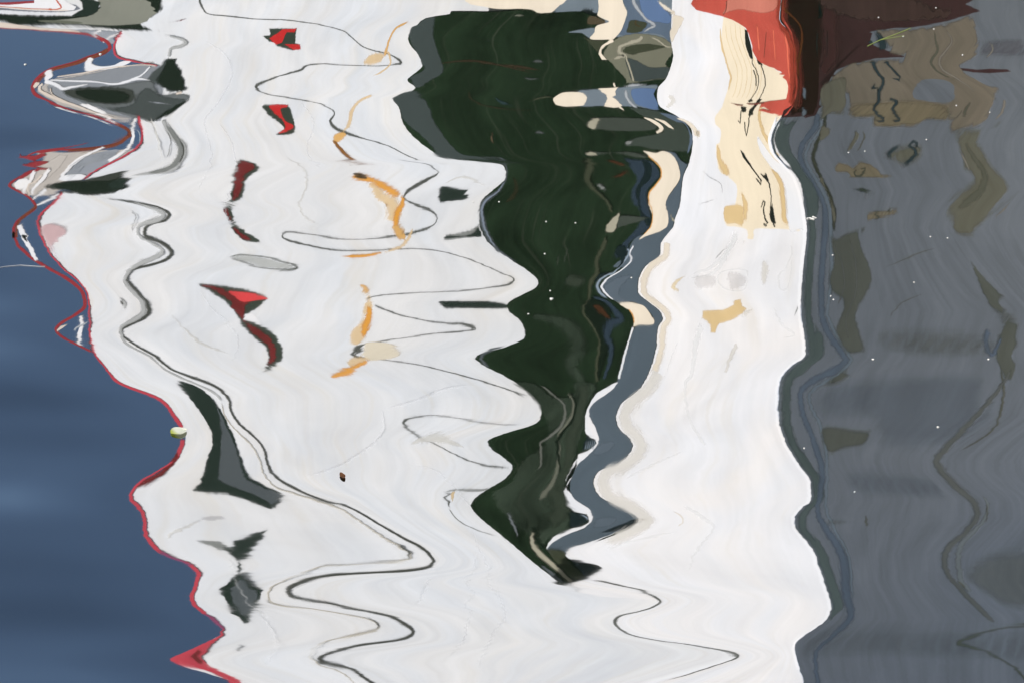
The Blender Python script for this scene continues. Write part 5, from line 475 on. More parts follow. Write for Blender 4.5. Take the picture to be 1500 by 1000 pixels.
    72,32,24,749,22,12,10,6,1,-2,-7,-10,-90,-22,102,38,26,24,16,7,-2,-8,-19,-126,-14,5915,26,17,18,15,12,12,17,19,131,39,-383,18,15,19,25,31,34,34,38,215,20,497,-20,0,9,
    11,1,-1,11,-19,0,9,9,-1,-2,6116,97,27,48,69,22,14,-277,89,23,51,75,22,15,614,4,4,5,3,5,0,-4,-1,4,1,-1,-2,-5,-8,-6,-9,-19,-12,-25,-41,128,7,7,20,10,13,16,15,4,9,2,0,
    -8,-11,-13,-9,-10,-21,-9,-10,-26,6350,14,20,68,21,18,18,18,12,39,12,13,25,25,24,15,15,28,12,16,16,-428,14,20,58,15,13,13,15,11,38,13,12,27,27,27,16,16,29,11,15,19,
    594,5,9,28,15,15,22,26,72,9,-178,5,10,32,17,15,18,25,81,15,6286,14,19,44,23,21,18,17,40,9,-212,14,19,42,20,16,16,17,42,9,484,-11,-7,-15,-5,-5,-8,-23,-35,-33,177,7,1,
    -2,-1,-10,-6,-8,-14,-20,6621,22,14,32,15,30,16,15,14,10,-177,17,12,28,12,30,16,15,13,10,851,21,35,46,115,21,-7,-21,-29,-34,-25,-8,5,11,5,-8,-32,-55,-68,-64,-32,-6,-2,
    4,10,20,44,36,6491,-13,-7,-2,0,17,18,24,27,27,24,21,20,19,18,15,15,15,12,6,-1,-10,-37,-23,-25,-30,-54,-52,1063,27,28,29,64,13,31,42,0,-23,-131,-108,-43,-29,-16,-1,8,
    18,31,33,6544,-6,1,6,20,6,20,8,7,10,40,35,10,1,-7,-19,-21,-30,-33,-29,-239,224,-223,223,1815,27,-41,27,-623,147,66,68,67,73,86,189,132,-828,146,67,69,69,73,84,186,
    133,2051,-19,-6,-3,4,11,18,46,34,-86,-27,-10,-5,2,13,21,51,39,-250,279,76,34,74,-462,274,75,35,77,2031,44,10,5,10,-71,23,17,8,21,-240,513,-518,514,2257,14,-21,14,
    -243,11,21,72,23,15,19,26,32,46,60,65,154,-542,12,21,71,24,15,19,25,32,45,59,65,154,2265,14,20,42,26,14,12,12,9,8,7,5,12,-180,14,19,38,26,13,12,11,10,8,8,6,13,-10,
    -70,-22,-12,105,-56,-27,-21,1584,-15,7,7,3,1,-1,-1,114,33,16,17,33,-99,32,21,19,27,2029,-2,1,1,6,-7,-17,-6,8,20,102,28,20,14,17,60,-140,27,20,14,17,61,2152,17,8,0,-1,
    -5,-21,9,3,2,1,4,-7,18,9,14,13,17,60,-132,21,14,15,11,14,58,2323,14,19,19,5,5,11,-74,11,15,12,7,6,21,-14,-1,10,-2,2481,49,-54,48,-73,-36,-9,-1,8,39,-31,-5,-3,1,2605,
    71,26,25,28,-150,74,21,21,33,134,12,16,12,23,-63,16,20,11,17,2642,1,2,0,5,-10,-9,-7,7,17,118,59,-58,59,2780,0,-10,1,63,123,-118,123,3034,92,-96,91,-58,50,-30,47,2027,
    23,-67,24,11,40,-70,40,2165,-12,-29,-12,191,63,64,16,15,19,-177,62,51,22,19,23,2369,-19,-17,-3,2,5,30,-26,-24,1,6,12,202,-38,-17,-29,94,-37,-17,-28,3664,57,22,30,
    -106,57,22,30,296,-24,-50,-11,95,-24,-48,-11,3583,51,94,18,-160,51,94,18,-402,10,21,62,20,15,15,11,8,5,6,0,-7,-165,13,22,70,37,26,17,12,9,5,-6,-13,-26,2987,13,20,44,
    16,15,17,17,17,13,17,15,24,-229,10,16,43,25,24,23,21,18,17,14,10,10,-1160,5,0,2,6,0,-2,5,0,-4,0,-4,-6,-3,2,-1,-6,-2,7,-5,2,19,19,-1,-5,8,-1,-9,5,-2,-10,-13,-3,3,10,3,
    3,0,-6,1,4,2,-9,-1,4,4,6,4,1,0,-3,-16,0,2,13,-4,1,0,-3,-1,7,4,6,3,2,-5,-10,9,2,5,1,-2,9,2,-3,1,-3,-9,-4,1,6,-3,6,11,7,0,-3,3,0,-3,4,1,-4,-28,-11,2,7,3,13,-7,1,5,1,-1,
    3,14,4,6,10,-5,0,-4,1,-3,-5,-7,-4,-24,-2,1,3,0,-5,-9,-29,-34,-105,-28,-22,-10,2,16,29,72,31,67,28,13,-5,-33,-60,-216,-67,-79,-422,-110,-83,-50,-11,41,12,283,35,52,80,
    16,-32,-25,-17,-10,-3,0,-9,-3,-33,-8,-1,9,19,4,-2,0,-2,4,9,42,6,4,14,6,15,4,13,-4,8,1,-3,8,5,8,-3,3,-5,8,11,6,4,1,-4,-30,0,-4,4,6,5,5,-6,-14,-9,5,13,8,6,0,3,5,9,18,
    11,1,-11,-3,9,12,5,619,1070,99,1,-123,-36,-4,2,0,-2,-20,-10,-13,-6,8,6,20,19,5,8,0,4,0,-7,2,0,2,-1,1,-6,-8,-3,0,3,1,11,1,-4,6,-3,2,-5,-3,-2,-4,0,-3,3,-4,2,-4,1,-4,2,
    0,4,8,1,-5,-1,-4,5,0,2,-1,3,-4,1,-3,3,-4,4,0,-7,-10,1,-5,-1,5,-3,7,-2,2,6,7,0,-1,3,-4,1,-2,0,2,-1,4,-1,-4,-10,-2,3,1,5,1,-2,9,21,14,-11,-58,-49,-301,-252,-257,-272,
    -64,-7,56,1156,346,156,135,62,29,32,73,39,68,23,16,14,15,19,26,30,30,53,22,18,33,82,24,27,57,31,67,71,36,85,37,21,66,94,77,25,20,50,18,15,16,99,30,57,27,27,25,23,18,
    16,30,17,38,60,68,22,22,20,18,33,33,33,53,21,55,30,122,86,101,56,105,81,35,61,26,23,43,67,23,43,39,77,87,43,21,23,41,22,42,37,46,10,16,9,12,16,45,49,59,30,30,29,27,
    24,46,22,111,31,49,39,48,28,17,13,6,-5,-55,2,7,21,10,9,10,23,22,51,20,20,17,13,4,0,-3,2,9,7,10,14,19,24,77,21,20,97,27,26,22,19,14,2,33,4,3,12,16,18,9,9,8,8,13,6,7,
    24,12,18,17,19,16,19,38,16,12,10,22,5,5,9,8,8,8,8,6,6,6,6,6,12,6,6,6,12,12,12,11,13,12,14,43,9,8,10,31,45,20,15,10,11,17,13,13,14,29,41,28,42,50,20,19,32,27,21,16,12,
    -39,-72,-19,-16,-39,-29,-41,-170,-90,-30,-114,-37,-37,-34,-75,-18,-37,-76,-33,-32,-34,-42,-22,-50,-59,-101,-78,-76,-195,-95,-61,-71,-127,-44,-15,-40,-79,-49,-86,-56,
    -56,-55,-54,-108,-60,-47,-101,-76,-76,-114,-119,-74,-50,-56,-38,-65,-47,-21,-36,-29,-351,-255,-212,-112,-99,-56,-63,-87,-61,-106,-68,-29,-23,-41,-91,-49,-50,-26,-52,
    -45,-64,-37,-18,-50,-30,-15,-17,-44,-83,-72,-81,-80,-78,-74,-75,-37,-91,-38,-21,-28,-60,-68,-164,-122,-32,-27,-22,-16,-10,6,44,30,26,20,16,16,46,-1478,81,39,18,14,9,
    10,-1,-8,-10,-25,-24,-37,-37,-45,-52,-53,-53,-95,-40,-27,-13,-2,8,7,18,8,3,-2,-35,-10,-48,-11,-5,3,11,8,5,1,-5,-6,-1,-1,-4,-5,-6,-6,-19,-4,3,3,15,45,6,9,-1,6,5,7,1,
    11,12,11,6,10,29,36,8,13,-4,1,3,1,0,-4,1,-4,2,0,20,4,2,-2,-12,227,89,46,19,17,18,12,8,8,-9,-7,-24,-21,-38,-35,-41,-40,-44,-97,-52,-52,-39,-23,-13,-3,51,6,-3,-5,-50,
    -9,-42,-9,-4,9,8,2,-7,1,-3,-9,-4,3,-1,-1,-5,-7,-21,-9,0,7,10,49,10,2,9,0,11,1,15,12,22,11,4,10,26,32,7,7,-2,3,-4,-14,-1,1,-2,2,-1,3,13,2,2,-5,-18,6661,9,7,3,4,6,5,8,
    9,10,12,13,15,13,14,15,13,13,24,12,13,13,13,10,6,18,12,12,8,38,6,16,5,5,10,11,12,21,27,21,21,19,17,9,8,8,8,23,15,6,7,6,17,6,7,7,7,13,6,7,5,12,6,6,7,15,14,1,5,17,7,8,
    27,8,8,9,9,9,9,45,11,11,21,32,-1011,6,5,3,4,4,5,6,7,10,10,14,12,15,14,13,13,12,25,13,15,15,15,14,17,30,12,11,8,35,6,18,6,5,13,12,13,14,13,15,20,19,18,9,8,9,9,25,16,7,
    7,6,17,7,6,6,7,12,6,5,5,9,5,5,6,11,13,11,29,16,7,7,24,8,8,9,9,10,10,43,11,10,20,32,-1111,5,7,1,-7,-7,-13,-2,9,2,10,-3,2,-11,-3,1,6,3,2,7,3,8,2,-1,-3,-6,-5,5,2,5,2,2,
    1,19,3,6,2,10,-1,-10,-6,-5,-2,2,-4,3,3,2,3,8,4,2,5,0,-4,1,-4,2,-4,-4,0,0,3,3,6,4,3467,15,45,45,28,13,26,14,32,36,53,60,43,45,19,16,27,28,14,26,12,28,18,29,8,11,19,27,
    26,91,156,141,31,-1182,14,47,55,43,14,24,12,26,31,48,52,32,25,12,13,26,29,13,28,15,41,24,51,22,16,13,19,20,89,167,143,29,-1078,-3,3,-3,-7,-13,-5,5,9,3,1,6,2,-3,0,-9,
    0,3,11,4,8,1,-1,-1,-1,-2,-3,-9,-2,-5,-4,-8,-14,-39,-13,9,33,27,7,13,-9,-1,-1,-10,-18,-10,0,8,10,10,6,8,4,7,8,8,14,-4,-1,-22,-6,-10,-10,-12,-8,-11,139,0,5,6,2,-9,-15,
    -6,-4,-2,0,1,0,-2,2,6,5,5,6,0,-1,-1,-6,4,-1,0,4,3,3,13,3,-6,-11,-25,-9,-4,-3,-2,-1,4,0,-1,1,3,4,7,10,9,7,6,2,1,1,0,1,-1,-1,-1,9,2,2,6,1,-4,-6,-24,4630,22,126,24,21,
    39,40,20,22,23,23,42,20,50,50,53,22,20,34,13,35,9,8,25,18,18,18,28,14,25,10,8,8,16,11,14,14,17,25,82,62,32,32,33,35,29,25,20,18,17,17,37,17,17,14,13,11,-12,-3,33,17,
    33,16,17,17,33,-1603,20,130,29,24,39,34,14,15,15,16,32,15,29,24,24,14,16,38,21,51,34,38,58,26,25,22,33,16,25,12,11,8,13,7,6,9,11,13,43,35,20,20,18,17,16,16,18,18,19,
    21,42,21,20,19,18,51,75,29,35,16,29,14,14,13,31,-1140,18,27,30,26,17,4,-8,-27,-46,-10,-20,-11,-9,-8,-14,-3,2,21,2,-2,3,1512,-5,0,4,6,8,13,18,43,77,19,55,22,8,-11,-56,
    -27,-21,-59,-21,-44,-18,-1192,30,19,12,4,1,4,6,12,18,51,10,-2,-36,0,-118,40,25,20,10,8,8,4,7,20,-37,7,4,35,-13,2446,10,8,11,11,13,30,15,19,47,8,-37,-27,20,79,-214,3,
    5,7,10,11,29,16,25,47,13,-21,-26,12,80,-1291,32,18,38,61,9,-14,-33,-97,35,16,34,61,11,-28,-34,1405,41,15,19,23,-9,1,-2,-98,37,12,18,26,18,3,-6,-586,20,27,30,28,22,15,
    12,8,6,11,7,8,16,7,9,12,15,76,62,33,31,24,17,12,10,6,4,5,2,-1,5,33,9,2,-7,-3,-13,-3,-1,16,9,11,3,-18,-6,-9,-11,-35,-16,-12,-4,-1,-3,-5,-36,-19,-23,-14,-4,2,3,7,13,9,
    -7,1,4,17,6,8,-1,-13,-6,-2,2,9,19,29,49,3,-18,-33,-89,-171,-38,-26,-11,8,12,5,-19,-24,-9,-15,-12,-14,-17,-18,-40,-22,-48,-22,-16,-11,-14,-2,4,16,51,19,9,14,9,-2,-7,
    -25,-34,-17,-21,-23,-23,-17,-10,-8,-5,0,-12,1,50,10,11,6,2,-3,-13,-32,-3,7,11,15,20,21,75,20,11,7,22,3,1,-2,-4,-17,-14,-8,-21,-31,-20,-7,-4,4,28,11,13,27,3,1478,1,3,
    5,7,9,10,10,12,18,109,96,35,43,14,12,12,9,24,26,16,17,16,16,14,16,17,21,78,53,27,28,49,22,22,30,33,38,19,17,54,39,39,20,112,23,11,-6,-42,-25,-22,-18,-18,-16,-16,-62,
    -23,-16,-5,7,16,52,27,29,34,77,33,26,42,21,49,25,89,59,64,42,35,24,17,19,6,4,0,-6,0,3,7,18,26,26,18,11,-9,-15,-42,-17,-9,-7,-5,-10,-2,1,-4,-11,-23,-59,-27,-18,-9,1,
    -7,-16,-49,-48,-23,-16,-30,-27,-12,-6,-3,-6,-13,-18,-23,-27,-74,-64,-16,-18,-18,-26,-28,-28,-22,-19,-28,-17,-20,-20,-22,-22,-18,-55,-20,-20,-21,-87,-20,-19,-19,-19,
    -62,-42,-21,-40,-54,-27,-17,-23,-34,-132,-35,-30,-52,-24,-182,12,14,24,16,45,10,5,7,12,34,13,8,2,1,5,3,-1,-12,-4,-5,-4,-13,-45,-18,-21,-20,-20,-17,-9,0,8,15,1,-5,-8,
    -9,-4,-1,-3,-10,-3,-7,-3,-3,-15,-3,-1,1,9,2514,5,11,37,20,51,33,32,27,18,25,13,17,23,50,27,30,33,72,34,187,29,19,-9,7,13,10,-2,-23,-52,-68,-111,-80,-38,-26,-19,-16,
    -18,-21,-17,-32,-19,-49,-52,-24,-41,-20,-19,-17,-36,-24,-14,-5,1,3,13,3,5,12,2,6,11,5,-10,-3,-5,2,6,4,3,9,4,4,10,2320,41,19,63,22,42,68,20,37,18,89,61,-463,40,16,52,
    19,37,58,19,35,16,89,60,-785,5,1,5,11,22,7,16,22,-60,14,6,8,11,28,12,5,2,2667,59,70,22,20,35,14,18,24,-266,58,64,17,16,30,14,24,32,-715,23,36,41,36,26,13,7,2,-3,-5,
    -11,-18,-22,-20,-22,-23,-21,-17,-10,-10,-8,-2,3154,-12,-9,-4,1,9,19,30,36,35,24,10,-3,-9,-5,2,6,1,-10,-20,-28,-29,-26,-571,24,4,3,1,0,-2,-4,28,4,3,-1,-1,-6,3027,98,
    19,18,21,22,54,-240,100,21,20,23,22,55,-256,-9,-4,-2,1,8,11,15,21,55,32,38,27,43,5,-2,-228,-6,-2,0,3,9,14,16,22,59,32,37,28,35,8,-1,2229,24,17,20,21,22,24,25,26,55,
    28,29,35,69,31,23,-446,25,17,18,19,20,20,23,25,50,26,28,35,72,31,23,-188,-4,1,6,2,-2,-12,-4,-1,0,2,6,34,7,0,6,5,-2,-15,-4,-2,-1,0,1,2805,64,28,28,29,33,75,36,32,29,
    50,79,-497,58,29,31,32,37,79,36,33,28,51,79,-588,-23,-4,-2,1,11,7,16,9,34,10,7,5,7,11,2,-1,-5,-23,-60,-22,-5,-1,1,10,7,16,9,34,10,7,5,7,11,3,-2,-5,-23,1533,66,29,30,
    28,88,28,50,22,56,20,22,27,59,55,23,21,19,54,-698,66,30,29,29,87,28,51,21,56,20,23,27,59,55,23,21,20,54,-538,-25,-5,-2,0,10,7,17,9,33,9,7,4,6,10,2,-2,-5,-22,-51,-25,
    -5,-2,1,9,7,17,9,33,9,7,4,6,10,2,-2,-5,-22,1527,67,30,30,28,88,28,51,21,56,20,23,26,60,55,23,21,19,54,-700,67,29,30,29,87,28,51,21,56,21,22,27,60,56,23,20,20,54,-489,
    -27,-6,-2,0,5,4,7,17,9,33,8,7,4,5,7,2,-2,-5,-21,-42,-27,-6,-2,0,4,4,8,16,9,33,8,7,4,5,8,1,-2,-5,-21,1522,68,29,30,29,58,30,28,51,21,56,20,23,27,60,56,23,20,19,54,
    -703,68,30,30,29,57,30,28,51,21,57,20,23,27,60,56,23,21,19,54,-439,-29,-7,-2,-1,5,3,8,16,9,32,9,6,3,11,-2,-5,-20,-34,-29,-6,-3,0,4,4,7,17,8,32,9,6,3,11,-2,-5,-20,
    1516,69,30,30,29,58,30,28,50,22,56,21,23,26,140,21,19,53,-705,69,29,31,28,58,30,28,51,21,57,20,23,27,140,21,19,54,-390,-31,-7,-3,-1,4,4,7,17,9,31,8,6,3,7,-2,-5,-20,
    -24,-31,-8,-3,0,3,4,7,17,9,31,8,6,3,7,-2,-5,-20,1510,70,30,31,29,58,30,28,50,22,57,20,23,27,140,21,19,53,-708,70,30,30,29,58,30,28,50,22,57,20,23,28,141,20,20,53,
    -340,-34,-7,-4,-1,3,4,7,26,30,8,5,3,4,-2,-5,-19,-16,-33,-8,-3,-1,3,3,7,26,30,8,6,2,4,-2,-5,-19,1505,70,31,30,29,59,30,28,72,57,20,23,27,142,20,19,53,-711,71,30,31,29,
    58,30,28,72,57,20,24,27,142,21,19,53,-661,-9,-4,-4,0,1,4,10,8,77,9,7,2,-2,-92,-8,-3,-3,0,1,4,10,7,80,9,5,0,-4,1585,33,22,51,73,24,24,48,24,157,36,42,20,29,-584,33,22,
    50,72,24,24,48,24,157,40,42,20,29,-424,21,0,4,0,12,-28,-26,-6,-3,19,1585,4,28,81,58,110,-3,-66,-27,-28,-125,-354,40,26,-18,-21,-13,1868,12,40,-9,2,-22,-402,11,38,24,
    14,-5,-52,-23,10,38,25,13,-5,-52,1857,52,51,62,62,58,93,-379,50,50,64,64,60,93,-309,25,19,9,-13,-22,-11,25,18,10,-14,-22,1912,63,64,61,57,51,-298,62,65,63,60,50,-377,
    21,13,9,-35,20,14,9,1970,44,51,45,-144,45,53,46,-356,-28,16,29,2218,19,7,-10,-293,30,-52,-14,14,-47,16,40,2209,2,73,37,8,14,-48,-65,-428,39,-5,-35,2302,-8,24,8,-427,
    -24,-4,-12,-13,60,-22,-3,-15,-29,2288,41,48,50,-24,-113,40,47,55,-23,-348,-14,-1,-7,-22,-11,64,-13,1,-10,-43,-10,2318,48,76,91,-60,-64,-89,47,75,96,-63,-64,-441,54,
    -25,-20,2279,1,40,-3,-360,49,-29,-29,4,2294,-40,81,3,-22,-464,26,20,7,20,-34,-25,-1,2676,14,15,23,93,-20,-68,-29,-418,40,19,-2,-37,-3,34,22,-24,-36,2803,92,46,22,-47,
    -122,95,47,38,-53,-337,19,31,3,-17,-11,17,27,-62,32,24,-2,-18,-6,16,21,2873,33,41,78,100,68,54,38,-418,25,50,81,102,67,50,40,-316,44,-5,0,-32,2887,-29,26,48,-9,-284,
    19,5,-35,-17,18,3110,111,44,-31,-51,-49,-381,21,4,-14,12,22,-6,-21,-25,20,24,-17,12,25,-16,-27,3141,-42,11,48,59,42,17,-14,-123,-45,15,48,57,43,26,-14,-956,92,181,
    210,208,233,73,-40,-30,9,22,20,7,-2,-8,2,-13,-4,-4,9,12,-7,0,4,-8,4,7,-99,31,-56,-35,-141,38,87,-82,-39,12,77,125,5,-4,-2,-15,-31,22,-52,31,-73,-98,-70,-16,-28,5,-3,
    -5,-9,-3,-36,-40,-28,-91,-188,-100,-44,1415,-166,-18,-24,-27,-34,-8,81,51,109,16,17,26,31,64,30,146,30,143,52,104,56,25,47,57,34,35,18,-8,-2,4,-11,-16,8,-21,7,-31,
    -22,-22,-71,-24,-25,-42,-20,-24,-6,-20,-27,-29,-41,-25,-51,-44,-59,-58,-35,-36,-29,-26,-8,-19,-13,-9,-26,-574,88,60,61,58,58,62,60,51,36,18,6,-3,-6,-11,-15,-23,-28,
    -35,-38,-48,-173,-50,-43,-41,-66,-19,-6,38,-5,-7,1341,-59,-36,-34,-26,-19,-17,-10,-2,9,26,40,44,40,29,22,17,14,12,10,5,-1,4,10,14,27,4,-8,-58,-17,-15,-579,1,-3,-7,
    -18,38,1,-3,-9,-21,1351,42,21,18,30,-112,42,23,20,29,-13,4,2,-5,-30,-5,-22,-1,5,3,6,5,7,42,5,5,-2,-26,-6,-24,-2,2,2,5,4,6,1408,11,18,23,86,27,144,28,82,30,68,85,96,
    -703,10,16,23,86,28,147,29,83,30,67,86,96,-224,-46,-6,-10,69,-46,-7,-10,1588,147,27,83,-257,147,27,83,-269,-31,-9,-23,-2,1,78,-31,-9,-24,-2,1,1495,67,28,149,29,40,
    -316,67,29,149,29,40,-142,-9,-7,-26,-2,1,2,8,43,-9,-7,-26,-3,2,1,8,1542,22,28,135,32,33,32,75,-359,22,28,136,31,33,33,74,-527,55,51,-106,56,50,2259,13,0,-15,9,1,-392,
    19,33,99,-151,19,31,98,2255,4,1,-16,9,-1,-2,-16,-43,0,12,1,-18,-10,0,11,4,9,0,3,-1,-1,8,3,30,0,10,3,-11,-7,-2,2,0,7,-1,4,4,-6,-1,3,1086,179,123,50,46,34,23,25,17,95,
    52,56,131,191,112,13,-1154,180,122,46,35,23,14,32,24,103,60,62,131,197,116,12,-811,25,17,152,110,29,56,-19,31,-56,-115,-70,-2,-5,-15,-41,1,-4,-49,-24,4120,-51,-26,
    -14,-58,-47,-9,67,24,53,65,26,21,21,44,-3,-46,-22,-31,-7,-461,21,30,32,23,9,-14,-61,-31,-20,-11,5,4034,-10,-11,-8,-4,2,14,47,21,10,-10,-27,-539,57,-55,61,3447,24,-55,
    24,-809,-44,-10,-15,-12,-5,14,30,50,-42,-10,-12,-7,-1,5,26,3724,37,10,15,16,23,20,23,-136,40,11,16,14,5,9,26,-310,13,5,3,1,8,3,3,-11,20,7,5,4,1,0,-7,3585,41,18,18,18,
    41,23,56,-216,41,18,19,19,42,23,56,-518,-12,-9,-7,-4,-1,8,29,12,11,7,-11,-14,-8,-7,-4,0,8,24,11,9,4,4306,35,24,28,29,28,30,64,31,26,19,-300,35,24,27,27,26,27,63,30,
    26,18,-594,10,3,-2,-17,-26,-11,-5,-3,-4,-5,-7,-10,-12,-16,-18,-20,-46,237,3,-1,-7,-22,-27,-6,-4,-5,-7,-10,-11,-14,-15,-18,-21,-21,-48,3338,51,23,25,52,58,25,20,17,14,
    13,12,11,10,9,9,7,15,-359,52,26,27,54,57,24,19,16,14,13,11,11,9,8,7,6,10,-591,1,-25,-1,6,0,-6,-9,-11,-28,-19,-24,-27,-63,225,0,-24,5,5,-4,-9,-11,-13,-31,-22,-26,-27,
    -64,3360,78,112,46,32,22,18,15,12,19,8,6,4,7,-373,79,114,46,33,24,19,15,13,19,8,5,4,4,-370,-10,-9,-15,-13,-35,-36,-17,-34,-17,-15,-12,-7,-2,5,9,11,11,13,32,32,15,16,
    15,15,14,11,12,7,7,-7,-10,-9,-13,-12,-33,-35,-17,-33,-17,-14,-12,-6,-2,5,8,11,10,13,31,31,14,16,15,14,13,10,11,6,7,3736,-31,-19,-14,-5,-5,1,3,10,8,8,10,10,17,20,21,
    19,11,11,20,13,3,0,-2,-4,-5,-7,-16,-21,-33,-22,-31,-17,-12,-5,-5,1,3,10,7,9,9,9,15,18,19,18,11,11,19,12,3,0,-2,-3,-5,-6,-15,-20,-33,-120,10,5,1,-7,-8,-4,-10,-23,-8,
    -4,-1,2,13,10,12,13,14,12,8,4,-1,-2,-6,-25,11,6,2,-8,-7,-5,-11,-23,-7,-3,-1,3,12,9,7,8,12,11,10,3,-1,-2,-6,3439,30,21,25,66,43,17,17,24,14,16,17,36,43,20,10,-3,-11,
    -21,-29,-28,-75,-39,-57,-138,30,22,26,68,44,18,19,24,12,15,15,33,40,17,7,-1,-9,-17,-28,-27,-75,-38,-57,-536,9,14,36,34,34,14,12,8,5,-1,-6,-9,-13,-42,-33,-14,-8,-7,
    -23,-8,-5,3690,-5,-3,2,8,15,9,10,15,18,18,15,10,8,18,17,-4,-10,-15,-73,-21,-18,-755,17,29,35,33,25,16,13,6,-3,-8,-19,-29,-32,-30,-21,-14,-11,-6,-4,3730,-10,-7,-4,0,5,
    13,19,24,23,17,13,10,7,2,-4,-16,-24,-27,-24,-799,-3,-15,-9,-7,-3,3,10,41,14,4,-3,-11,0,10,19,36,42,27,18,14,9,2,-3,4,5,8,-178,-3,-16,-7,-6,-5,0,9,38,12,3,-4,-13,-1,7,
    17,34,40,26,17,14,10,5,-1,3,6,6,4146,34,54,33,38,47,57,64,120,46,27,15,26,22,33,42,46,48,51,52,49,50,56,56,50,42,30,-1177,35,53,32,36,44,56,63,121,48,33,21,22,14,27,
    41,45,47,51,51,48,48,54,54,50,41,30,-212,3,4,6,10,12,17,61,14,5,-4,-17,-62,-44,5,5,7,10,12,16,61,14,7,-11,-20,-61,3984,39,26,26,25,22,18,49,13,7,4,7,10,-249,39,25,26,
    24,20,17,47,14,15,15,6,7,-955,51,20,8,3,9,21,26,31,55,-227,50,14,3,3,13,23,28,34,56,5654,-55,-24,-21,-20,-23,-27,-29,-29,-45,268,-58,-24,-21,-21,-23,-27,-28,-29,-43,
    -988,82,19,21,55,82,-263,72,17,22,58,89,6346,-50,-12,-12,-29,-38,137,-54,-12,-12,-28,-36,-950,-20,-6,-5,0,8,7,19,-17,-5,-5,1,7,3,4319,54,26,54,30,96,149,-408,56,26,
    54,30,96,147,-717,21,16,18,20,19,18,35,13,10,7,4,0,-1,-4,-8,-48,-95,-15,23,19,19,18,18,14,31,16,12,7,4,0,-3,-4,-12,-49,-96,5931,46,31,32,30,26,19,28,14,15,21,51,28,
    28,28,28,71,127,-638,41,29,30,30,25,22,38,19,22,25,54,28,28,27,28,68,126,-805,14,19,0,-7,0,-20,15,19,-1,-6,0,5987,51,55,19,36,12,-180,49,60,26,38,11,-902,21,-5,23,
    2214,74,-79,73,-1070,27,5,-4,-13,-20,-55,88,27,6,-11,-21,-33,-67,2233,28,13,7,14,17,29,-131,36,27,20,18,19,29,-964,98,80,17,12,10,3,-1,-217,98,81,17,13,10,2,-1,2895,
    49,31,8,10,18,22,34,-175,48,31,9,10,20,23,34,-980,98,88,-187,98,87,3161,-24,-30,52,-25,-30,-664,0,6,8,22,34,-77,2,6,10,23,34,3604,-23,-17,-18,-32,-39,126,-23,-17,-18,
    -32,-38,-1034,30,-31,29,5016,3,-8,0,-66,29,17,9,8,14,-84,30,18,10,9,15,4075,-62,-46,-27,-30,-68,230,-61,-45,-28,-29,-68,-61,-1,1,12,-8,2,-6,1,8,0,14,8,0,-3,5,0,-3,3,
    -1,4,-2,3,-2,3,-2,-4,5,1,5,-1,-8,-5,0,-3,0,5,0,5,-2,4,-3,1,3,1,3,7,-1,3,-4,3,-1,-11,-1,-3,-2,5,8,6,-3,-5,-3,0,8,1,-2,0,-8,-6,-6,-16,-9,-33,-12,-9,-17,13,23,30,45,-1,
    -8,-14,-10,2,5,5,21,18,5,9,-1,4,0,-6,2,-1,2,-1,2,-7,-7,-4,1,2,2,10,1,-3,5,-3,2,-5,-3,-2,-4,1,-3,2,-4,2,-4,2,-5,2,0,5,8,0,-5,0,-5,5,0,2,-1,3,-4,1,-3,3,-4,4,0,-6,-10,0,
    -5,0,4,0,5,-1,-21,-22,2318,6,16,67,65,44,53,26,49,48,90,40,23,29,68,37,69,60,87,63,56,98,112,212,178,114,314,29,36,21,47,65,39,37,19,50,74,118,114,76,76,148,60,81,55,
    81,56,56,85,49,80,39,16,44,101,97,60,95,272,113,97,29,49,23,41,34,32,34,19,39,20,40,19,21,59,38,38,59,-6,-26,-36,-40,-38,-33,-44,-18,-37,-76,-34,-31,-34,-42,-22,-50,
    -59,-101,-78,-76,-196,-95,-60,-71,-127,-44,-15,-40,-79,-49,-86,-56,-56,-55,-54,-108,-60,-47,-101,-76,-76,-114,-119,-74,-50,-56,-38,-65,-47,-21,-36,-29,-351,-255,-212,
    -112,-99,-56,-63,-87,-61,-106,-67,-29,-24,-41,-91,-49,-49,-26,-53,-45,-43,-20,-44,-35,-1,2,-7,1,-3,-47,-22,-29,-14,8,5,5,13,46,21,22,11,19,2,-3,3,6,0,-15,4,-1,5,-2,4,
    0,-15,-13,-4,-2,-6,-1,3,-1,5,4,18,6,2,-8,3,6,4,-7,4,0,-11,-7,-5,-8,1,-7,1,4,-8,-1,5,-7,-2,3,-11,0,6,0,7,3,18,2,-12,-1,0,-4,-3,-3,6,-1,6,0,5,-2,5,1,-9,1,-5,6,1,-10,10,
    0,-16,-10,-14,-1,2,-5,-8,-1,11,-8,3,14,-3,3,15,17,1,-3,8,0,-9,2,-1,-5,0,6,0,-3,9,-1,-9,-2,-11,-15,-4,9,0,14,2,-2,-3,-169,-327,-234,67,529,68,58,2430,670,180,319,469,
    413,407,400,347,784,193,1149,264,5,7,29,115,12,8,17,11,38,30,8,0,-1,-6,-10,-14,-16,-20,-23,-27,-31,-39,-44,-48,-51,-55,-38,22,98,23,33,34,12,3,4,0,9,130,63,62,44,129,
    57,49,41,29,22,16,13,8,12,33,7,2,-1,-8,-16,-44,-7,9,6,28,69,59,49,21,19,15,10,50,6,2,-2,-5,-8,-11,-15,-27,-35,-31,-72,-24,-4,11,160,10,-2572,-2449,-4009,-441,-54,385,
    54,7829,-152,-113,-38,-32,-138,-48,-51,-41,-27,-22,-17,-11,-14,-28,-26,-29,-22,-16,-19,-18,-19,-22,-57,-58,-102,-75,-77,-102,-92,-102,-46,-23,-22,-52,-26,-25,-75,-42,
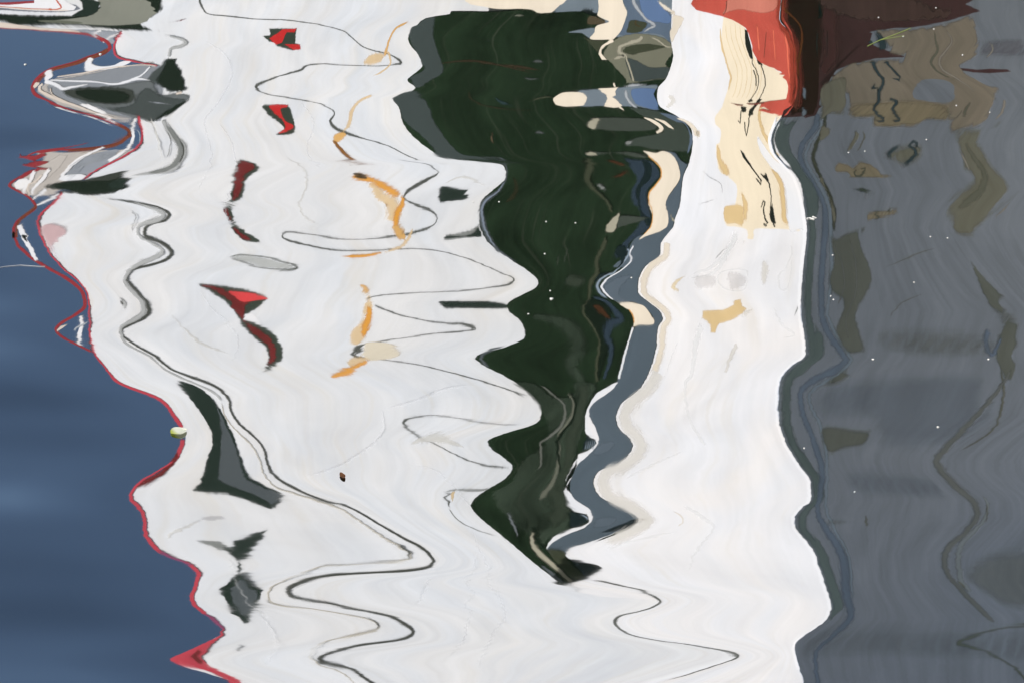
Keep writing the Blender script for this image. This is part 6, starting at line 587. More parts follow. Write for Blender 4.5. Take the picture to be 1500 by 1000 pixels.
    -14,-17,-11,-79,-52,-26,-27,-27,-60,-26,-28,-60,-57,-110,-64,-46,-104,-38,-36,-80,-38,-74,-81,-41,-74,-54,-19,-35,-38,-33,-28,-39,-20,-41,-29,-35,-149,-44,-128,-74,
    -73,-103,-212,-111,-99,-31,-23,-66,-87,-63,-66,-37,-71,-26,-23,-47,-49,-51,-25,-23,-27,-27,-27,-49,-47,-20,-37,-39,-17,-45,-23,-15,-18,-42,-25,-61,-34,-38,-83,-79,
    -76,-37,-38,-72,-37,-69,-26,-24,-22,-23,-24,-60,-64,-163,-80,-43,-72,-104,-78,-1,114,15,15,649,180,49,97,147,131,133,133,118,275,58,330,1597,32,63,148,681,79,93,52,
    49,226,157,77,39,39,38,39,40,40,42,42,41,40,37,34,31,26,22,25,37,119,41,86,100,53,53,216,154,51,229,119,122,65,142,67,63,58,49,44,42,39,37,71,158,43,45,46,47,45,91,
    50,208,50,55,110,101,95,46,45,44,43,260,43,40,38,35,33,31,28,23,20,13,24,16,22,81,1052,140,-1231,-1180,-1966,-228,-42,141,11,-18,-28,-9,6,12,9,-14,-4,8,-11,1,9,5,-3,
    1,14,10,17,-1,-9,9,0,-7,6,-2,9,-1,-5,2,-4,-1,-6,1,-5,2,3,5,-1,2,12,-2,-18,-4,-7,0,-5,0,11,-3,1,7,-4,0,9,-4,-2,7,0,8,5,6,12,0,-4,6,-4,-5,-3,7,-2,-6,-18,-3,-6,2,-3,0,7,
    1,5,13,15,0,-4,2,-6,2,-4,14,1,-6,-3,2,-1,-19,-6,-4,-9,-23,-12,15,61,62,19,7,1,-1,3,13,5,9,30,96,38,28,21,9,-4,-7,-2,5,2,-12,-1,-3,-21,-23,-18,-24,-7,-17,-2,1,-2,0,8,
    4,24,9,3,7,1,8,12,10,1,0,6,2,-24,-15,-6,-7,-20,-8,-26,-5,-2,-17,-2,2,-5,-7,-4,2,7,10,20,51,19,8,12,5,13,5,4,-11,1,5,0,-3,-12,-23,-103,-21,-11,-4,2,15,3,14,6,32,7,6,
    -5,-6,-4,6,22,64,24,11,4,1,0,-11,9,0,-15,-22,-1,1,-8,0,3,2,-8,1,10,19,-1,-21,-52,-74,-80,-76,2307,3,13,22,25,23,38,20,47,49,26,28,26,24,25,51,49,46,24,25,72,37,66,63,
    87,65,24,30,100,110,213,102,74,74,128,44,149,34,30,41,20,39,28,33,38,35,19,54,73,42,81,73,39,80,36,37,104,47,63,111,57,60,28,26,59,28,26,26,53,78,11,18,13,42,76,25,
    26,52,22,23,46,102,92,102,77,75,102,58,56,23,19,18,19,15,23,14,16,16,29,8,18,28,16,-4,-15,-19,-40,-14,-25,-14,-14,-6,0,-7,-14,-19,-27,-35,-37,-37,-36,-39,-115,-73,
    -23,-80,-59,-54,-51,-24,-78,-27,-25,-52,-25,-41,-13,-16,-10,-15,-61,-50,-24,-25,-26,-29,-28,-26,-28,-92,-89,-30,-28,-68,-50,-111,-40,-39,-83,-39,-76,-40,-44,-42,-39,
    -32,-24,-14,-16,-12,-16,-80,-10,-18,-10,-20,-41,-29,-33,-37,-36,-35,-33,-105,-34,-35,-35,-36,-71,-73,-101,-62,-253,-98,-31,-25,-22,-21,-22,-20,-36,-22,-26,-30,-36,
    -37,-74,-26,-24,-48,-101,-25,-25,-53,-27,-25,-25,-47,-21,-59,-35,-17,-18,-24,-28,-27,-22,503,46,26,21,16,7,2,-8,-18,-39,-15,-20,-55,-26,-43,-55,-21,-17,-15,-16,-14,
    -10,-7,11,17,13,20,13,15,30,7,0,-4,-25,-6,-11,-6,-7,-3,-22,-1,-9,-1,-10,0,4,6,14,21,28,46,99,60,41,65,13,10,10,6,-1,-10,-16,-25,-104,-34,-59,-27,-25,-22,-21,-22,-20,
    -15,-8,1,8,23,28,17,25,24,18,40,16,11,2,0,-1,-3,-11,-8,-11,-18,-27,-37,-108,-35,-27,-27,-20,-5,-3,11,55,67,47,40,33,29,59,17,4,7,13,18,17,11,5,3,2,-1,-6,-11,-17,-27,
    -35,-47,-42,-34,-13,3,28,30,16,5,14,18,6,-3,7,1,-19,-34,-36,-29,-32,-33,-24,-32,3,8,327,52,31,28,23,15,-7,-18,-21,-43,-24,-27,-58,-24,-39,-41,-18,-14,-13,-13,-9,-5,
    -4,-4,13,16,22,15,16,39,15,8,2,-9,-10,-18,-11,-20,-9,-34,-3,-15,-4,-12,-1,4,6,17,22,30,41,94,53,35,79,55,34,15,2,-7,-18,-30,-40,-131,-35,-62,-30,-28,-24,-21,-22,-17,
    -11,-6,0,7,23,28,17,22,29,23,44,20,18,11,6,4,4,2,-3,-8,-15,-28,-43,-129,-38,-33,-32,-23,-9,-6,16,54,53,36,38,36,34,70,35,27,19,20,20,25,23,18,15,11,6,3,-4,-16,-27,
    -34,-50,-46,-34,-25,-16,-2,16,3,9,32,10,-7,-31,-7,-14,-38,-39,-33,-28,-30,-29,-22,-30,1,8,2448,40,26,26,25,19,17,17,14,31,17,17,27,14,33,30,16,18,19,20,23,26,27,31,
    33,31,63,31,31,57,24,23,22,72,27,26,29,66,37,234,38,119,79,66,31,31,29,54,48,49,65,129,78,48,60,15,12,14,14,13,11,6,3,2,2,8,6,6,8,9,11,12,16,22,30,32,73,81,41,44,45,
    44,86,40,35,31,29,27,26,53,24,22,19,16,13,19,20,25,26,29,35,37,44,62,66,59,55,50,46,87,38,33,33,33,34,33,30,28,27,28,27,26,27,27,28,27,25,27,31,38,41,48,44,34,27,30,
    32,27,48,28,21,11,5,8,18,27,41,59,135,61,45,-5286,41,30,31,33,30,21,17,14,25,12,11,22,11,23,24,14,15,18,19,22,24,27,28,34,34,67,33,34,65,29,28,26,82,28,26,28,60,35,
    228,37,117,76,64,30,29,27,49,42,44,60,123,77,43,86,53,41,30,23,17,12,4,-2,-13,-1,2,1,2,4,5,7,6,9,13,21,25,69,78,39,42,44,45,88,42,39,35,31,30,29,55,26,24,23,20,16,21,
    21,23,24,29,35,37,45,58,56,47,47,45,43,88,44,39,36,35,37,39,40,36,35,34,33,33,34,32,32,30,24,24,25,26,31,38,46,40,40,45,31,20,32,19,17,4,2,7,13,21,37,56,133,62,45,
    632,46,27,26,20,8,-8,-16,-21,-25,-67,-60,-52,-34,-34,-29,-22,-17,-33,-17,-11,10,30,13,12,13,14,49,11,8,2,-6,-8,16,-2,-5,-5,-11,-34,-9,-13,-24,-8,-4,3,9,14,14,17,39,
    27,104,31,47,25,26,73,17,6,-3,-9,-17,-25,-34,-41,-135,-36,-52,-19,-13,-2,7,17,26,32,37,78,20,37,16,12,3,-3,-8,-16,-36,-53,-73,-101,-63,-46,-23,13,87,98,61,47,74,28,
    10,11,21,54,17,7,0,-6,-10,-14,-18,-22,-44,-55,-113,129,49,31,29,25,8,-9,-17,-23,-30,-71,-57,-50,-30,-27,-22,-17,-12,-24,-14,-15,-1,28,14,10,14,16,59,16,9,1,-12,-11,8,
    -4,-7,-9,-14,-42,-13,-13,-25,-8,-3,3,8,13,15,17,39,24,104,33,45,23,25,97,18,4,-5,-14,-25,-30,-36,-44,-139,-34,-49,-15,-9,-2,6,16,25,32,36,82,24,39,18,16,5,0,-5,-13,
    -34,-52,-74,-104,-65,-49,-24,11,80,95,60,48,76,35,16,11,16,52,17,9,1,-5,-10,-14,-17,-25,-48,-59,-124,2516,43,28,30,28,22,19,17,15,16,26,24,25,13,14,17,19,21,45,22,24,
    31,62,29,28,26,26,73,25,26,25,96,45,272,59,50,44,40,105,29,23,31,14,18,22,26,29,29,31,66,37,132,43,73,33,30,80,27,24,23,20,17,13,9,4,7,6,13,9,14,22,30,39,47,53,57,
    110,43,81,39,40,39,40,39,37,30,26,21,15,33,46,57,70,95,93,75,66,114,50,42,40,40,82,38,34,32,31,30,29,31,33,30,27,68,-4544,42,30,33,33,28,22,18,16,13,22,23,21,10,12,
    15,18,20,45,22,23,27,63,31,28,28,26,82,28,28,25,96,44,271,59,50,44,40,103,28,23,31,12,15,19,24,27,29,30,63,35,129,44,74,32,33,111,33,27,24,19,15,12,8,4,3,5,11,7,10,
    16,23,35,44,52,56,113,46,83,41,42,41,41,41,39,32,27,21,16,34,45,56,68,89,88,72,65,113,53,44,39,40,84,40,37,33,32,31,30,31,33,29,26,62,608,104,35,30,21,10,-6,-10,-14,
    -31,-82,-24,-60,-29,-26,-23,-63,-3,6,29,11,24,42,11,5,2,-11,-7,-16,108,110,39,34,26,10,-4,-9,-18,-34,-77,-24,-50,-24,-25,-22,-67,-14,4,28,9,26,52,15,9,-2,-20,-11,-26,
    2472,80,34,35,31,31,29,30,28,23,49,13,25,16,21,23,77,28,28,78,25,49,71,23,22,25,57,31,46,-1017,81,37,38,37,34,32,32,27,21,47,10,20,14,18,22,75,25,27,79,25,52,77,25,
    25,25,57,29,42,-77,-31,98,169,1808,1302,243,525,-42,-27,-163,282,-229,-216,-232,-417,-447,-382,-225,-146,-194,61,-108,29,41,190,134,318,125,-676,-290,-305,-403,155,
    -202,-190,9,-1,-14,-6,-14,1,66,-31,8,10,38,-128,-71,-176,-188,-21,-54,94,-7,2,4,-4,0,-2,5,-5,-2,0,6,-7,-2,-15,14,1,-1,-2,-4,-52,1248,-132,24,46,504,366,73,168,78,45,
    -11,142,-32,-38,-39,-82,-95,-106,-42,-43,-33,32,41,39,41,86,60,130,56,-187,-48,-56,-44,73,-45,-7,-8,53,20,20,58,20,41,6,-14,18,60,-23,-40,-55,-53,-26,-52,-1,-22,-84,
    -22,-26,-196,-136,-26,-30,-89,-30,-29,-31,-59,-30,-23,-138,-224,-25,23,187,-1,-7,7,1,-2,2,0,-6,0,1,5,0,-3,9,-1,-9,-1,-12,-15,-4,9,1,13,1,-4,0,-27,-39,-27,9,62,942,
    108,4,-31,-40,-20,-25,-21,-49,-60,-52,-39,-30,-56,-19,-16,-8,-7,-13,-14,-26,-67,-6,2,-3,17,30,16,-3,-29,-55,-130,-48,-39,-20,-26,-28,-69,2236,-22,-47,-28,-31,-34,-38,
    -83,-40,-39,-76,-37,-38,-72,-37,-69,-26,-24,-22,-23,-24,-60,-64,-83,-135,-68,-38,-36,-29,-15,3,252,124,27,136,94,62,69,23,20,19,19,21,22,45,25,25,26,51,69,43,55,110,
    25,25,71,32,30,22,11,-6,-21,-57,-19,-8,1,-8,-18,-52,2,0,12,15,2,-41,-25,-1,25,7,5,9,2,-1,4,-1,-6,-7,-3,-3,-10,19,7,18,91,-3,11,12,6,-26,-17,-4,2,-1,4,12,5,1,13,5,9,
    -1,-2,-3,-8,-1,8,19,1082,180,69,63,51,32,27,22,34,19,24,52,26,51,57,31,98,66,33,30,55,111,23,19,-1142,180,69,61,48,27,18,13,33,24,27,54,29,60,68,34,101,67,34,33,62,
    110,22,19,882,-29,-14,-15,-11,-48,-94,-53,-31,-9,11,5,3,-5,-14,-22,-26,-19,648,-20,-11,-10,-8,-50,-85,-61,-41,-9,12,6,-26,-55,-64,-56,-42,-31,1467,53,35,39,43,44,45,
    57,60,58,52,36,26,19,16,14,12,12,-524,55,35,39,42,37,38,51,58,62,60,53,38,21,9,2,-1,-2,-5,-14,-16,13,36,123,73,34,26,15,3,-6,-15,-19,-14,-26,-15,-18,-47,-18,-17,-5,
    -1,-1,-21,-11,-11,6,14,103,69,34,32,20,4,-9,-14,-18,-15,-23,-14,-19,-46,-17,-16,-15,-7,-12,1261,12,19,29,25,71,47,24,23,22,21,19,17,18,18,38,20,21,44,22,43,45,21,29,
    -619,11,14,17,12,68,48,24,25,24,22,20,20,19,19,42,21,23,45,22,43,41,18,26,-9,5,8,21,9,7,7,7,4,1,-4,-35,3,8,21,8,8,7,7,5,-1,-5,1590,129,28,52,25,25,25,27,28,61,69,
    -465,130,28,53,25,26,25,27,28,62,68,136,1,6,2,1,28,6,11,2,0,2139,21,28,19,33,-90,23,32,21,33,192,67,15,9,-66,106,26,9,2308,48,19,16,-79,69,29,19,26,-12,-20,8,2,7,48,
    -4,5,2,19,9,19,57,1936,57,115,59,51,25,44,-343,62,124,67,56,28,49,557,-38,-47,-17,-11,-4,5,17,111,-39,-47,-16,-11,-4,5,17,1717,34,47,25,21,26,27,62,-236,33,47,25,21,
    26,26,62,760,-19,-21,-44,-13,-10,-4,11,114,-19,-21,-45,-13,-9,-4,12,1765,15,21,54,28,25,24,108,-271,15,21,54,28,25,24,108,727,18,12,4,-17,-24,63,17,12,2,-36,-40,1474,
    80,30,18,13,9,-136,79,30,26,12,2,750,94,130,154,322,165,188,202,706,150,148,148,149,139,320,226,27,-24,-92,-334,-188,-179,-142,-117,-120,-151,-211,-313,-393,-406,
    -355,-243,-118,-37,22,60,1527,51,65,72,142,63,64,62,209,42,39,36,32,27,58,46,1,-16,-35,-114,-65,-66,-61,-60,-65,-72,-80,-100,-117,-114,-95,-58,-18,11,30,42,3499,213,
    258,290,340,76,-298,-171,-322,-159,-171,2987,63,108,85,124,55,-82,-49,-117,-83,-78,1190,72,69,74,189,148,540,83,-24,-363,-75,13,72,7,-169,-47,-29,-37,-7,25,45,58,66,
    149,280,113,271,150,149,140,131,460,109,42,36,27,5,-32,-35,-27,-15,-10,-3,19,24,22,18,14,5,-5,-20,-34,-80,-92,-17,20,33,18,0,11,41,68,135,27,-28,-72,-89,-76,-103,-46,
    -23,14,50,20,11,4,-6,-22,-41,-52,-140,-261,-52,-48,-40,-28,-16,-15,-25,-42,-70,-91,-95,-85,-60,-29,3,-23,-44,-55,-211,-303,-98,-74,-50,-39,-46,-65,-253,-66,-48,-38,
    -107,-32,-12,4,1,-21,-62,-282,-49,11,70,66,25,20,58,149,95,94,2223,8,11,16,47,41,159,22,-12,-127,-29,-3,14,-21,-120,-37,-34,-60,-38,-12,3,15,19,41,84,31,65,35,32,29,
    23,72,13,12,20,33,44,47,46,38,29,24,22,24,27,30,31,31,27,19,9,1,-9,-3,29,38,52,54,48,42,41,43,77,25,11,-5,-11,-6,3,5,13,23,63,31,25,21,13,5,-1,-6,-26,-54,-11,-14,-19,
    -23,-28,-30,-32,-32,-34,-38,-36,-30,-18,1,37,5,-12,-19,-81,-102,-35,-31,-32,-56,-30,-26,-85,-28,-28,-27,-83,-27,-22,-20,-22,-28,-41,-154,-32,-10,19,12,-10,-18,-12,-6,
    0,1,495,86,119,130,114,71,14,-25,-46,-33,-12,-3,16,108,18,-29,-66,-158,-50,-20,0,8,0,-47,-63,-50,-108,-25,-10,-4,15,2234,-2,12,20,25,26,27,31,31,33,32,33,41,92,25,-1,
    -23,-64,-16,3,16,18,12,-16,-63,-42,-85,-38,-39,-39,-32,960,46,71,300,430,154,140,271,128,112,93,78,64,43,20,-7,-45,-81,-189,-69,-40,-25,-39,-30,-38,-200,-290,-97,-75,
    -52,-52,-47,-61,-152,-76,-64,-61,-70,-63,-37,2548,6,19,99,138,52,51,106,53,51,46,47,47,44,34,17,-8,-30,-76,-24,-8,2,9,-4,-10,-75,-89,-32,-30,-35,-67,-33,-24,-45,-25,
    -29,-38,-47,-45,-34,2248,59,68,71,73,70,68,66,63,60,56,54,54,46,34,18,1,-17,-38,-105,-54,-60,-58,-40,-42,-57,-66,-218,-209,-34,-15,6,21,30,43,2843,0,2,5,7,10,11,15,
    17,18,19,20,23,23,22,19,19,16,13,24,14,11,7,3,-7,-18,-24,-86,-96,-20,-17,-13,-13,-11,-9,2205,98,146,178,189,177,181,189,165,128,67,-18,-89,-127,-132,-103,-69,-57,-53,
    -56,-63,-71,-74,-74,-75,-73,-78,-220,-44,-47,-38,-6,2761,16,30,39,43,44,50,57,55,46,29,9,-8,-20,-24,-25,-26,-30,-33,-32,-28,-23,-19,-18,-14,-13,-7,-9,-7,-22,-30,-25,
    3865,148,212,230,201,129,130,41,4,-41,-110,-174,-199,-428,-37,-22,-17,-6,-4,-9,-39,-57,-24,2818,34,55,66,67,57,118,61,46,19,-20,-53,-68,-153,-20,-22,-23,-25,-24,-24,
    -33,-38,-26,3273,-1,-3,-7,-9,5,2,-5,-10,-14,-26,-7,9,28,26,-3,2,14,21,43,18,7,-2,-7,-5,-4,-4,-15,-29,-7,5,1,-5,-9,12,7,-3,-6,-9,-24,-5,6,22,25,7,1,8,16,44,19,11,-1,
    -16,-9,-10,-10,-19,-31,2511,47,31,29,22,17,16,13,12,28,25,16,23,34,37,33,33,23,22,43,22,23,25,58,27,25,19,25,23,-751,48,32,31,26,25,19,16,14,30,26,15,17,27,31,30,29,
    18,20,43,24,26,27,59,28,24,19,26,25,3016,-61,-37,-21,35,92,26,4,-7,-27,-6,11,29,25,8,13,20,23,55,22,14,8,-211,-54,-33,-17,31,104,39,8,-7,-27,-5,7,20,25,12,8,15,20,56,
    21,13,4,2449,34,24,25,34,68,26,13,13,25,17,23,32,32,29,29,29,26,54,24,19,13,-584,36,25,24,30,73,36,20,15,25,14,16,23,26,27,27,28,25,55,25,20,13,3070,-19,-12,1,4,14,
    74,63,-105,-9,1,11,9,5,39,49,3277,3,8,28,15,21,49,31,-141,7,12,33,17,8,31,29,2712,32,40,121,65,46,14,-1,-7,-15,-280,35,34,109,60,39,11,-1,-7,-15,3180,40,33,73,35,19,
    -5,-16,-22,-31,-119,40,28,66,32,17,-4,-16,-21,-31,3873,-29,-17,9,23,20,11,5,-4,-16,-4,43,-24,-14,13,24,21,12,-2,-12,-31,-12,3520,5,11,19,24,22,17,16,14,22,8,-141,6,
    12,20,25,23,20,15,12,14,4,4033,107,39,10,-3,-8,-16,-16,-109,114,53,16,-3,-9,-24,-24,2902,64,29,20,20,16,19,11,-182,65,38,28,22,17,15,6,2941,84,221,183,92,145,108,89,
    120,43,32,18,2,-18,-29,-50,-152,-64,-33,4,27,41,36,22,20,25,29,35,41,54,65,48,32,22,12,1,-12,-27,-29,-18,-32,7,33,114,100,86,72,-11,-11,-27,-103,-83,-116,-77,-34,
    -112,-164,-50,-52,-58,-76,-82,-74,-55,-28,-7,-5,-45,-74,-89,-271,-55,-37,40,38,176,26,-42,-89,-47,15,33,45,53,194,223,40,22,-8,-38,-49,-44,-21,0,19,-1,-11,-15,-53,
    -24,-42,-92,-37,-52,-56,-31,3384,30,91,70,35,50,25,10,5,9,19,25,25,20,11,-2,-30,-10,4,19,30,36,37,34,34,36,40,43,48,56,63,61,53,42,37,25,17,10,6,5,6,5,7,15,17,18,33,
    22,5,1,-5,1,-2,2,3,13,5,24,7,-17,-25,-31,-34,-34,-35,-37,-39,-46,-48,-47,-130,-28,-29,3,11,58,6,-22,-40,-33,-10,-8,-8,3,18,17,0,-7,-13,-20,-24,-24,-22,-21,-73,-28,
    -29,-32,-98,-35,-40,-81,-36,-46,-47,-32,3436,18,18,71,25,126,24,8,-6,-14,-18,-24,-36,-39,-46,-52,-58,-56,-27,-14,-27,-36,-95,281,26,28,91,31,134,31,21,7,-7,-18,-30,
    -41,-45,-51,-59,-28,7,-3,-25,-38,-45,-117,3745,21,27,101,34,141,31,25,23,17,13,11,8,7,4,2,0,-2,3,7,2,-1,-6,-466,22,28,102,33,140,35,32,30,25,22,18,15,10,7,4,10,16,11,
    3,-3,-5,-15,3313,48,20,17,17,32,11,5,-137,57,23,20,15,26,9,3,3780,69,29,26,26,56,23,15,-243,70,29,28,26,55,23,15,4378,-47,-19,-132,217,-34,-19,-139,4623,11,2,-1,-4,
    19,3,-1,863,131,149,61,195,154,135,-28,186,-5,-187,-336,-363,34,48,-269,50,3062,-9,73,55,6,75,118,34,66,43,-39,-126,-129,-15,-12,-95,-22,1825,22,44,132,90,44,88,266,
    41,38,34,28,15,6,1,-5,-17,-27,-33,-32,-38,-42,-44,-90,-101,-47,-40,-39,-30,-54,-91,-28,-49,-23,-16,3275,-9,1,13,13,8,18,67,13,18,23,26,27,24,20,22,18,14,10,5,2,-1,-3,
    -11,-21,-13,-14,-19,-22,-45,-61,-22,-44,-23,-20,964,19,35,46,104,239,101,30,42,1,-26,-184,-42,-74,-37,-39,-37,-36,-115,-24,3314,2,12,19,44,106,42,15,30,14,-7,-59,-10,
    -14,-12,-19,-22,-24,-81,-24,1276,67,223,351,39,36,27,-149,-304,-271,-13,3595,5,64,110,29,29,28,-31,-83,-70,-56,478,18,7,-3,2,10,19,22,47,19,17,9,2,-2,-22,-38,-32,-10,
    -6,-1,-5,-12,-51,-23,-8,-28,-2,9,31,3012,16,50,61,21,25,27,28,57,28,30,29,25,20,22,7,-15,-23,-33,-35,-34,-31,-85,-51,-22,-59,-16,-24,-14,1367,36,10,0,-5,-14,-21,-45,
    -46,-30,156,49,19,-3,-12,-21,-27,-54,-61,-40,2887,47,26,12,15,14,12,15,12,6,-151,57,36,17,15,12,10,13,3,-5,1505,48,19,2,-8,-17,-22,-20,-48,-36,92,57,24,1,-10,-20,-24,
    -24,-54,-39,2939,59,32,17,16,14,11,8,9,2,-166,62,37,19,16,13,10,8,6,-2,755,-4,0,11,21,40,55,54,33,10,-4,-11,-17,-26,-41,-43,-27,-7,-7,-17,-13,2670,-23,-19,-10,3,19,
    34,39,30,22,20,15,12,9,6,-1,-10,-18,-29,-37,-35,621,35,127,52,127,184,119,31,8,-14,-34,-83,-40,-26,-5,13,14,-3,-1,2,10,19,56,17,8,1,-4,-8,-14,-22,-31,-41,-162,-74,
    -26,-10,-1,7,57,59,24,6,-17,-35,-161,-39,-39,-36,-32,-27,-22,-81,-20,-13,-1,11,20,48,16,13,33,13,1,-19,-35,-82,-29,-15,-10,-4,1,4,11,21,25,20,13,-4,-14,-37,-11,-3,1,
    10,17,33,45,3572,7,6,7,26,42,18,10,16,19,15,22,9,1,-22,-33,-10,35,31,37,42,48,113,50,41,33,28,24,22,21,19,16,55,21,13,18,21,22,128,116,57,40,21,-1,-47,-15,-18,-22,
    -25,-28,-29,-138,-39,-35,-27,-19,-15,-24,-15,-18,-37,-20,-22,-26,-29,-63,-32,-31,-32,-31,-30,-26,-22,-18,-16,-20,-25,-37,-45,-97,-39,-35,-26,-16,-4,20,38,528,82,60,
    15,10,7,3,0,-6,-10,-17,-25,-28,-28,-44,-6,88,64,17,10,7,3,-1,-6,-12,-20,-28,-29,-31,-47,3565,141,110,44,37,36,34,32,30,27,25,24,21,19,25,-603,142,112,45,38,36,35,33,
    30,29,25,23,21,17,23,862,47,18,13,1,-4,-6,-9,-14,-18,-24,-31,-39,-92,-27,-13,-2,9,24,182,53,19,15,3,-4,-7,-10,-14,-20,-25,-32,-41,-92,-25,-12,-4,6,19,3659,139,58,53,
    44,38,37,36,36,34,34,31,28,50,27,31,35,76,96,-879,140,58,55,45,38,38,36,36,35,34,32,29,49,28,29,33,73,94,983,22,-13,-18,-25,-31,-38,-42,-53,-63,-172,-60,-5,16,222,30,
    25,17,8,6,9,16,35,46,42,4994,34,20,5,4,2,-1,-4,-9,-14,-41,-11,-5,-5,-46,-7,-7,-12,-16,-15,-9,2,23,39,42,685,99,158,187,310,99,28,33,19,10,-17,-41,-72,-98,-314,-79,
    -140,-57,-40,-35,-35,-12,-21,-15,5376,27,69,91,156,44,14,55,41,39,28,9,-12,-28,-104,-18,-27,-19,-31,-57,-81,-43,-47,-75,608,69,98,204,67,13,-68,-215,-106,-74,-56,9,0,
    6326,29,45,98,34,43,-21,-76,-40,-31,-44,-26,-22,1322,-16,2,43,43,-45,-7,4,34,36,6592,40,30,56,44,-152,43,24,47,42,2996,20,88,111,37,25,31,13,4,-1,4,0,-20,-4,0,5,38,
    12,52,62,6,-54,-187,-74,-39,1,40,40,59,145,113,62,32,12,-6,5,25,68,27,12,-17,-42,-50,-44,-23,13,41,41,12,-21,-40,-49,-52,-42,-44,-49,-43,-38,-32,-29,-29,-28,-21,-12,
    -1,2,-6,-4,15,29,19,-27,-236,-49,-11,10,28,28,28,31,32,36,53,148,35,6,6,-21,-50,-30,-45,-58,-66,4257,9,49,70,35,32,57,50,51,101,46,42,74,38,41,48,157,37,40,23,10,-4,
    -30,-5,9,27,43,29,34,76,63,44,35,29,23,27,32,70,32,26,16,5,2,5,14,31,41,44,43,37,41,37,24,7,-17,-34,-44,-48,-48,-50,-58,-61,-59,-52,-47,-45,-43,-65,-15,-1,-7,-36,
    -189,-43,-33,-28,-48,-38,-33,-32,-35,-43,-50,-107,-66,-35,-35,-79,-88,-42,-44,-39,-40,2969,-18,-12,-6,7,22,29,53,33,53,40,33,30,18,5,-217,-19,-10,-5,5,14,27,47,18,-4,
    14,32,28,29,12,5362,21,17,25,32,39,46,95,41,31,-9,-26,-35,-72,-20,-141,22,16,19,22,27,41,83,24,1,-2,-19,-30,-63,-16,3273,20,10,43,127,37,31,47,45,185,74,50,20,-11,
    -44,-129,-476,29,11,50,134,39,33,46,49,188,72,47,14,-20,-52,-141,5866,186,54,58,161,50,49,94,54,138,60,49,36,25,12,10,-1027,190,56,61,165,53,51,94,57,140,60,48,35,21,
    7,3,409,58,84,99,106,109,106,107,120,324,548,322,297,219,114,40,-1,5,16,49,75,92,101,89,83,66,159,117,28,8,-86,-202,-331,-423,-424,-335,-222,-75,-71,-54,-185,-127,
    -154,-171,-174,-159,-120,-77,-47,-20,-10,-13,-24,-31,-23,-6,4941,-4,5,12,17,22,29,34,43,122,197,121,120,105,85,70,60,31,34,71,75,80,84,82,113,53,121,104,43,20,2,-57,
    -111,-153,-162,-144,-123,-60,-59,-58,-180,-100,-85,-74,-68,-65,-61,-58,-54,-48,-42,-39,-38,-37,-34,-26,140,9,-7,34,656,714,346,337,1047,307,260,433,502,363,890,404,
    289,205,163,66,-29,-56,-286,-580,-813,-885,-739,-1012,-790,-239,-251,-690,-182,-285,-109,-94,-86,-77,-14,31,33,28,19,41,11,13,33,8,-5,-24,-4,7036,-7,-8,14,302,332,
    164,164,519,150,124,203,229,160,381,184,151,145,157,135,21,47,-56,-234,-371,-422,-358,-497,-399,-116,-117,-309,-84,-138,-56,-51,-50,-53,-30,-12,-10,-25,-11,-18,-12,
    -11,-18,-13,-20,-50,-19,4097,30,44,63,85,99,105,122,156,195,895,396,394,339,156,145,37,24,70,19,1,-13,-21,-71,-77,-43,-56,-188,-204,-365,-419,-453,-323,-364,-192,
    -119,-73,-75,-28,-78,-72,-57,-38,-42,-21,-11,7,8300,-16,-11,-2,9,18,24,31,47,67,340,160,182,196,121,117,43,40,152,111,36,30,27,32,27,11,6,-23,-29,-115,-181,-220,-166,
    -194,-108,-84,-67,-92,-33,-75,-76,-72,-62,-94,-37,-31,-22,1134,245,307,436,373,290,108,105,169,137,34,22,-64,-161,-232,-270,-268,-223,-183,-177,-168,-151,-127,-102,
    -78,-59,-43,-87,-4,48,62,4579,87,118,176,161,137,61,61,124,123,48,47,35,-28,-74,-101,-107,-93,-81,-86,-86,-83,-74,-67,-61,-55,-47,-128,-32,-7,16,952,164,226,265,274,
    255,248,265,246,185,103,38,-10,-15,-89,-109,-104,-173,-261,-304,-537,-353,-146,-124,-101,-81,-43,-13,36,46,5915,43,81,104,114,109,111,123,122,106,81,70,31,30,43,24,2,
    -54,-109,-136,-250,-156,-69,-68,-72,-86,-88,-77,-17,-14,3546,-113,-94,-43,-19,-9,-10,-18,-26,-47,-59,70,99,106,22,-24,11,47,35,22,2,-17,-17,-9,-6,-13,-13,-6,0,5,21,
    34,31,25,14,4,-4,-14,-21,1,16,12,8,6,-10,-21,-54,-16,3,29,42,33,5,-9,-3,9,19,27,34,40,46,41,23,12,7,19,10,14,-1,-19,-18,-18,-11,-2,29,52,95,-387,-100,-91,-34,-9,-7,
    -11,-18,-28,-43,-22,112,128,124,-28,-21,1,13,43,43,29,19,-2,-9,-7,-6,-3,-2,-4,-8,-14,-8,17,28,20,6,-8,-22,-4,22,14,6,2,-1,-1,-12,-27,-3,12,24,27,11,-3,-6,-2,1,9,14,
    21,27,33,41,40,26,14,18,12,14,15,-1,-16,-16,-24,-24,-12,22,72,6026,25,24,13,17,37,21,27,37,48,64,116,124,166,47,24,36,38,25,25,30,28,30,33,35,34,36,39,41,43,45,48,46,
    42,37,31,27,22,23,32,38,34,30,26,12,4,2,8,18,32,38,37,27,23,24,29,31,35,36,40,44,45,39,37,36,74,39,43,37,29,28,24,24,28,38,43,70,-2797,34,29,17,21,39,23,29,37,53,81,
    132,134,171,25,11,2,8,31,39,37,34,30,31,33,34,35,38,39,39,39,41,48,51,49,44,40,34,37,43,37,31,25,21,18,11,13,11,17,25,28,25,21,20,21,20,22,24,29,32,37,42,44,40,37,75,
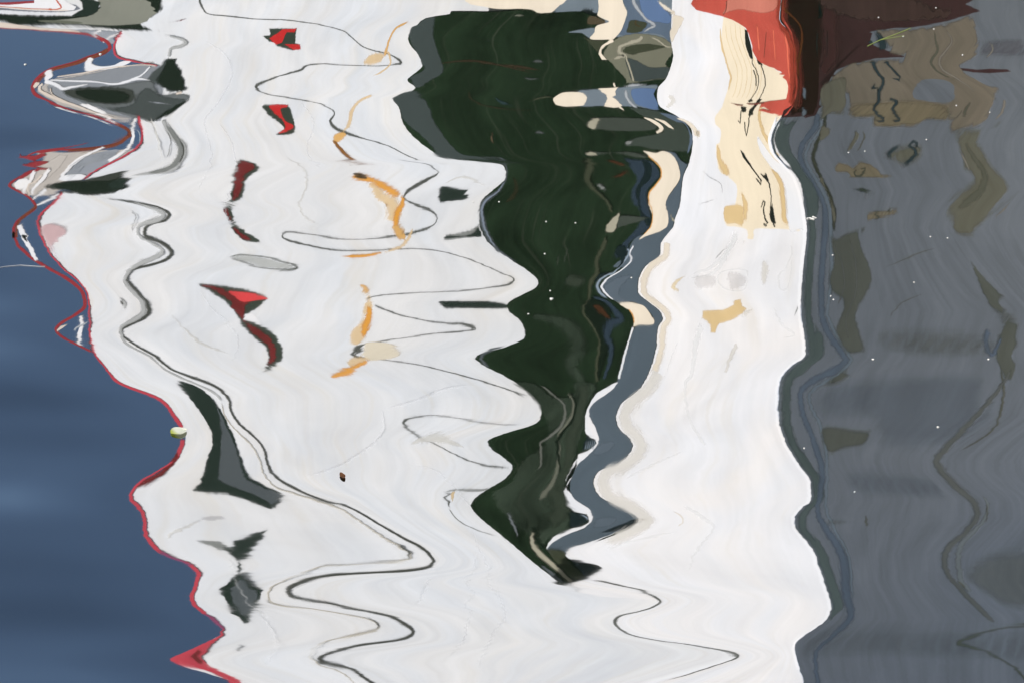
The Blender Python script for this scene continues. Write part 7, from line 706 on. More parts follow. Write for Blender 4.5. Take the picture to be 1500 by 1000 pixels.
    40,42,44,36,30,25,22,22,24,34,64,3880,-20,-6,13,12,-4,-18,-28,-34,-40,-19,10,4,-5,-23,-8,2,27,20,32,46,49,24,6,11,18,19,21,7,-1,3,9,11,7,-97,-19,-8,10,16,-1,-18,-27,
    -35,-33,4,21,13,2,-9,-1,10,27,16,24,34,35,20,8,13,20,21,23,11,-1,-5,-4,-3,-6,7468,15,29,39,40,33,22,21,19,17,23,31,26,21,35,18,20,45,24,30,39,44,43,42,49,53,52,48,40,
    34,31,28,24,17,-1042,15,27,40,46,40,28,25,22,22,33,37,32,26,43,20,23,42,20,23,29,36,38,42,47,51,50,44,35,30,28,25,21,15,3898,-34,-25,-22,27,50,37,-39,-28,-25,27,47,
    7570,69,45,45,54,46,-242,66,44,44,52,45,3968,4,0,-2,49,5,-2,-12,8372,21,27,45,-83,21,28,44,5134,-371,-513,-172,-70,-66,-417,-72,-64,-56,-60,-57,-48,-34,-15,30,42,112,
    57,50,117,194,210,71,68,64,115,196,169,45,45,41,39,39,27,28,91,173,-373,-512,-168,-69,-64,-415,-69,-63,-54,-59,-55,-45,-28,-5,2,32,114,62,52,115,191,212,72,69,65,118,
    197,179,53,47,42,39,40,27,27,86,9358,-150,-219,-69,-27,-23,-148,-25,-22,-18,-18,-17,-13,-6,9,29,27,65,35,31,72,122,134,47,45,44,84,157,134,40,41,41,43,47,36,41,137,
    -691,-150,-220,-67,-25,-22,-143,-23,-21,-17,-18,-16,-12,-5,-2,-2,19,62,37,33,76,127,135,46,46,45,87,156,134,44,45,44,45,49,38,41,137,1402,416,252,244,424,-1337,417,
    252,245,426,4175,79,50,51,94,-277,77,48,52,92,1332,43,36,52,61,61,66,77,272,-672,41,37,54,61,62,67,77,274,4589,-12,-6,-3,0,3,7,11,44,-48,-13,-6,-3,0,2,7,11,45,1776,
    -76,64,110,71,-102,53,48,2061,114,95,64,-234,106,74,45,1474,103,40,-100,2108,16,54,-30,1593,72,40,34,-93,-155,-67,-47,84,152,131,18,-63,-106,166,-11,20,44,-129,-136,
    -77,-37,55,128,130,56,-86,-118,2326,44,104,109,24,19,69,12,62,93,68,8,-18,-55,-508,26,95,115,36,24,65,15,38,78,65,52,-24,-63,1904,93,84,79,-66,-115,26,29,7,80,90,
    -149,-57,59,2425,45,85,125,11,-46,62,-275,37,84,131,29,-44,35,1558,-169,124,72,-124,84,2547,29,61,-73,23,36,1402,-97,140,-107,2571,57,-36,52,1616,57,65,7,-28,129,175,
    13,-59,-79,-288,77,89,20,-23,96,168,38,-84,-90,2759,10,36,11,15,92,101,9,-21,-42,-223,9,45,40,12,67,100,42,-29,-51,2248,-136,-128,-95,367,-128,-101,-60,3337,-24,-4,
    38,11,-17,1,42,2531,30,-98,-82,84,3,-93,-271,391,20,-33,-64,90,15,-127,-286,3481,-54,-52,20,76,27,12,-42,-2,-47,-20,6,64,58,18,-30,1285,128,-33,-156,-74,9,139,3,139,
    -46,-176,-100,22,148,3239,40,10,-4,-29,-16,1,-12,45,28,-5,-38,-31,-1,934,177,142,-315,217,162,3307,85,105,-192,76,107,1408,132,-100,109,-38,-69,-41,160,-91,104,-48,
    -83,3636,39,-12,53,1,-24,-69,53,-4,47,12,-28,1811,-93,152,-33,-90,112,3742,-3,51,-33,-10,31,1766,38,7,24,3725,71,-55,66,]
# rows and crest lines of the ripples, steps of 0.1 mm
CREST_SHAPE = (15, 271)
CRESTS = [
    70069,107,108,108,108,108,109,109,109,110,110,110,110,111,111,111,111,112,112,112,113,113,113,113,114,114,114,115,115,115,115,116,116,116,117,117,117,118,118,118,118,
    119,119,120,119,120,121,120,121,121,122,122,122,123,122,124,123,124,124,125,124,126,125,126,126,126,127,127,128,128,128,128,129,130,129,130,130,131,131,131,132,132,
    132,133,133,134,134,134,135,135,135,136,136,136,137,137,138,138,138,139,139,140,140,140,141,141,141,142,143,142,144,143,144,144,145,145,146,146,146,147,148,147,148,
    149,149,149,150,150,151,151,152,152,153,152,154,154,154,155,155,156,156,156,157,158,158,158,159,160,160,160,161,161,162,162,163,164,163,165,164,166,166,166,167,167,
    168,168,169,170,169,171,171,171,172,173,173,174,174,175,175,176,176,177,178,178,179,179,180,180,181,181,182,183,183,184,185,185,185,187,187,187,188,189,189,190,190,
    192,191,193,193,194,194,195,195,197,197,197,198,199,200,200,201,202,202,203,203,205,205,206,206,207,208,208,210,210,210,212,212,213,213,215,215,216,216,218,218,219,
    220,220,221,222,223,224,224,225,226,227,228,228,229,230,231,232,232,234,234,235,236,237,238,238,240,-4575,-74,-75,-75,-75,-75,-76,-75,-76,-76,-117,-158,-164,-167,
    -173,-194,-195,-107,-77,-36,92,92,92,96,100,100,100,66,55,55,2,-53,-66,-66,-66,-82,-99,-100,-66,-34,-34,-34,4,18,17,18,-1,-1,-1,-1,0,-33,-64,-65,-92,-177,-178,-108,
    -84,-85,-85,-55,-55,-55,-45,-13,-13,-13,-13,-18,-30,-31,-30,-31,-37,-58,-58,-59,-58,15,15,15,15,16,105,106,106,107,107,45,45,45,46,32,20,19,14,14,14,7,-10,-10,-34,
    -42,-42,-42,-54,-53,-54,-53,-54,-54,-55,-86,-88,-87,-164,-164,-182,-182,-124,-105,-95,-64,-65,-64,-65,-64,-63,-70,-88,-89,-130,-145,-145,-136,-133,-94,-53,-53,40,41,
    71,83,82,65,49,49,17,-16,-15,-58,-58,-58,-71,-111,-110,-111,-118,-125,-125,-125,-126,-99,-99,-100,-100,-100,-57,-57,-58,-57,-58,-43,-28,-27,-28,18,35,49,96,95,37,18,
    17,-20,-58,-59,-103,-148,-137,-103,-104,69,70,53,37,38,37,38,38,46,55,55,55,470,759,464,264,54,23,-69,-86,-137,-138,-192,-212,-212,-296,-297,-251,-235,-211,-138,-139,
    -99,-57,-58,-29,1,0,18,70,69,108,224,224,302,302,166,165,27,27,-62,-64,-63,-163,-164,-164,-134,-134,-135,-135,-80,-26,-25,-26,-25,-26,-26,-25,-26,-26,-26,-27,-26,-26,
    -27,-27,-26,-27,-2549,-16,-16,-17,-16,-16,-17,-16,-17,-16,-17,-112,-113,-113,-114,-208,-242,-156,-72,-72,46,163,280,400,422,446,65,65,65,-53,-54,-53,-54,-166,-167,
    -241,-316,-425,-435,-358,-208,-57,-57,-57,70,71,71,180,216,371,830,564,476,63,63,63,-55,-54,-55,-70,-115,-116,-116,-116,-117,-117,-117,-103,-99,-99,-99,-100,-100,
    -100,-116,-117,-117,-117,-158,-199,-199,-159,-119,-120,-120,-120,-42,-42,-42,-42,-43,-16,-16,-16,-16,-17,-51,-52,-53,-52,-52,-83,-82,-83,-83,-84,-53,-54,-54,-54,-54,
    -24,-24,-24,-25,-24,-111,-111,-111,-151,-152,-151,-138,-134,-134,-135,-135,-112,-104,-105,-106,-105,-114,-116,-117,-118,-65,-66,-65,49,50,126,126,86,46,46,25,-39,-39,
    -40,-39,-77,-78,-77,-74,-64,-63,-64,40,41,40,160,160,161,133,45,45,45,45,-116,-116,-116,-117,-59,-59,-60,-59,6,203,166,54,54,-62,-101,-154,-310,-272,-156,-157,-107,
    45,45,44,45,128,128,128,227,227,135,44,44,44,44,-9,-10,-9,-10,-70,-70,-71,-71,-71,-75,-76,-76,-20,36,36,36,36,36,36,8,-20,-21,-20,-21,-20,-21,-21,-21,-21,-28,-36,-37,
    -36,-37,-36,-26,6,7,7,133,133,43,-49,-49,-48,-49,-50,-49,-50,-34,-20,-20,-20,-20,-20,-21,-20,-20,-21,-20,-21,-21,-21,-20,-21,-21,-21,1961,81,81,81,82,81,82,82,83,82,
    83,180,181,181,170,171,171,172,151,151,93,-84,-84,-264,-264,-333,-356,-311,-267,-168,-67,-67,-67,21,21,150,195,173,109,109,109,-88,-88,-278,-342,-416,-381,-322,-87,
    -87,-87,-88,-88,-77,-67,-67,-66,-67,-68,-67,-68,-67,-68,-68,-69,-68,-69,-69,-69,-69,-69,-70,-43,-35,-35,-35,9,53,53,54,72,91,92,92,93,92,34,35,34,34,-32,-54,-55,-68,
    -82,-82,-69,-25,-25,14,135,135,167,200,200,130,61,61,28,-5,-5,-6,-5,-32,-60,-60,-61,-60,-79,-97,-97,-98,-98,-98,-124,-124,-124,-106,-51,-51,73,115,233,234,142,142,
    113,21,21,9,-29,-29,-29,-51,-71,-72,-73,-18,0,0,87,117,117,117,118,92,13,12,-30,-73,-73,-73,-91,-98,-98,-98,-99,-86,-83,-83,-83,-83,-49,-37,-37,-38,-37,-29,-1,-1,-2,
    -1,-1,3,8,8,8,52,66,67,68,81,81,82,63,9,9,9,-30,-70,-69,-869,-280,-281,-189,-97,-98,-98,-98,-98,-99,-57,-58,-57,-58,-58,-22,-23,-23,-23,-22,-41,-41,-41,-42,236,155,
    75,76,-77,-78,-39,76,76,77,77,24,-29,-29,-29,-29,-66,-67,-67,-27,-28,-28,34,55,56,55,109,109,100,91,91,44,-4,-4,-4,-4,-3,-4,-4,-4,-4,-4,-4,-3,-4,-4,2353,75,75,75,75,
    76,76,76,76,76,77,180,181,182,161,161,162,162,141,142,86,-84,-84,-233,-234,-325,-355,-311,-267,-165,-63,-62,-63,27,27,145,184,165,110,109,110,-87,-88,-272,-334,-387,
    -364,-133,-134,-61,-60,-61,-61,-79,-78,-79,-69,-59,-59,-36,34,36,68,80,80,111,144,144,77,76,22,-32,-32,-79,-79,-80,-79,-44,-32,-33,-32,-9,14,15,14,15,52,52,53,55,60,
    61,61,56,49,50,50,2,-13,-13,-14,-27,-28,-27,-28,-28,15,14,15,14,14,36,36,36,36,36,104,105,105,61,61,61,62,37,14,14,14,14,14,14,14,14,14,15,14,14,15,14,20,25,25,25,9,
    4,4,5,-55,-56,-55,-90,-124,-125,-61,-39,-40,-40,31,30,30,105,105,106,105,62,62,62,62,31,21,21,21,22,53,66,65,65,66,52,13,13,13,12,15,16,15,16,16,25,28,28,29,46,47,47,
    47,48,-8,-8,-35,-63,-63,-64,-11,6,5,6,41,41,41,42,41,-64,-65,-65,-73,-101,-101,-101,-102,-81,-18,-18,-18,-18,-18,-18,15,15,15,15,15,6,-3,-2,-3,-3,-2,-3,-12,-21,-20,
    -21,-21,-8,5,5,5,5,5,6,5,5,5,5,6,5,5,5,6,5,5,6,5,6,5,5,6,5,6,5,6,3268,43,43,44,44,43,44,44,44,44,44,138,137,138,121,122,122,123,117,118,71,-71,-72,-203,-204,-272,
    -294,-264,-233,-139,-46,-47,-47,22,23,110,141,126,81,80,81,-75,-75,-248,-307,-316,-269,-121,-120,-62,-61,-62,-75,-80,-80,-80,-71,-63,-63,-21,105,106,118,153,154,154,
    121,87,86,88,3,-25,-70,-85,-85,-103,-121,-121,-121,-29,-30,-29,-30,-29,25,25,25,25,102,179,129,79,79,79,33,33,33,33,-26,-26,-26,-56,-56,-57,-45,-8,-9,-9,9,28,27,28,
    28,53,80,79,80,80,61,41,41,41,41,41,37,22,22,22,23,22,23,22,23,16,12,11,11,11,11,11,12,42,42,42,-20,-19,-19,-61,-75,-75,-70,-70,-69,-33,5,4,5,4,21,37,37,38,37,65,92,
    93,92,35,15,16,15,16,46,57,57,58,57,49,22,21,22,30,30,30,30,30,15,15,15,16,15,15,15,16,15,16,34,35,35,34,35,21,22,21,21,22,21,22,8,-4,-5,-4,-5,-5,-58,-76,-76,-76,-95,
    -112,-112,-113,-28,1,1,1,0,1,33,65,65,65,40,31,32,32,32,31,33,23,-1,-1,-2,-1,-1,-2,10,9,10,9,10,10,9,10,10,10,10,11,10,11,10,11,11,11,10,11,11,11,11,11,11,5621,4,4,5,
    4,4,5,4,4,5,4,-9,-9,-9,-9,-8,-8,-8,-8,-8,-8,-8,11,18,18,18,73,73,74,73,76,78,78,79,64,22,22,22,22,14,-7,-7,-7,-7,-8,-7,-10,-10,-10,-11,-10,-10,-11,-11,-11,-11,-12,
    -11,-20,-28,-29,-28,-29,-35,-41,-41,-42,-9,1,1,2,20,39,39,50,83,83,36,20,20,20,0,0,0,0,0,-35,-35,-36,-35,-35,-27,-27,-27,-27,-27,-23,-24,-23,-20,-11,-11,-11,-10,-11,
    -11,4,4,5,4,4,5,4,10,14,15,14,15,15,14,15,37,38,37,49,80,80,81,99,99,44,25,10,5,5,5,5,5,2,1,0,1,0,3,6,6,6,6,6,6,6,14,15,14,15,14,15,15,16,17,17,17,17,17,18,17,17,18,
    17,18,17,18,18,17,18,18,5,4,5,5,4,0,1,0,0,0,0,0,-5,-11,-11,-12,-11,-11,-12,-11,-49,-50,-49,-50,-47,-47,-47,-47,-36,-7,-6,-7,-6,3,31,32,32,32,56,56,56,56,75,75,75,76,
    39,27,26,28,27,27,18,8,8,8,8,8,8,8,13,13,14,13,13,13,14,1,-10,-11,-10,-11,-10,-20,-47,-47,-47,-14,18,18,19,18,19,19,18,14,14,14,13,14,14,14,14,14,15,9019,11,11,11,12,
    11,11,11,12,11,11,12,11,11,12,11,12,11,12,11,12,12,11,12,12,12,11,12,12,12,12,12,12,12,-5,-53,-54,-53,-54,-54,-55,-30,-31,-30,-31,-31,-31,-31,-9,11,12,11,12,12,11,12,
    12,12,37,62,63,63,63,62,59,60,60,60,61,60,61,3,4,3,4,3,4,4,-28,-59,-60,-59,-60,-52,-46,-45,-46,-46,-16,13,12,13,13,42,72,73,72,73,72,78,90,91,90,91,92,91,92,92,66,39,
    39,39,40,39,40,40,40,40,40,40,41,9,10,10,10,10,10,9,10,10,10,10,11,18,27,27,27,27,27,27,28,42,42,42,43,43,42,-17,-37,-38,-37,-38,-38,-38,-38,-38,-31,-32,-31,-32,-32,
    -31,-32,-32,-33,-32,-19,-20,-20,-19,-20,-20,-20,-20,-20,-20,-20,17,31,30,31,30,31,46,63,62,63,63,63,64,64,-16,-16,-16,-16,-16,-16,-16,-4,10,10,10,9,10,10,10,10,10,26,
    42,43,42,43,43,43,43,55,55,56,56,55,57,56,11,-33,-34,-34,-34,-52,-70,-71,-71,-71,-43,-15,-14,-14,33,50,50,50,50,50,51,51,50,-8,-9,-9,-9,-9,-9,-9,5,19,19,19,20,19,19,
    20,20,19,20,20,20,20,20,20,20,20,225,-15,-16,-15,-16,-15,-16,-16,-16,-16,-28,-40,-42,-44,-45,-51,-52,-25,-18,-4,33,33,34,35,37,36,37,27,24,23,8,-9,-14,-13,-13,-19,
    -23,-24,-14,-4,-3,-4,9,12,13,12,7,7,7,7,7,-3,-13,-13,-23,-49,-50,-28,-20,-20,-21,-10,-11,-11,-7,3,3,3,3,2,-3,-2,-3,-3,-5,-11,-12,-12,-13,13,13,13,14,13,45,45,45,47,
    46,25,26,26,26,22,17,17,15,16,15,14,7,7,-2,-5,-6,-5,-9,-10,-9,-10,-9,-10,-10,-22,-23,-23,-52,-53,-60,-60,-38,-31,-27,-15,-15,-15,-16,-15,-15,-17,-26,-25,-43,-48,-50,
    -45,-45,-29,-13,-13,27,26,40,45,46,39,32,32,19,5,6,-14,-14,-14,-19,-38,-38,-38,-41,-45,-45,-46,-47,-34,-35,-35,-36,-36,-17,-16,-17,-17,-17,-10,-2,-3,-3,20,28,36,59,
    60,31,22,22,3,-17,-18,-41,-64,-60,-42,-42,50,51,43,35,35,36,36,37,42,48,48,49,294,479,314,197,65,46,-14,-26,-61,-61,-99,-113,-114,-171,-172,-142,-133,-119,-70,-72,
    -46,-18,-18,3,23,23,37,76,77,108,200,206,276,290,186,194,76,80,-3,-3,-3,-101,-104,-105,-77,-78,-80,-83,-28,27,29,29,31,31,33,34,35,36,37,38,39,41,43,45,47,50,120,2,2,
    1,2,1,2,2,1,2,2,-27,-27,-27,-27,-56,-65,-40,-15,-16,20,55,91,128,135,144,27,28,28,-9,-8,-9,-8,-44,-44,-67,-91,-125,-129,-104,-58,-11,-12,-11,29,30,29,64,77,126,275,
    192,164,30,30,30,-8,-9,-8,-14,-29,-28,-29,-29,-30,-29,-29,-25,-23,-24,-24,-24,-24,-24,-30,-30,-31,-30,-45,-59,-60,-46,-32,-32,-33,-33,-6,-5,-6,-6,-6,4,4,3,4,4,-9,-10,
    -9,-9,-10,-21,-20,-21,-22,-21,-10,-11,-10,-11,-11,1,1,0,1,1,-33,-33,-33,-49,-49,-50,-44,-43,-44,-44,-45,-35,-33,-34,-33,-34,-38,-39,-39,-40,-19,-19,-19,28,29,61,62,
    46,28,30,20,-7,-7,-7,-7,-23,-24,-24,-23,-18,-17,-19,29,29,29,85,85,87,74,34,34,35,35,-41,-43,-43,-43,-16,-15,-16,-16,16,117,99,42,44,-16,-37,-64,-147,-128,-68,-69,
    -44,38,38,39,40,86,87,88,145,148,98,46,46,48,48,17,18,18,18,-19,-19,-19,-20,-20,-23,-24,-24,12,49,51,51,53,54,55,36,18,17,18,19,18,19,20,19,20,15,9,9,9,10,10,20,49,
    50,52,168,175,97,11,12,12,12,12,12,12,29,47,49,50,53,55,58,60,62,65,67,69,73,76,80,84,90,96,72,27,28,27,27,28,28,28,28,28,29,57,58,58,55,56,56,56,50,51,33,-19,-20,
    -74,-74,-96,-102,-90,-77,-46,-16,-16,-17,11,11,52,65,58,39,39,40,-22,-23,-82,-102,-127,-116,-98,-24,-23,-24,-24,-24,-21,-17,-18,-17,-18,-18,-18,-18,-18,-18,-19,-19,
    -19,-19,-19,-19,-20,-20,-20,-11,-9,-8,-9,6,22,22,22,29,35,36,37,36,37,17,16,17,17,-6,-15,-15,-19,-25,-26,-20,-4,-5,10,54,55,67,80,80,55,29,29,17,5,5,4,5,-6,-16,-16,
    -17,-17,-24,-31,-32,-32,-32,-33,-43,-43,-45,-37,-15,-15,36,54,102,105,66,68,55,17,18,12,-4,-4,-4,-13,-23,-23,-23,1,9,8,48,62,62,64,64,52,17,16,-3,-23,-23,-23,-33,-35,
    -36,-36,-36,-31,-30,-30,-30,-30,-14,-8,-8,-8,-9,-4,10,10,11,10,11,13,15,16,16,41,48,50,50,59,60,60,52,20,21,22,-2,-24,-24,-494,-151,-154,-101,-47,-48,-49,-50,-50,-52,
    -27,-27,-28,-28,-28,-6,-5,-6,-6,-6,-18,-18,-19,-20,176,121,66,67,-43,-43,-16,70,72,74,75,36,-5,-5,-6,-5,-37,-37,-39,-6,-6,-6,48,69,72,73,126,130,124,120,124,80,32,34,
    35,37,38,39,41,43,44,46,48,49,52,54,72,22,21,22,21,22,22,22,23,22,23,53,53,54,48,48,49,49,43,43,27,-24,-24,-69,-70,-97,-108,-94,-81,-51,-19,-20,-19,8,8,44,57,52,34,
    34,34,-27,-27,-85,-106,-123,-116,-43,-44,-20,-21,-20,-21,-27,-26,-27,-24,-20,-21,-14,10,10,21,25,25,36,46,47,24,24,7,-12,-13,-28,-28,-29,-29,-16,-13,-13,-13,-5,3,3,3,
    4,17,16,17,18,20,21,20,18,17,17,16,0,-6,-7,-6,-11,-12,-12,-12,-12,4,4,4,4,4,12,13,12,12,13,39,40,39,23,23,24,23,15,4,5,5,5,5,6,5,5,6,5,5,6,6,5,8,10,11,10,4,2,1,2,-25,
    -24,-25,-41,-56,-57,-29,-19,-20,-20,13,12,13,47,48,48,49,29,28,30,29,15,10,11,10,11,27,33,33,34,34,28,7,8,8,8,8,10,9,10,10,15,16,17,18,28,28,28,29,30,-1,-2,-17,-33,
    -34,-35,-4,6,6,6,28,28,28,30,30,-36,-36,-38,-43,-62,-63,-65,-66,-53,-11,-12,-12,-12,-12,-13,11,11,11,11,12,5,-1,-2,-1,-1,-2,-1,-9,-16,-16,-17,-17,-7,4,5,4,5,5,5,5,5,
    5,6,5,6,6,6,6,6,7,7,7,8,8,8,8,9,9,9,10,94,12,12,11,12,12,12,12,12,12,13,39,40,40,36,36,35,37,34,36,21,-22,-21,-61,-62,-82,-90,-81,-72,-43,-15,-16,-15,5,6,33,42,39,24,
    24,24,-24,-25,-79,-98,-101,-88,-40,-40,-22,-22,-22,-26,-28,-28,-29,-25,-23,-23,-10,33,32,37,48,49,49,38,26,27,27,-1,-10,-26,-32,-31,-38,-44,-44,-45,-14,-13,-13,-14,
    -13,5,6,6,5,34,61,43,26,25,26,9,10,9,10,-12,-13,-12,-24,-24,-24,-20,-6,-6,-7,1,7,7,8,7,18,28,28,28,28,21,13,14,13,14,13,12,6,6,7,6,6,7,6,7,5,2,2,2,2,2,2,3,15,16,16,
    -11,-11,-11,-30,-36,-36,-35,-35,-35,-19,-1,-2,-2,-1,6,13,14,14,14,27,40,41,41,14,4,4,5,4,20,25,26,26,26,22,9,9,8,13,14,13,14,13,6,6,6,6,6,7,6,6,7,7,17,18,18,18,19,10,
    11,11,12,11,12,12,4,-3,-4,-4,-3,-4,-38,-51,-51,-53,-65,-79,-80,-81,-25,-5,-5,-6,-5,-6,17,41,42,43,25,18,19,20,20,20,21,15,-5,-6,-5,-6,-6,-6,3,3,4,3,4,3,4,4,4,4,5,5,6,
    5,6,5,6,7,6,7,7,7,8,8,8,93,-1,-1,-1,-1,-1,-1,-1,-1,-1,-1,-5,-5,-5,-5,-5,-4,-5,-5,-5,-5,-5,1,3,3,3,20,19,20,20,21,22,21,22,18,4,5,4,5,2,-4,-5,-4,-5,-4,-5,-5,-6,-6,-5,
    -6,-6,-6,-6,-6,-6,-6,-7,-9,-12,-12,-12,-12,-14,-17,-16,-17,-6,-3,-3,-3,4,9,10,14,25,25,9,3,4,4,-3,-3,-4,-3,-3,-16,-16,-16,-16,-16,-13,-13,-14,-13,-14,-12,-13,-12,-12,
    -8,-9,-8,-8,-9,-9,-3,-2,-3,-3,-3,-3,-3,-2,1,1,1,1,0,1,1,9,10,10,14,27,27,28,36,35,14,5,0,-3,-3,-2,-3,-3,-3,-5,-5,-4,-5,-4,-2,-3,-3,-2,-3,-3,-2,0,2,1,1,1,1,1,1,3,2,2,
    2,3,2,2,3,2,2,3,2,2,3,2,3,2,-4,-4,-4,-5,-4,-7,-6,-7,-7,-7,-7,-7,-10,-14,-14,-14,-14,-14,-15,-15,-37,-38,-38,-39,-38,-38,-39,-39,-35,-16,-16,-17,-18,-11,6,6,7,6,23,22,
    24,23,37,38,39,39,14,6,6,7,6,6,-1,-8,-8,-8,-9,-9,-9,-10,-6,-6,-6,-6,-6,-7,-6,-18,-28,-29,-30,-31,-33,-41,-69,-72,-74,-42,-10,-10,-11,-10,-11,-11,-12,-18,-19,-21,-21,
    -23,-24,-24,-26,-26,-27,105,1,0,1,0,0,1,0,0,1,0,0,1,0,0,0,1,0,0,1,0,0,1,0,0,1,0,1,0,1,0,1,0,1,-5,-19,-20,-20,-20,-20,-21,-13,-13,-14,-13,-14,-14,-13,-8,0,0,-1,0,0,0,
    -1,0,0,8,16,17,16,17,16,15,16,16,16,16,16,16,-3,-3,-3,-4,-3,-3,-3,-14,-25,-25,-26,-25,-23,-21,-21,-22,-21,-11,-1,0,-1,-1,10,21,21,21,22,21,23,28,28,29,29,28,30,29,29,
    20,10,11,10,10,11,10,11,11,10,11,11,12,-1,-1,0,-1,-1,-1,0,-1,-1,-1,0,-1,2,7,6,6,6,7,6,7,13,13,13,13,13,14,-12,-21,-22,-21,-22,-22,-23,-23,-23,-20,-21,-20,-22,-21,-22,
    -21,-23,-22,-23,-17,-17,-18,-18,-18,-18,-19,-19,-19,-20,-20,-1,6,7,6,6,7,15,24,24,24,24,25,25,26,-18,-18,-19,-19,-19,-20,-20,-13,-5,-6,-6,-6,-6,-6,-6,-6,-7,4,13,14,
    14,14,14,15,15,22,24,24,24,25,25,26,-4,-36,-37,-37,-38,-53,-67,-69,-71,-74,-53,-33,-33,-35,5,17,19,18,20,20,20,21,22,-32,-33,-35,-35,-36,-38,-39,-26,-11,-12,-12,-13,
    -12,-13,-14,-15,-15,-16,-17,-19,-19,-20,-21,-21,-22,]
FLECKS = [(-1.3125, 10.5752), (-1.1172, 10.6555), (-0.0957, 9.5918), (0.093, 8.9867), (0.0837, 9.4627), (0.1556, 9.4539), (0.0789, 9.2597), (1.0189, 10.9534), (1.1857, 11.033), (1.2223, 10.6501), (1.1681, 10.2642), (1.0738, 10.7972), (1.1638, 10.8581), (1.2507, 10.2139), (0.8596, 9.9254), (0.9022, 9.935), (1.0667, 10.0168), (1.0583, 9.3581), (1.0176, 9.3667), (0.7721, 9.2512), (0.7498, 9.0028), (0.7548, 8.9826), (0.9529, 9.0843), (1.0832, 8.6431), (0.8209, 8.6431), (0.6342, 8.174), (0.9346, 8.282), (0.2839, 9.1132), (0.0902, 9.0353), (0.0382, 8.8986), (0.7276, 7.9583), (-0.0322, 9.5918)]

def ripple_field(rows, KX, KS):
    """slopes of the water across x on a grid: crest lines KX (metres) carry the side slope KS; between two lines it is blended"""
    gx = np.arange(-1.9, 1.9001, 0.005); gy = np.arange(6.5, 12.0001, 0.007)
    out = np.zeros((len(gy), len(gx)))
    n = KX.shape[0]
    for j, y in enumerate(gy):
        xs = np.array([np.interp(y, rows, KX[k]) for k in range(n)]); ss = np.array([np.interp(y, rows, KS[k]) for k in range(n)])
        for k in range(1, n): xs[k] = max(xs[k], xs[k-1] + 0.012)
        px = np.concatenate(([xs[0] - 0.9, xs[0] - 0.35], xs, [xs[-1] + 0.5])); ps = np.concatenate(([0, ss[0] * 0.25], ss, [0]))
        f = min(1.0, max(0.0, (y - 6.55) / 0.3)) * min(1.0, max(0.0, (11.95 - y) / 0.3))
        out[j] = np.interp(gx, px, ps) * f
    def blur(a, r, ax):
        k = np.exp(-0.5 * (np.arange(-3*r, 3*r+1) / r) ** 2); k /= k.sum()
        return np.apply_along_axis(lambda v: np.convolve(np.pad(v, 3*r, mode='edge'), k, mode='valid'), ax, a)
    return gx, gy, blur(blur(out, 2, 1), 1, 0)

def swell(x, y):
    """slope along y of the long low waves whose crests run across the view"""
    return (0.0008 * np.sin(9.0*y + 0.8*x + 0.6) + 0.0004 * np.sin(17.0*y - 1.3*x + 2.0) + 0.0022 * np.sin(2.6*y + 0.2*x))

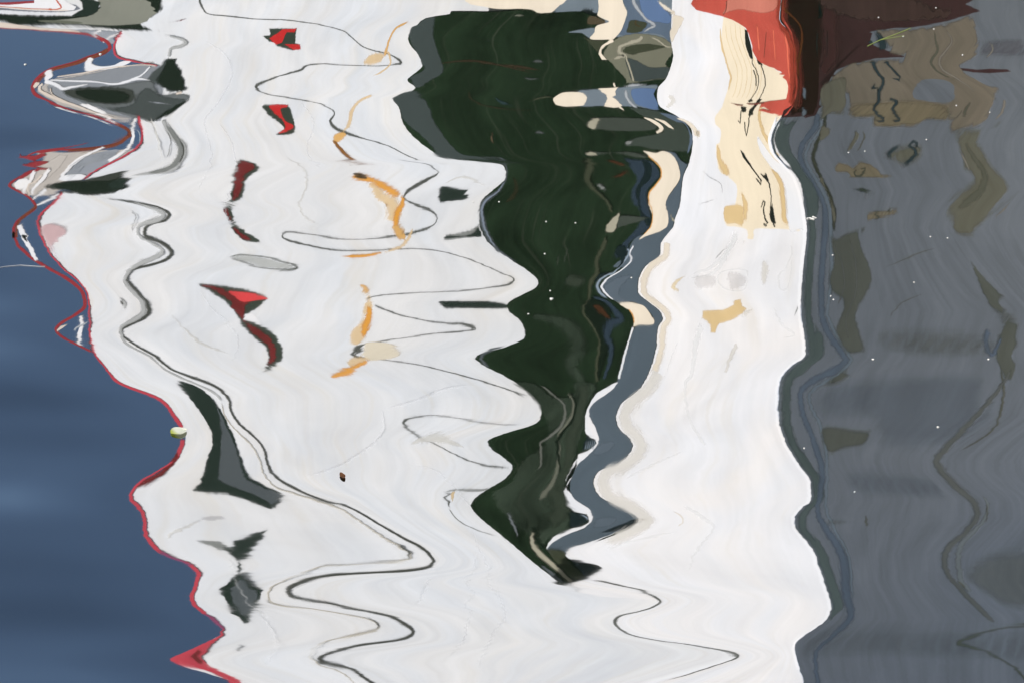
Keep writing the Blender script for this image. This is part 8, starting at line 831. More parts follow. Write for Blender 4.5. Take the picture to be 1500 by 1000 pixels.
# ------------------------------------------------------------------ materials
def lin(c):
    c = c/255.0
    return c/12.92 if c <= 0.04045 else ((c+0.055)/1.055)**2.4
def new_mat(name):
    m = bpy.data.materials.new(name); m.use_nodes = True
    return m, m.node_tree.nodes, m.node_tree.links, m.node_tree.nodes['Principled BSDF']
PAINT = {
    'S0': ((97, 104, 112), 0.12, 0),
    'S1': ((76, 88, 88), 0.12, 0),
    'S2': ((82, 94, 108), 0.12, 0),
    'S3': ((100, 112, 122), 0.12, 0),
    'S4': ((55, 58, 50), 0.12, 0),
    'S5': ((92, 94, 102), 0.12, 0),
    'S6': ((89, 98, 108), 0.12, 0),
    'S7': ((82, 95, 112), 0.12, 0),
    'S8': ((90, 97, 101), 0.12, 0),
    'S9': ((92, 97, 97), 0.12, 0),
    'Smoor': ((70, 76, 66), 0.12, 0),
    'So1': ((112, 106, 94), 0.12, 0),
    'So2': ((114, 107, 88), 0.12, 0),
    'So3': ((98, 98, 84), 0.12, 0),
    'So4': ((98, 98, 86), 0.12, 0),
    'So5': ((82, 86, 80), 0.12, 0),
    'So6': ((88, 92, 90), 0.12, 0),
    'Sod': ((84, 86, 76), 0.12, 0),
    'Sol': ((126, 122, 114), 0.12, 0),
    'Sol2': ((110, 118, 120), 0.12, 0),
    'black': ((30, 38, 32), 0.06, 0),
    'blackb': ((24, 34, 38), 0.06, 0),
    'blackc': ((18, 26, 20), 0.06, 0),
    'blackg': ((38, 48, 44), 0.06, 0),
    'blue': ((86, 98, 109), 0.06, 0),  # strip that paints in the blue grey of shade and sky
    'blue2': ((118, 130, 140), 0.06, 0),
    'blue3': ((95, 110, 128), 0.06, 0),
    'blue4': ((50, 62, 76), 0.06, 0),
    'blue5': ((98, 110, 122), 0.06, 0),
    'blueu': ((98, 122, 160), 0.06, 0),
    'brown': ((70, 55, 35), 0.06, 0),
    'brownd': ((80, 70, 55), 0.06, 0),
    'creamb': ((240, 228, 208), 0.06, 0),
    'creame': ((229, 219, 202), 0.06, 0),
    'creame2': ((230, 227, 220), 0.06, 0),
    'creamf': ((226, 225, 220), 0.06, 0),
    'creamr': ((220, 208, 196), 0.06, 0),
    'dark': ((27, 40, 27), 0.45, 0),
    'dgreen': ((58, 66, 58), 0.06, 0),
    'dgreen2': ((50, 60, 50), 0.45, 0),
    'dgrey': ((75, 76, 72), 0.06, 0),
    'dgrey2': ((88, 90, 86), 0.06, 0),
    'dgy': ((66, 72, 66), 0.06, 0),
    'dolive': ((62, 66, 52), 0.06, 0),
    'dolive2': ((62, 70, 64), 0.06, 0),
    'dolive3': ((56, 64, 54), 0.06, 0),
    'dolk': ((45, 44, 30), 0.06, 0),
    'dslate': ((64, 72, 72), 0.06, 0),
    'dslk': ((36, 50, 46), 0.06, 0),
    'glint': ((150, 165, 180), 0.06, 0),
    'glint2': ((120, 125, 130), 0.06, 0),
    'greyA': ((140, 145, 152), 0.06, 0),
    'greyB': ((105, 110, 112), 0.06, 0),
    'greyC': ((72, 78, 78), 0.06, 0),
    'greyD': ((62, 66, 62), 0.06, 0),
    'greyE': ((180, 182, 182), 0.06, 0),
    'greyE2': ((196, 199, 197), 0.06, 0),
    'greyF': ((135, 138, 136), 0.06, 0),
    'greyL': ((175, 180, 185), 0.06, 0),
    'greyL2': ((110, 112, 106), 0.06, 0),
    'greyM': ((80, 84, 84), 0.06, 0),
    'greyP': ((206, 206, 208), 0.06, 0),
    'greyQ': ((224, 222, 221), 0.06, 0),
    'ink': ((32, 34, 32), 0.06, 0),
    'inkS': ((42, 54, 60), 0.06, 0),
    'inkS2': ((50, 58, 50), 0.06, 0),
    'net1': ((185, 180, 175), 0.06, 0),
    'net2': ((190, 184, 178), 0.06, 0),
    'net3': ((150, 156, 165), 0.06, 0),
    'net4': ((196, 190, 184), 0.06, 0),
    'olg': ((120, 120, 104), 0.06, 0),
    'oliv': ((134, 136, 126), 0.06, 0),
    'oliv2': ((100, 104, 92), 0.06, 0),
    'olp': ((168, 164, 146), 0.06, 0),
    'olp2': ((110, 112, 100), 0.06, 0),
    'oran': ((228, 162, 70), 0.06, 0),
    'oran2': ((225, 178, 110), 0.06, 0),
    'orand': ((140, 95, 50), 0.06, 0),
    'orange': ((215, 110, 75), 0.06, 0),
    'orank': ((215, 160, 95), 0.06, 0),
    'oranl': ((238, 208, 160), 0.06, 0),
    'pinkw': ((215, 180, 182), 0.06, 0),
    'plum': ((140, 72, 105), 0.06, 0),
    'red': ((200, 95, 70), 0.12, 0),
    'red2': ((200, 48, 50), 0.12, 0),
    'red3': ((225, 75, 78), 0.12, 0),
    'redP': ((186, 82, 70), 0.12, 0),
    'redP2': ((196, 120, 104), 0.12, 0),
    'redP3': ((120, 60, 52), 0.12, 0),
    'redP4': ((220, 110, 88), 0.12, 0),
    'redP5': ((150, 62, 48), 0.12, 0),
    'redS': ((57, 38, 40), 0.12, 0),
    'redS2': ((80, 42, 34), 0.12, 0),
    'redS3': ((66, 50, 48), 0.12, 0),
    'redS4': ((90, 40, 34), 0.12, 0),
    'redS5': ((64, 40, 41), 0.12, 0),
    'redb': ((122, 66, 50), 0.12, 0),
    'redc': ((190, 70, 84), 0.12, 0),
    'redd': ((150, 55, 62), 0.12, 0),
    'redd2': ((112, 42, 44), 0.12, 0),
    'rustd': ((70, 42, 28), 0.06, 0),
    'rustk': ((60, 48, 36), 0.06, 0),
    'skyb': ((120, 125, 135), 0.06, 0),
    'skyd': ((104, 116, 144), 0.06, 0),  # sky above the rail, painted as a patch on the hull
    'skyg': ((125, 135, 150), 0.06, 0),
    'slate': ((82, 88, 92), 0.06, 0),
    'slated': ((45, 62, 66), 0.06, 0),
    'stemb': ((84, 48, 26), 0.06, 0),
    'stemd': ((34, 18, 16), 0.06, 0),
    'streak': ((238, 240, 242), 0.06, 0),
    'tan': ((222, 196, 150), 0.06, 0),
    'tanP': ((234, 221, 196), 0.06, 0),
    'tanQ': ((222, 195, 145), 0.06, 0),
    'tanl': ((190, 184, 170), 0.06, 0),
    'tanl2': ((232, 215, 180), 0.06, 0),
    'tanp': ((236, 226, 204), 0.06, 0),
    'white': ((240, 240, 242), 0.03, 0),
    'whiteH': ((242, 243, 244), 0.03, 0),
    'whiteL': ((228, 230, 233), 0.075, 0),
    'whiteP': ((231, 231, 233), 0.075, 0),
    'whiteP2': ((240, 241, 243), 0.03, 0),
}
# colours whose patches fade softly at the rim: width of the rim in metres, strength
SOFT = {
    'S1': (0.014, 0.9),
    'S2': (0.005, 0.9),
    'S3': (0.005, 0.9),
    'S4': (0.005, 0.9),
    'S5': (0.05, 0.7),
    'S6': (0.09, 0.35),
    'S7': (0.01, 0.85),
    'S8': (0.09, 0.35),
    'S9': (0.09, 0.6),
    'Smoor': (0.005, 0.9),
    'So1': (0.018, 0.85),
    'So2': (0.018, 0.85),
    'So3': (0.05, 0.7),
    'So4': (0.018, 0.85),
    'So5': (0.03, 0.8),
    'So6': (0.006, 0.8),
    'Sod': (0.006, 0.8),
    'Sol': (0.006, 0.8),
    'Sol2': (0.006, 0.8),
    'black': (0.012, 1),
    'blackb': (0.006, 1),
    'blackc': (0.006, 1),
    'blackg': (0.006, 1),
    'blue2': (0.004, 0.95),
    'blue3': (0.004, 0.95),
    'blue4': (0.012, 0.85),
    'blue5': (0.012, 0.85),
    'blueu': (0.004, 0.95),
    'brownd': (0.006, 1),
    'creame': (0.006, 0.9),
    'creame2': (0.012, 0.7),
    'creamf': (0.012, 0.7),
    'dgreen': (0.006, 1),
    'dgreen2': (0.012, 0.85),
    'dgrey': (0.004, 0.95),
    'dgrey2': (0.004, 0.95),
    'dgy': (0.006, 1),
    'dolive': (0.006, 1),
    'dolive2': (0.006, 1),
    'dolive3': (0.012, 0.85),
    'dolk': (0.012, 0.85),
    'dslate': (0.006, 1),
    'dslk': (0.012, 0.85),
    'glint': (0.012, 0.85),
    'glint2': (0.012, 0.85),
    'greyA': (0.012, 1),
    'greyB': (0.012, 1),
    'greyC': (0.012, 1),
    'greyD': (0.012, 1),
    'greyE': (0.01, 0.95),
    'greyE2': (0.008, 0.8),
    'greyF': (0.01, 0.9),
    'greyL': (0.004, 0.95),
    'greyL2': (0.012, 0.85),
    'greyM': (0.012, 0.85),
    'greyP': (0.012, 0.7),
    'greyQ': (0.012, 0.4),
    'inkS': (0.005, 0.9),
    'inkS2': (0.005, 0.9),
    'net1': (0.012, 1),
    'net2': (0.012, 1),
    'net3': (0.006, 1),
    'net4': (0.006, 1),
    'olg': (0.004, 0.95),
    'olp': (0.006, 1),
    'olp2': (0.012, 0.85),
    'oran': (0.006, 0.95),
    'oran2': (0.006, 0.95),
    'orand': (0.006, 0.95),
    'orange': (0.008, 0.8),
    'oranl': (0.012, 0.7),
    'pinkw': (0.012, 0.7),
    'plum': (0.006, 1),
    'red2': (0.004, 0.95),
    'red3': (0.004, 0.95),
    'redP2': (0.006, 1),
    'redP4': (0.006, 1),
    'redP5': (0.012, 0.9),
    'redS2': (0.005, 0.9),
    'redS3': (0.005, 0.9),
    'redS4': (0.012, 0.9),
    'redS5': (0.012, 0.9),
    'redb': (0.006, 1),
    'redd2': (0.004, 0.95),
    'rustd': (0.012, 0.85),
    'rustk': (0.012, 0.85),
    'skyb': (0.006, 1),
    'slate': (0.006, 1),
    'slated': (0.012, 0.85),
    'stemb': (0.006, 1),
    'streak': (0.012, 0.35),
    'tan': (0.008, 0.8),
    'tanQ': (0.006, 0.9),
    'tanl': (0.008, 0.8),
    'tanl2': (0.008, 0.8),
    'tanp': (0.008, 0.8),
    'whiteH': (0.012, 0.7),
    'whiteP2': (0.006, 0.9),
}
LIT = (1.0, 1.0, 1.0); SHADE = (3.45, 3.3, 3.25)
MATS = {}
def paint(key, side):
    """matt boat paint: base colour from PAINT, with faint vertical streaks of weather and broad blotches that paint ripple shading into the whites"""
    if key in MATS: return MATS[key]
    rgb, amount, glow = PAINT[key]
    m, n, l, p = new_mat(key)
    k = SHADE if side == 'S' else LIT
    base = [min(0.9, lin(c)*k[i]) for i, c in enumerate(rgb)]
    tc = n.new('ShaderNodeTexCoord')
    def noise(scale, detail, dist, seed):
        mp = n.new('ShaderNodeMapping'); mp.inputs['Scale'].default_value = scale; mp.inputs['Location'].default_value = (seed, seed*0.7, seed*1.3)
        nz = n.new('ShaderNodeTexNoise'); nz.inputs['Scale'].default_value = 1.0; nz.inputs['Detail'].default_value = detail; nz.inputs['Distortion'].default_value = dist
        l.new(tc.outputs['Object'], mp.inputs[0]); l.new(mp.outputs[0], nz.inputs['Vector']); return nz.outputs['Fac']
    def math_(op, a, b):
        m_ = n.new('ShaderNodeMath'); m_.operation = op
        for k_, q in enumerate((a, b)):
            if isinstance(q, (int, float)): m_.inputs[k_].default_value = q
            else: l.new(q, m_.inputs[k_])
        return m_.outputs[0]
    n1 = noise((30, 30, 1.8), 4, 0.4, 0); n2 = noise((4, 4, 2.2), 3, 1.8, 3); n3 = noise((110, 110, 5), 3, 0.2, 7)
    tot = math_('ADD', math_('ADD', math_('MULTIPLY', math_('SUBTRACT', n1, 0.5), 2.2), math_('MULTIPLY', math_('SUBTRACT', n2, 0.5), 4.5)), math_('MULTIPLY', math_('SUBTRACT', n3, 0.5), 1.2))
    fac = math_('ADD', math_('MULTIPLY', tot, amount), 1.0)
    vm = n.new('ShaderNodeVectorMath'); vm.operation = 'SCALE'; vm.inputs[0].default_value = base
    l.new(fac, vm.inputs['Scale']); colour = vm.outputs[0]
    if key in ('whiteL', 'whiteP', 'white', 'whiteP2'):     # thin cream grime and hair-fine dark scuffs running down the plating
        gr = noise((9, 9, 1.3), 5, 2.5, 11)
        mr_ = n.new('ShaderNodeMapRange'); mr_.inputs['From Min'].default_value = 0.56; mr_.inputs['From Max'].default_value = 0.78; mr_.inputs['To Max'].default_value = 0.35; l.new(gr, mr_.inputs['Value'])
        mc = n.new('ShaderNodeMix'); mc.data_type = 'RGBA'; l.new(mr_.outputs[0], mc.inputs[0]); l.new(colour, mc.inputs[6]); mc.inputs[7].default_value = (0.72*LIT[0], 0.66*LIT[1], 0.54*LIT[2], 1)
        n4 = noise((3.0, 3.0, 1.6), 3, 2.2, 41)  # cool and warm sheen of the swells painted into the white
        tr_ = n.new('ShaderNodeMapRange'); tr_.inputs['From Min'].default_value = 0.35; tr_.inputs['From Max'].default_value = 0.65; l.new(n4, tr_.inputs['Value'])
        mt = n.new('ShaderNodeMix'); mt.data_type = 'RGBA'; l.new(tr_.outputs[0], mt.inputs[0]); mt.inputs[6].default_value = (0.955, 0.975, 1.0, 1); mt.inputs[7].default_value = (1.02, 1.005, 0.985, 1)
        mm = n.new('ShaderNodeMix'); mm.data_type = 'RGBA'; mm.blend_type = 'MULTIPLY'; mm.inputs[0].default_value = 1; l.new(mc.outputs[2], mm.inputs[6]); l.new(mt.outputs[2], mm.inputs[7]); mc = mm
        rd = noise((22, 22, 0.9), 2, 3.0, 17); ln = math_('ABSOLUTE', math_('SUBTRACT', rd, 0.5), 0)
        mr2 = n.new('ShaderNodeMapRange'); mr2.inputs['From Max'].default_value = 0.012; mr2.inputs['To Min'].default_value = 0.14; mr2.inputs['To Max'].default_value = 0.0; l.new(ln, mr2.inputs['Value'])
        gate = n.new('ShaderNodeMapRange'); gate.inputs['From Min'].default_value = 0.5; gate.inputs['From Max'].default_value = 0.65; l.new(n2, gate.inputs['Value'])
        mc2 = n.new('ShaderNodeMix'); mc2.data_type = 'RGBA'; l.new(math_('MULTIPLY', mr2.outputs[0], gate.outputs[0]), mc2.inputs[0]); l.new(mc.outputs[2], mc2.inputs[6]); mc2.inputs[7].default_value = (0.60, 0.58, 0.53, 1)
        colour = mc2.outputs[2]
    if key in ('dark', 'dgreen2'):      # pale runs down the dark sheet of the gap
        ds = noise((60, 60, 2.2), 5, 1.0, 23)
        mr_ = n.new('ShaderNodeMapRange'); mr_.inputs['From Min'].default_value = 0.60; mr_.inputs['From Max'].default_value = 0.80; mr_.inputs['To Max'].default_value = 0.45; l.new(ds, mr_.inputs['Value'])
        mc = n.new('ShaderNodeMix'); mc.data_type = 'RGBA'; l.new(mr_.outputs[0], mc.inputs[0]); l.new(colour, mc.inputs[6]); mc.inputs[7].default_value = (0.09, 0.09, 0.07, 1)
        colour = mc.outputs[2]
    l.new(colour, p.inputs['Base Color'])
    if key in SOFT:
        fa = n.new('ShaderNodeAttribute'); fa.attribute_name = 'fray'
        jit = math_('MULTIPLY', math_('SUBTRACT', noise((160, 160, 22), 3, 0.5, 31), 0.5), 1.4 if SOFT[key][0] < 0.015 else 0.45)
        edge = math_('SUBTRACT', math_('ADD', 1.0, math_('MULTIPLY', jit, fa.outputs['Fac'])), fa.outputs['Fac'])
        ms_ = n.new('ShaderNodeMapRange'); ms_.interpolation_type = 'SMOOTHSTEP'; ms_.inputs['From Min'].default_value = 0.05; ms_.inputs['From Max'].default_value = 0.8
        ms_.inputs['To Max'].default_value = SOFT[key][1]; l.new(edge, ms_.inputs['Value']); l.new(ms_.outputs[0], p.inputs['Alpha'])
    p.inputs['Roughness'].default_value = 0.75; p.inputs['Specular IOR Level'].default_value = 0.0 if side != 'X' else 0.3
    MATS[key] = m
    return m
def plain(name, rgb, rough=0.6, spec=0.3):
    m, n, l, p = new_mat(name)
    nz = n.new('ShaderNodeTexNoise'); nz.inputs['Scale'].default_value = 14; nz.inputs['Detail'].default_value = 4
    mr = n.new('ShaderNodeMapRange'); mr.inputs['To Min'].default_value = 0.8; mr.inputs['To Max'].default_value = 1.2
    vm = n.new('ShaderNodeVectorMath'); vm.operation = 'SCALE'; vm.inputs[0].default_value = rgb
    l.new(nz.outputs['Fac'], mr.inputs['Value']); l.new(mr.outputs[0], vm.inputs['Scale']); l.new(vm.outputs[0], p.inputs['Base Color'])
    p.inputs['Roughness'].default_value = rough; p.inputs['Specular IOR Level'].default_value = spec
    return m

# ------------------------------------------------------------------ helpers
def link(name, me, mat=None, parent=None):
    o = bpy.data.objects.new(name, me); scene.collection.objects.link(o)
    if mat is not None: me.materials.append(mat)
    if parent is not None: o.parent = parent
    return o
def thing(name, label, cat, loc=(0, 0, 0), group=None):
    o = bpy.data.objects.new(name, None); scene.collection.objects.link(o); o.location = loc
    o['label'] = label; o['category'] = cat
    if group: o['group'] = group
    return o
def bm_obj(name, bm, mat, parent=None):
    me = bpy.data.meshes.new(name); bm.normal_update(); bm.to_mesh(me); bm.free(); return link(name, me, mat, parent)

# ------------------------------------------------------------------ water
kd = np.cumsum(np.array(CRESTS).reshape(CREST_SHAPE), axis=1) / 10000.0
gx, gy, SX = ripple_field(kd[0], kd[1:8], kd[8:15])
def water_mesh():
    X, Y = np.meshgrid(gx, gy); ny, nx = X.shape
    Z = np.zeros_like(X); SY = swell(X, Y)
    edge = np.interp(gy, kd[0], kd[1])[:, None]          # open water left of the first crest line: a stronger slow swell
    SY += np.clip((edge - 0.05 - X)/0.2, 0, 1) * np.clip((10.602 - Y)/0.7, 0, 1) * (0.060*np.sin(7.4*(Y - 8.300) + 0.5*X + 1.5708) + 0.022*np.sin(17.1*Y - 0.9*X) + 0.012*np.sin(31*Y + 2*X))
    fx = np.clip((1.9 - np.abs(X))/0.3, 0, 1) * np.clip((Y-6.5)/0.3, 0, 1) * np.clip((12.0-Y)/0.3, 0, 1)
    sx = (SX*fx).ravel(); sy = SY.ravel()
    co = np.stack([X.ravel(), Y.ravel(), Z.ravel()], 1)
    idx = np.arange(nx*ny).reshape(ny, nx)
    quads = np.stack([idx[:-1, :-1], idx[:-1, 1:], idx[1:, 1:], idx[1:, :-1]], -1).reshape(-1, 4)
    # the harbour beyond: rings of ever larger quads round the fine sheet
    bx = [-300, -40, -8, gx[0], gx[-1], 8, 40, 300]; by = [-60, -8, 2, gy[0], gy[-1], 16, 40, 400]
    ext = []; base = len(co); eq = []
    for j in range(8):
        for i in range(8): ext.append((bx[i], by[j], 0.0))
    for j in range(7):
        for i in range(7):
            if i == 3 and j == 3: continue
            a = base + j*8 + i; eq.append((a, a+1, a+9, a+8))
    co = np.concatenate([co, np.array(ext)]); sx = np.concatenate([sx, np.zeros(64)]); sy = np.concatenate([sy, np.zeros(64)])
    quads = np.concatenate([quads, np.array(eq)])
    me = bpy.data.meshes.new('water'); me.vertices.add(len(co)); me.vertices.foreach_set('co', co.astype('f').ravel())
    me.loops.add(quads.size); me.loops.foreach_set('vertex_index', quads.astype('i').ravel())
    me.polygons.add(len(quads)); me.polygons.foreach_set('loop_start', np.arange(0, quads.size, 4, dtype='i'))
    me.polygons.foreach_set('loop_total', np.full(len(quads), 4, 'i')); me.update(calc_edges=True)
    at = me.attributes.new('wave_slope', 'FLOAT_VECTOR', 'POINT')
    at.data.foreach_set('vector', np.stack([-sx, -sy, np.ones_like(sx)], 1).astype('f').ravel())
    return me
wm, n, l, p = new_mat('harbour_water')
n.remove(p)
at = n.new('ShaderNodeAttribute'); at.attribute_name = 'wave_slope'
tc = n.new('ShaderNodeTexCoord')
def ripple(scale, amp, detail):
    mp = n.new('ShaderNodeMapping'); mp.inputs['Scale'].default_value = scale
    nz = n.new('ShaderNodeTexNoise'); nz.inputs['Scale'].default_value = 1; nz.inputs['Detail'].default_value = detail
    l.new(tc.outputs['Object'], mp.inputs[0]); l.new(mp.outputs[0], nz.inputs['Vector'])
    s = n.new('ShaderNodeVectorMath'); s.operation = 'SUBTRACT'; s.inputs[1].default_value = (0.5, 0.5, 0.5)
    l.new(nz.outputs['Color'], s.inputs[0])
    m_ = n.new('ShaderNodeVectorMath'); m_.operation = 'MULTIPLY'; m_.inputs[1].default_value = amp
    l.new(s.outputs[0], m_.inputs[0]); return m_.outputs[0]
a1 = ripple((3.0, 60.0, 1), (0.0022, 0.0013, 0), 2)
a2 = ripple((14.0, 22.0, 1), (0.0018, 0.0013, 0), 3)
v = at.outputs['Vector']
for q in (a1, a2):
    ad = n.new('ShaderNodeVectorMath'); ad.operation = 'ADD'; l.new(v, ad.inputs[0]); l.new(q, ad.inputs[1]); v = ad.outputs[0]
nm = n.new('ShaderNodeVectorMath'); nm.operation = 'NORMALIZE'; l.new(v, nm.inputs[0])
gl = n.new('ShaderNodeBsdfGlossy'); gl.inputs['Roughness'].default_value = 0.014; gl.inputs['Color'].default_value = (1, 1, 1, 1)
df = n.new('ShaderNodeBsdfDiffuse'); df.inputs['Color'].default_value = (0.006, 0.0095, 0.006, 1)
fr = n.new('ShaderNodeFresnel'); fr.inputs['IOR'].default_value = 1.333
mr = n.new('ShaderNodeMapRange'); mr.inputs['To Min'].default_value = WATER_MIN = 0.45; mr.inputs['To Max'].default_value = 1.0
l.new(nm.outputs[0], gl.inputs['Normal']); l.new(nm.outputs[0], fr.inputs['Normal']); l.new(fr.outputs[0], mr.inputs['Value'])
mx = n.new('ShaderNodeMixShader'); l.new(mr.outputs[0], mx.inputs[0]); l.new(df.outputs[0], mx.inputs[1]); l.new(gl.outputs[0], mx.inputs[2])
l.new(mx.outputs[0], n['Material Output'].inputs['Surface'])
w = link('water', water_mesh(), wm); w['kind'] = 'structure'
w['label'] = 'smooth rippled harbour water mirroring white boats and blue sky'

# ------------------------------------------------------------------ the boats moored just beyond the frame
left_boat = thing('white_boat', 'white boat with red trimmed edge and thin slack mooring line mirrored at left', 'boat', (0, Y0+0.3, 0), 'boats moored along the quay')
gap_shade = thing('gap_shade', 'dark green sheet painted with the shade of the gap, with blue grey strip, mirrored between the white hulls', 'boat', (0, Y0+0.14, 0), 'boats moored along the quay')  # dark sheet holds the shade between the hulls; the boat is made up
big_boat = thing('fishing_boat', 'big white bow with red boot top and black draught marks mirrored at right', 'boat', (XS, Y0, 0), 'boats moored along the quay')
AXES = {'L': (left_boat, 0, Y0+0.3, (1, 0), (0, -1)), 'K': (gap_shade, 0, Y0+0.14, (1, 0), (0, -1)),
        'P': (big_boat, XS, Y0, (math.cos(R(8)), -math.sin(R(8))), (-math.sin(R(8)), -math.cos(R(8)))),
        'S': (big_boat, XS, Y0, (math.cos(R(60)), math.sin(R(60))), (math.sin(R(60)), -math.cos(R(60))))}
pts = np.array(OUTLINES)
pos = 0
for face, ni, ci, typ, cnt, coat in PART_TABLE:
    s = 'LKPS'[face]
    xy = []
    for _ in range(2):
        xy.append(np.cumsum(pts[pos:pos+cnt])/2500.0); pos += cnt
    root, ox, oy, t, nn = AXES[s]; name = PART_NAMES[ni]; col = PART_COLOURS[ci]
    off = coat*0.00008
    thick = {'hull': 0.06}.get(name, 0.0015) if off == 0 else 0.00005
    if s == 'L' and name in ('rail', 'rail_post', 'rope', 'trim', 'netting', 'rubbing_strake', 'gunwale_sky'): thick = 0.004
    if name == 'hull' and coat == 0: thick = 0.012 if s in 'LK' else 0.003  # the hull on face K is the dark sheet of the gap
    bm = bmesh.new(); m = len(xy[0]); soft = SOFT.get(col)
    def vert(a, z, d): return bm.verts.new((t[0]*a + nn[0]*d, t[1]*a + nn[1]*d, z))
    if soft and coat > 0:               # worn paint, stain, shallow fitting or painted-in light tone whose rim fades into what it lies on
        fray = bm.verts.layers.float.new('fray')
        if typ == 1:
            h = m//2; rows_ = [[], [], []]
            for k in range(h):
                ax, az_, bx_, bz = xy[0][k], xy[1][k], xy[0][h+k], xy[1][h+k]; mx_, mz = (ax+bx_)/2, (az_+bz)/2; gq = 1.9
                for r_, (qx, qz, fv_) in enumerate(((mx_+(ax-mx_)*gq, mz+(az_-mz)*gq, 1.0), (mx_, mz, 0.0), (mx_+(bx_-mx_)*gq, mz+(bz-mz)*gq, 1.0))):
                    v_ = vert(qx, qz, off); v_[fray] = 1.0 if k in (0, h-1) else fv_; rows_[r_].append(v_)
            for k in range(h-1):
                for r_ in (0, 1): bm.faces.new([rows_[r_][k], rows_[r_][k+1], rows_[r_+1][k+1], rows_[r_+1][k]])
        else:
            pa = np.stack(xy, 1); qa = np.roll(pa, -1, 0); size = float(min(np.ptp(pa[:, 0]), np.ptp(pa[:, 1])))
            wd = min(soft[0], 0.35*size); st = max(wd*0.55, float(max(np.ptp(pa[:, 0]), np.ptp(pa[:, 1])))/40)
            G = np.stack(np.meshgrid(np.arange(pa[:, 0].min()+st/2, pa[:, 0].max(), st), np.arange(pa[:, 1].min()+st/2, pa[:, 1].max(), st)), -1).reshape(-1, 2)
            def rim(q_):          # distance to the outline
                ab = qa-pa; tt = np.clip(((q_[:, None]-pa)*ab).sum(-1)/np.maximum((ab*ab).sum(-1), 1e-12), 0, 1)
                return np.sqrt((((pa+ab*tt[..., None])-q_[:, None])**2).sum(-1)).min(1)
            if len(G):
                cr_ = ((pa[:, 1] > G[:, None, 1]) != (qa[:, 1] > G[:, None, 1])) & (G[:, None, 0] < (qa[:, 0]-pa[:, 0])*(G[:, None, 1]-pa[:, 1])/np.where(np.abs(qa[:, 1]-pa[:, 1]) < 1e-9, 1e-9, qa[:, 1]-pa[:, 1])+pa[:, 0])
                G = G[(cr_.sum(1) % 2) == 1]
            if len(G): G = G[rim(G) > 0.25*st]
            allp = [Vector(q_) for q_ in pa.tolist()] + [Vector(q_) for q_ in G.tolist()]
            ov, oe, of, *_r = delaunay_2d_cdt(allp, [], [list(range(len(pa)))], 1, 1e-6)
            dist = rim(np.array([[q_.x, q_.y] for q_ in ov]))
            bv_ = []
            for q_, d_ in zip(ov, dist):
                v_ = vert(q_.x, q_.y, off); v_[fray] = max(0.0, 1.0 - d_/max(wd, 1e-6)); bv_.append(v_)
            for f_ in of:
                try: bm.faces.new([bv_[k_] for k_ in f_])
                except ValueError: pass
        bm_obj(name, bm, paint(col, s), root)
        continue
    fv = [vert(a, z, off) for a, z in zip(*xy)]; bv = [vert(a, z, off-thick) for a, z in zip(*xy)]
    if typ == 1:
        h = m//2
        for k in range(h-1):
            for V in (fv, bv):
                try: bm.faces.new([V[k], V[k+1], V[h+k+1], V[h+k]])
                except ValueError: pass
        loop = list(range(h)) + list(range(m-1, h-1, -1))
    else:
        bm.faces.new(fv); bm.faces.new(list(reversed(bv))); loop = list(range(m))
    for i in range(m):
        a, b = loop[i], loop[(i+1) % m]
        try: bm.faces.new([fv[b], fv[a], bv[a], bv[b]])
        except ValueError: pass
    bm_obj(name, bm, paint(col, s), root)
# ------------------------------------------------------------------ small things afloat in the picture
FLECK_NOTES = ['white fleck alone on blue water at upper left',
    'white fleck on the dark red rail reflection at upper left',
    'pale dot left of the two dots high on the dark green reflection',
    'largest pale fleck, low on the dark green reflection',
    'pale dot in the middle of the dark green reflection',
    'pale dot just right of the middle dot on the dark reflection',
    'pale dot under the middle dot of the dark green reflection',
    'white fleck on the shaded red reflection above the grass blade',
    'faint fleck near the top edge of the dark red reflection',
    'white fleck on the grey reflection level with the long dark red sliver',
    'white fleck under the long dark red sliver',
    'orange white fleck just right of the grass blade',
    'faint pale dot on the olive patch right of the grass blade',
    'bright fleck at the right end of the olive band',
    'bright white fleck under the two curved scratches on the grey hull reflection',
    'small dot right of the bright fleck under the scratches',
    'warm fleck right of the black draught mark in shade',
    'white fleck on the olive streak below the black marks',
    'dull fleck just left of the brighter one on the olive streak',
    'white fleck on the dark green band right of the white bow',
    'upper one of two touching flecks on the grey band',
    'lower one of two touching flecks on the grey band',
    'lone faint fleck in the middle of the grey reflection',
    'bright fleck at the far right on the olive line',
    'dull fleck on the grey reflection below the olive patch',
    'lone fleck on the green edge of the bow halfway down',
    'tiny lone dot lower right on the grey reflection',
    'pale dot on the blue grey strip at mid height',
    'dot just below right of the dark pointed bay',
    'dot near the left edge of the dark reflection',
    'tiny dot on the lower grey reflection near the stem',
    'dot at the rounded white bay edge of dark reflection']
rnd = random.Random(4)
foam = plain('foam_fleck', (0.48, 0.48, 0.45), 0.5)
for i, (x, y) in enumerate(FLECKS):
    big = {0: 1.4, 1: 1.5, 3: 1.6, 23: 1.0, 24: 1.2, 26: 1.2}.get(i, 0.8)
    bm = bmesh.new()
    bmesh.ops.create_icosphere(bm, subdivisions=2, radius=1)
    for v_ in bm.verts:
        k = 1 + rnd.uniform(-0.3, 0.3); v_.co = Vector((v_.co.x*k*0.0026*big, v_.co.y*k*0.0026*big, v_.co.z*k*0.0012*big))
    me = bpy.data.meshes.new('foam_fleck'); bm.to_mesh(me); bm.free()
    for po in me.polygons: po.use_smooth = True
    o = link('foam_fleck', me, foam); o.location = (x, y, 0.0006); o.rotation_euler = (0, 0, rnd.uniform(-0.5, 0.5))
    o['label'] = FLECK_NOTES[i]; o['category'] = 'foam fleck'; o['group'] = 'pale flecks floating on the water'
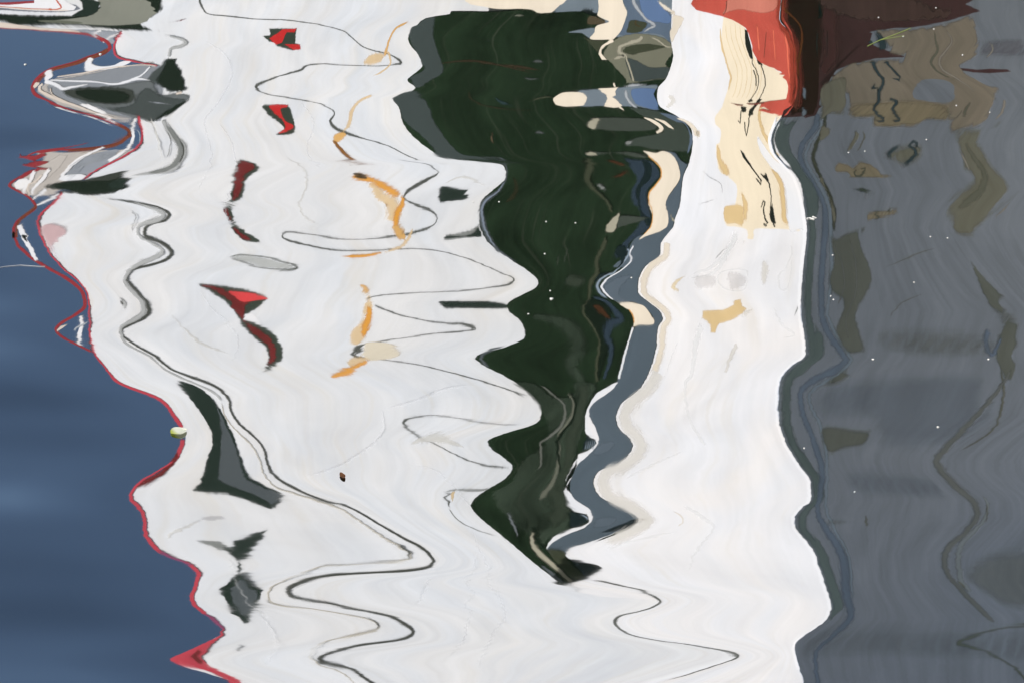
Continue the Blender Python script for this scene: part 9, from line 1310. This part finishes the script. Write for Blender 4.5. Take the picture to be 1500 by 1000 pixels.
# two oval foam bubbles on the dark reflection
def leaf(name, pos, L, Wd, rot, curl, mat, label, cat):
    bm = bmesh.new(); N = 14; rows_ = []
    for i in range(N+1):
        t = i/N; wv = Wd*math.sin(math.pi*min(1, t*0.97+0.03))**0.75*(1-0.25*t)
        rows_.append([bm.verts.new((L*(t-0.5), wv*s*0.5, 0.001 + curl*(abs(s)**2)*0.5 + 0.3*curl*math.sin(t*3))) for s in (-1, -0.5, 0, 0.5, 1)])
    for i in range(N):
        for j in range(4): bm.faces.new([rows_[i][j], rows_[i+1][j], rows_[i+1][j+1], rows_[i][j+1]])
    bmesh.ops.solidify(bm, geom=bm.faces[:], thickness=0.0006)
    o = bm_obj(name, bm, mat); o.location = (pos[0], pos[1], 0.0012); o.rotation_euler = (0, 0, rot)
    o['label'] = label; o['category'] = cat
    return o
lm, n, l, p = new_mat('pale_leaf')
tc = n.new('ShaderNodeTexCoord'); sp = n.new('ShaderNodeSeparateXYZ'); l.new(tc.outputs['Object'], sp.inputs[0])
mr = n.new('ShaderNodeMapRange'); mr.inputs['From Min'].default_value = -0.014; mr.inputs['From Max'].default_value = -0.004; l.new(sp.outputs[0], mr.inputs['Value'])
cr = n.new('ShaderNodeValToRGB'); cr.color_ramp.elements[0].color = (0.50, 0.55, 0.12, 1); cr.color_ramp.elements[1].color = (0.72, 0.74, 0.62, 1)
l.new(mr.outputs[0], cr.inputs[0]); l.new(cr.outputs[0], p.inputs['Base Color']); p.inputs['Roughness'].default_value = 0.6
leaf('floating_petal', [(-0.7289, 8.2539)][0], 0.038, 0.044, 0.5, 0.004, lm, 'pale yellow green petal floating at the red edge of the reflection', 'petal')
leaf('floating_leaf', [(-0.3622, 8.0314)][0], 0.012, 0.034, 0.3, 0.003, plain('brown_leaf', (0.16, 0.07, 0.03)), 'tiny brown leaf floating alone on the white reflection', 'leaf')
def strand(name, path, rad, mat, label, cat, branch=None, z=0.001):
    bm = bmesh.new()
    def tube(pp, r0, r1):
        prev = None; K = 6
        for i, q in enumerate(pp):
            a = pp[max(i-1, 0)]; b = pp[min(i+1, len(pp)-1)]; d = (Vector(b)-Vector(a)).normalized(); sidev = Vector((-d.y, d.x, 0)).normalized(); upv = Vector((0, 0, 1))
            r = r0 + (r1-r0)*i/(len(pp)-1)
            ring = [bm.verts.new(Vector(q) + sidev*r*math.cos(2*math.pi*k/K) + upv*r*math.sin(2*math.pi*k/K)) for k in range(K)]
            if prev:
                for k in range(K): bm.faces.new([prev[k], prev[(k+1) % K], ring[(k+1) % K], ring[k]])
            else: bm.faces.new(ring)
            prev = ring
        bm.faces.new(list(reversed(prev)))
    P0 = Vector((path[0][0], path[0][1], 0))
    tube([Vector((x, y, 0))-P0 for x, y in path], rad[0], rad[1])
    if branch: tube([Vector((x, y, 0))-P0 for x, y in branch], rad[0]*0.7, rad[1]*0.5)
    bmesh.ops.recalc_face_normals(bm, faces=bm.faces[:])
    o = bm_obj(name, bm, mat); o.location = P0 + Vector((0, 0, z)); o['label'] = label; o['category'] = cat
    return o
gp = [(0.9704, 10.7205), (1.0097, 10.7697), (1.0546, 10.8137), (1.1002, 10.8637), (1.078, 10.8027)]
strand('grass_blade', gp[:4], (0.0007, 0.0008), plain('grass_blade', (0.26, 0.32, 0.08)), 'thin yellow green grass blade floating on the shaded red reflection', 'grass blade', [gp[1], gp[4]])
strand('spider_thread', [(-1.2543, 9.1588), (-1.211, 9.1796), (-1.176, 9.188), (-1.1294, 9.1796), (-1.1163, 9.1796)], (0.0005, 0.0005), plain('spider_thread', (0.35, 0.35, 0.35)), 'fine pale thread floating on the blue water at the left edge', 'thread')
tw = [(0.7245, 9.4803), (0.7315, 9.4847), (0.7426, 9.4759), (0.7388, 9.4936), (0.7483, 9.4847)]
strand('floating_twig', tw[:3], (0.0022, 0.0012), foam, 'short white twig floating beside the edge of the white bow reflection', 'twig', tw[3:])

# ------------------------------------------------------------------ added white hull, out of view, that bounces light onto the shaded bow
nb = thing('bounce_hull', 'added white hull beyond the right edge that bounces light onto the shaded bow', 'boat', (3.6, 9.0, 0), 'boats moored along the quay')
bm = bmesh.new(); prof = [(0.35, -0.3), (0.0, 0.9), (-0.25, 2.2), (-0.45, 3.4), (-0.40, 3.5), (2.2, 3.5), (2.2, -0.3)]
rings = []
for k in range(13):
    yy = k*1.1; pinch = 0.9*math.exp(-k*0.8)
    rings.append([bm.verts.new((a + pinch, yy, z)) for a, z in prof])
for k in range(12):
    for i in range(len(prof)): bm.faces.new([rings[k][i], rings[k+1][i], rings[k+1][(i+1) % 7], rings[k][(i+1) % 7]])
bm.faces.new(rings[0]); bm.faces.new(list(reversed(rings[-1]))); bmesh.ops.recalc_face_normals(bm, faces=bm.faces[:])
bm_obj('hull', bm, plain('bounce_white', (0.80, 0.78, 0.74), 0.5), nb)  # the added bounce hull, out of view
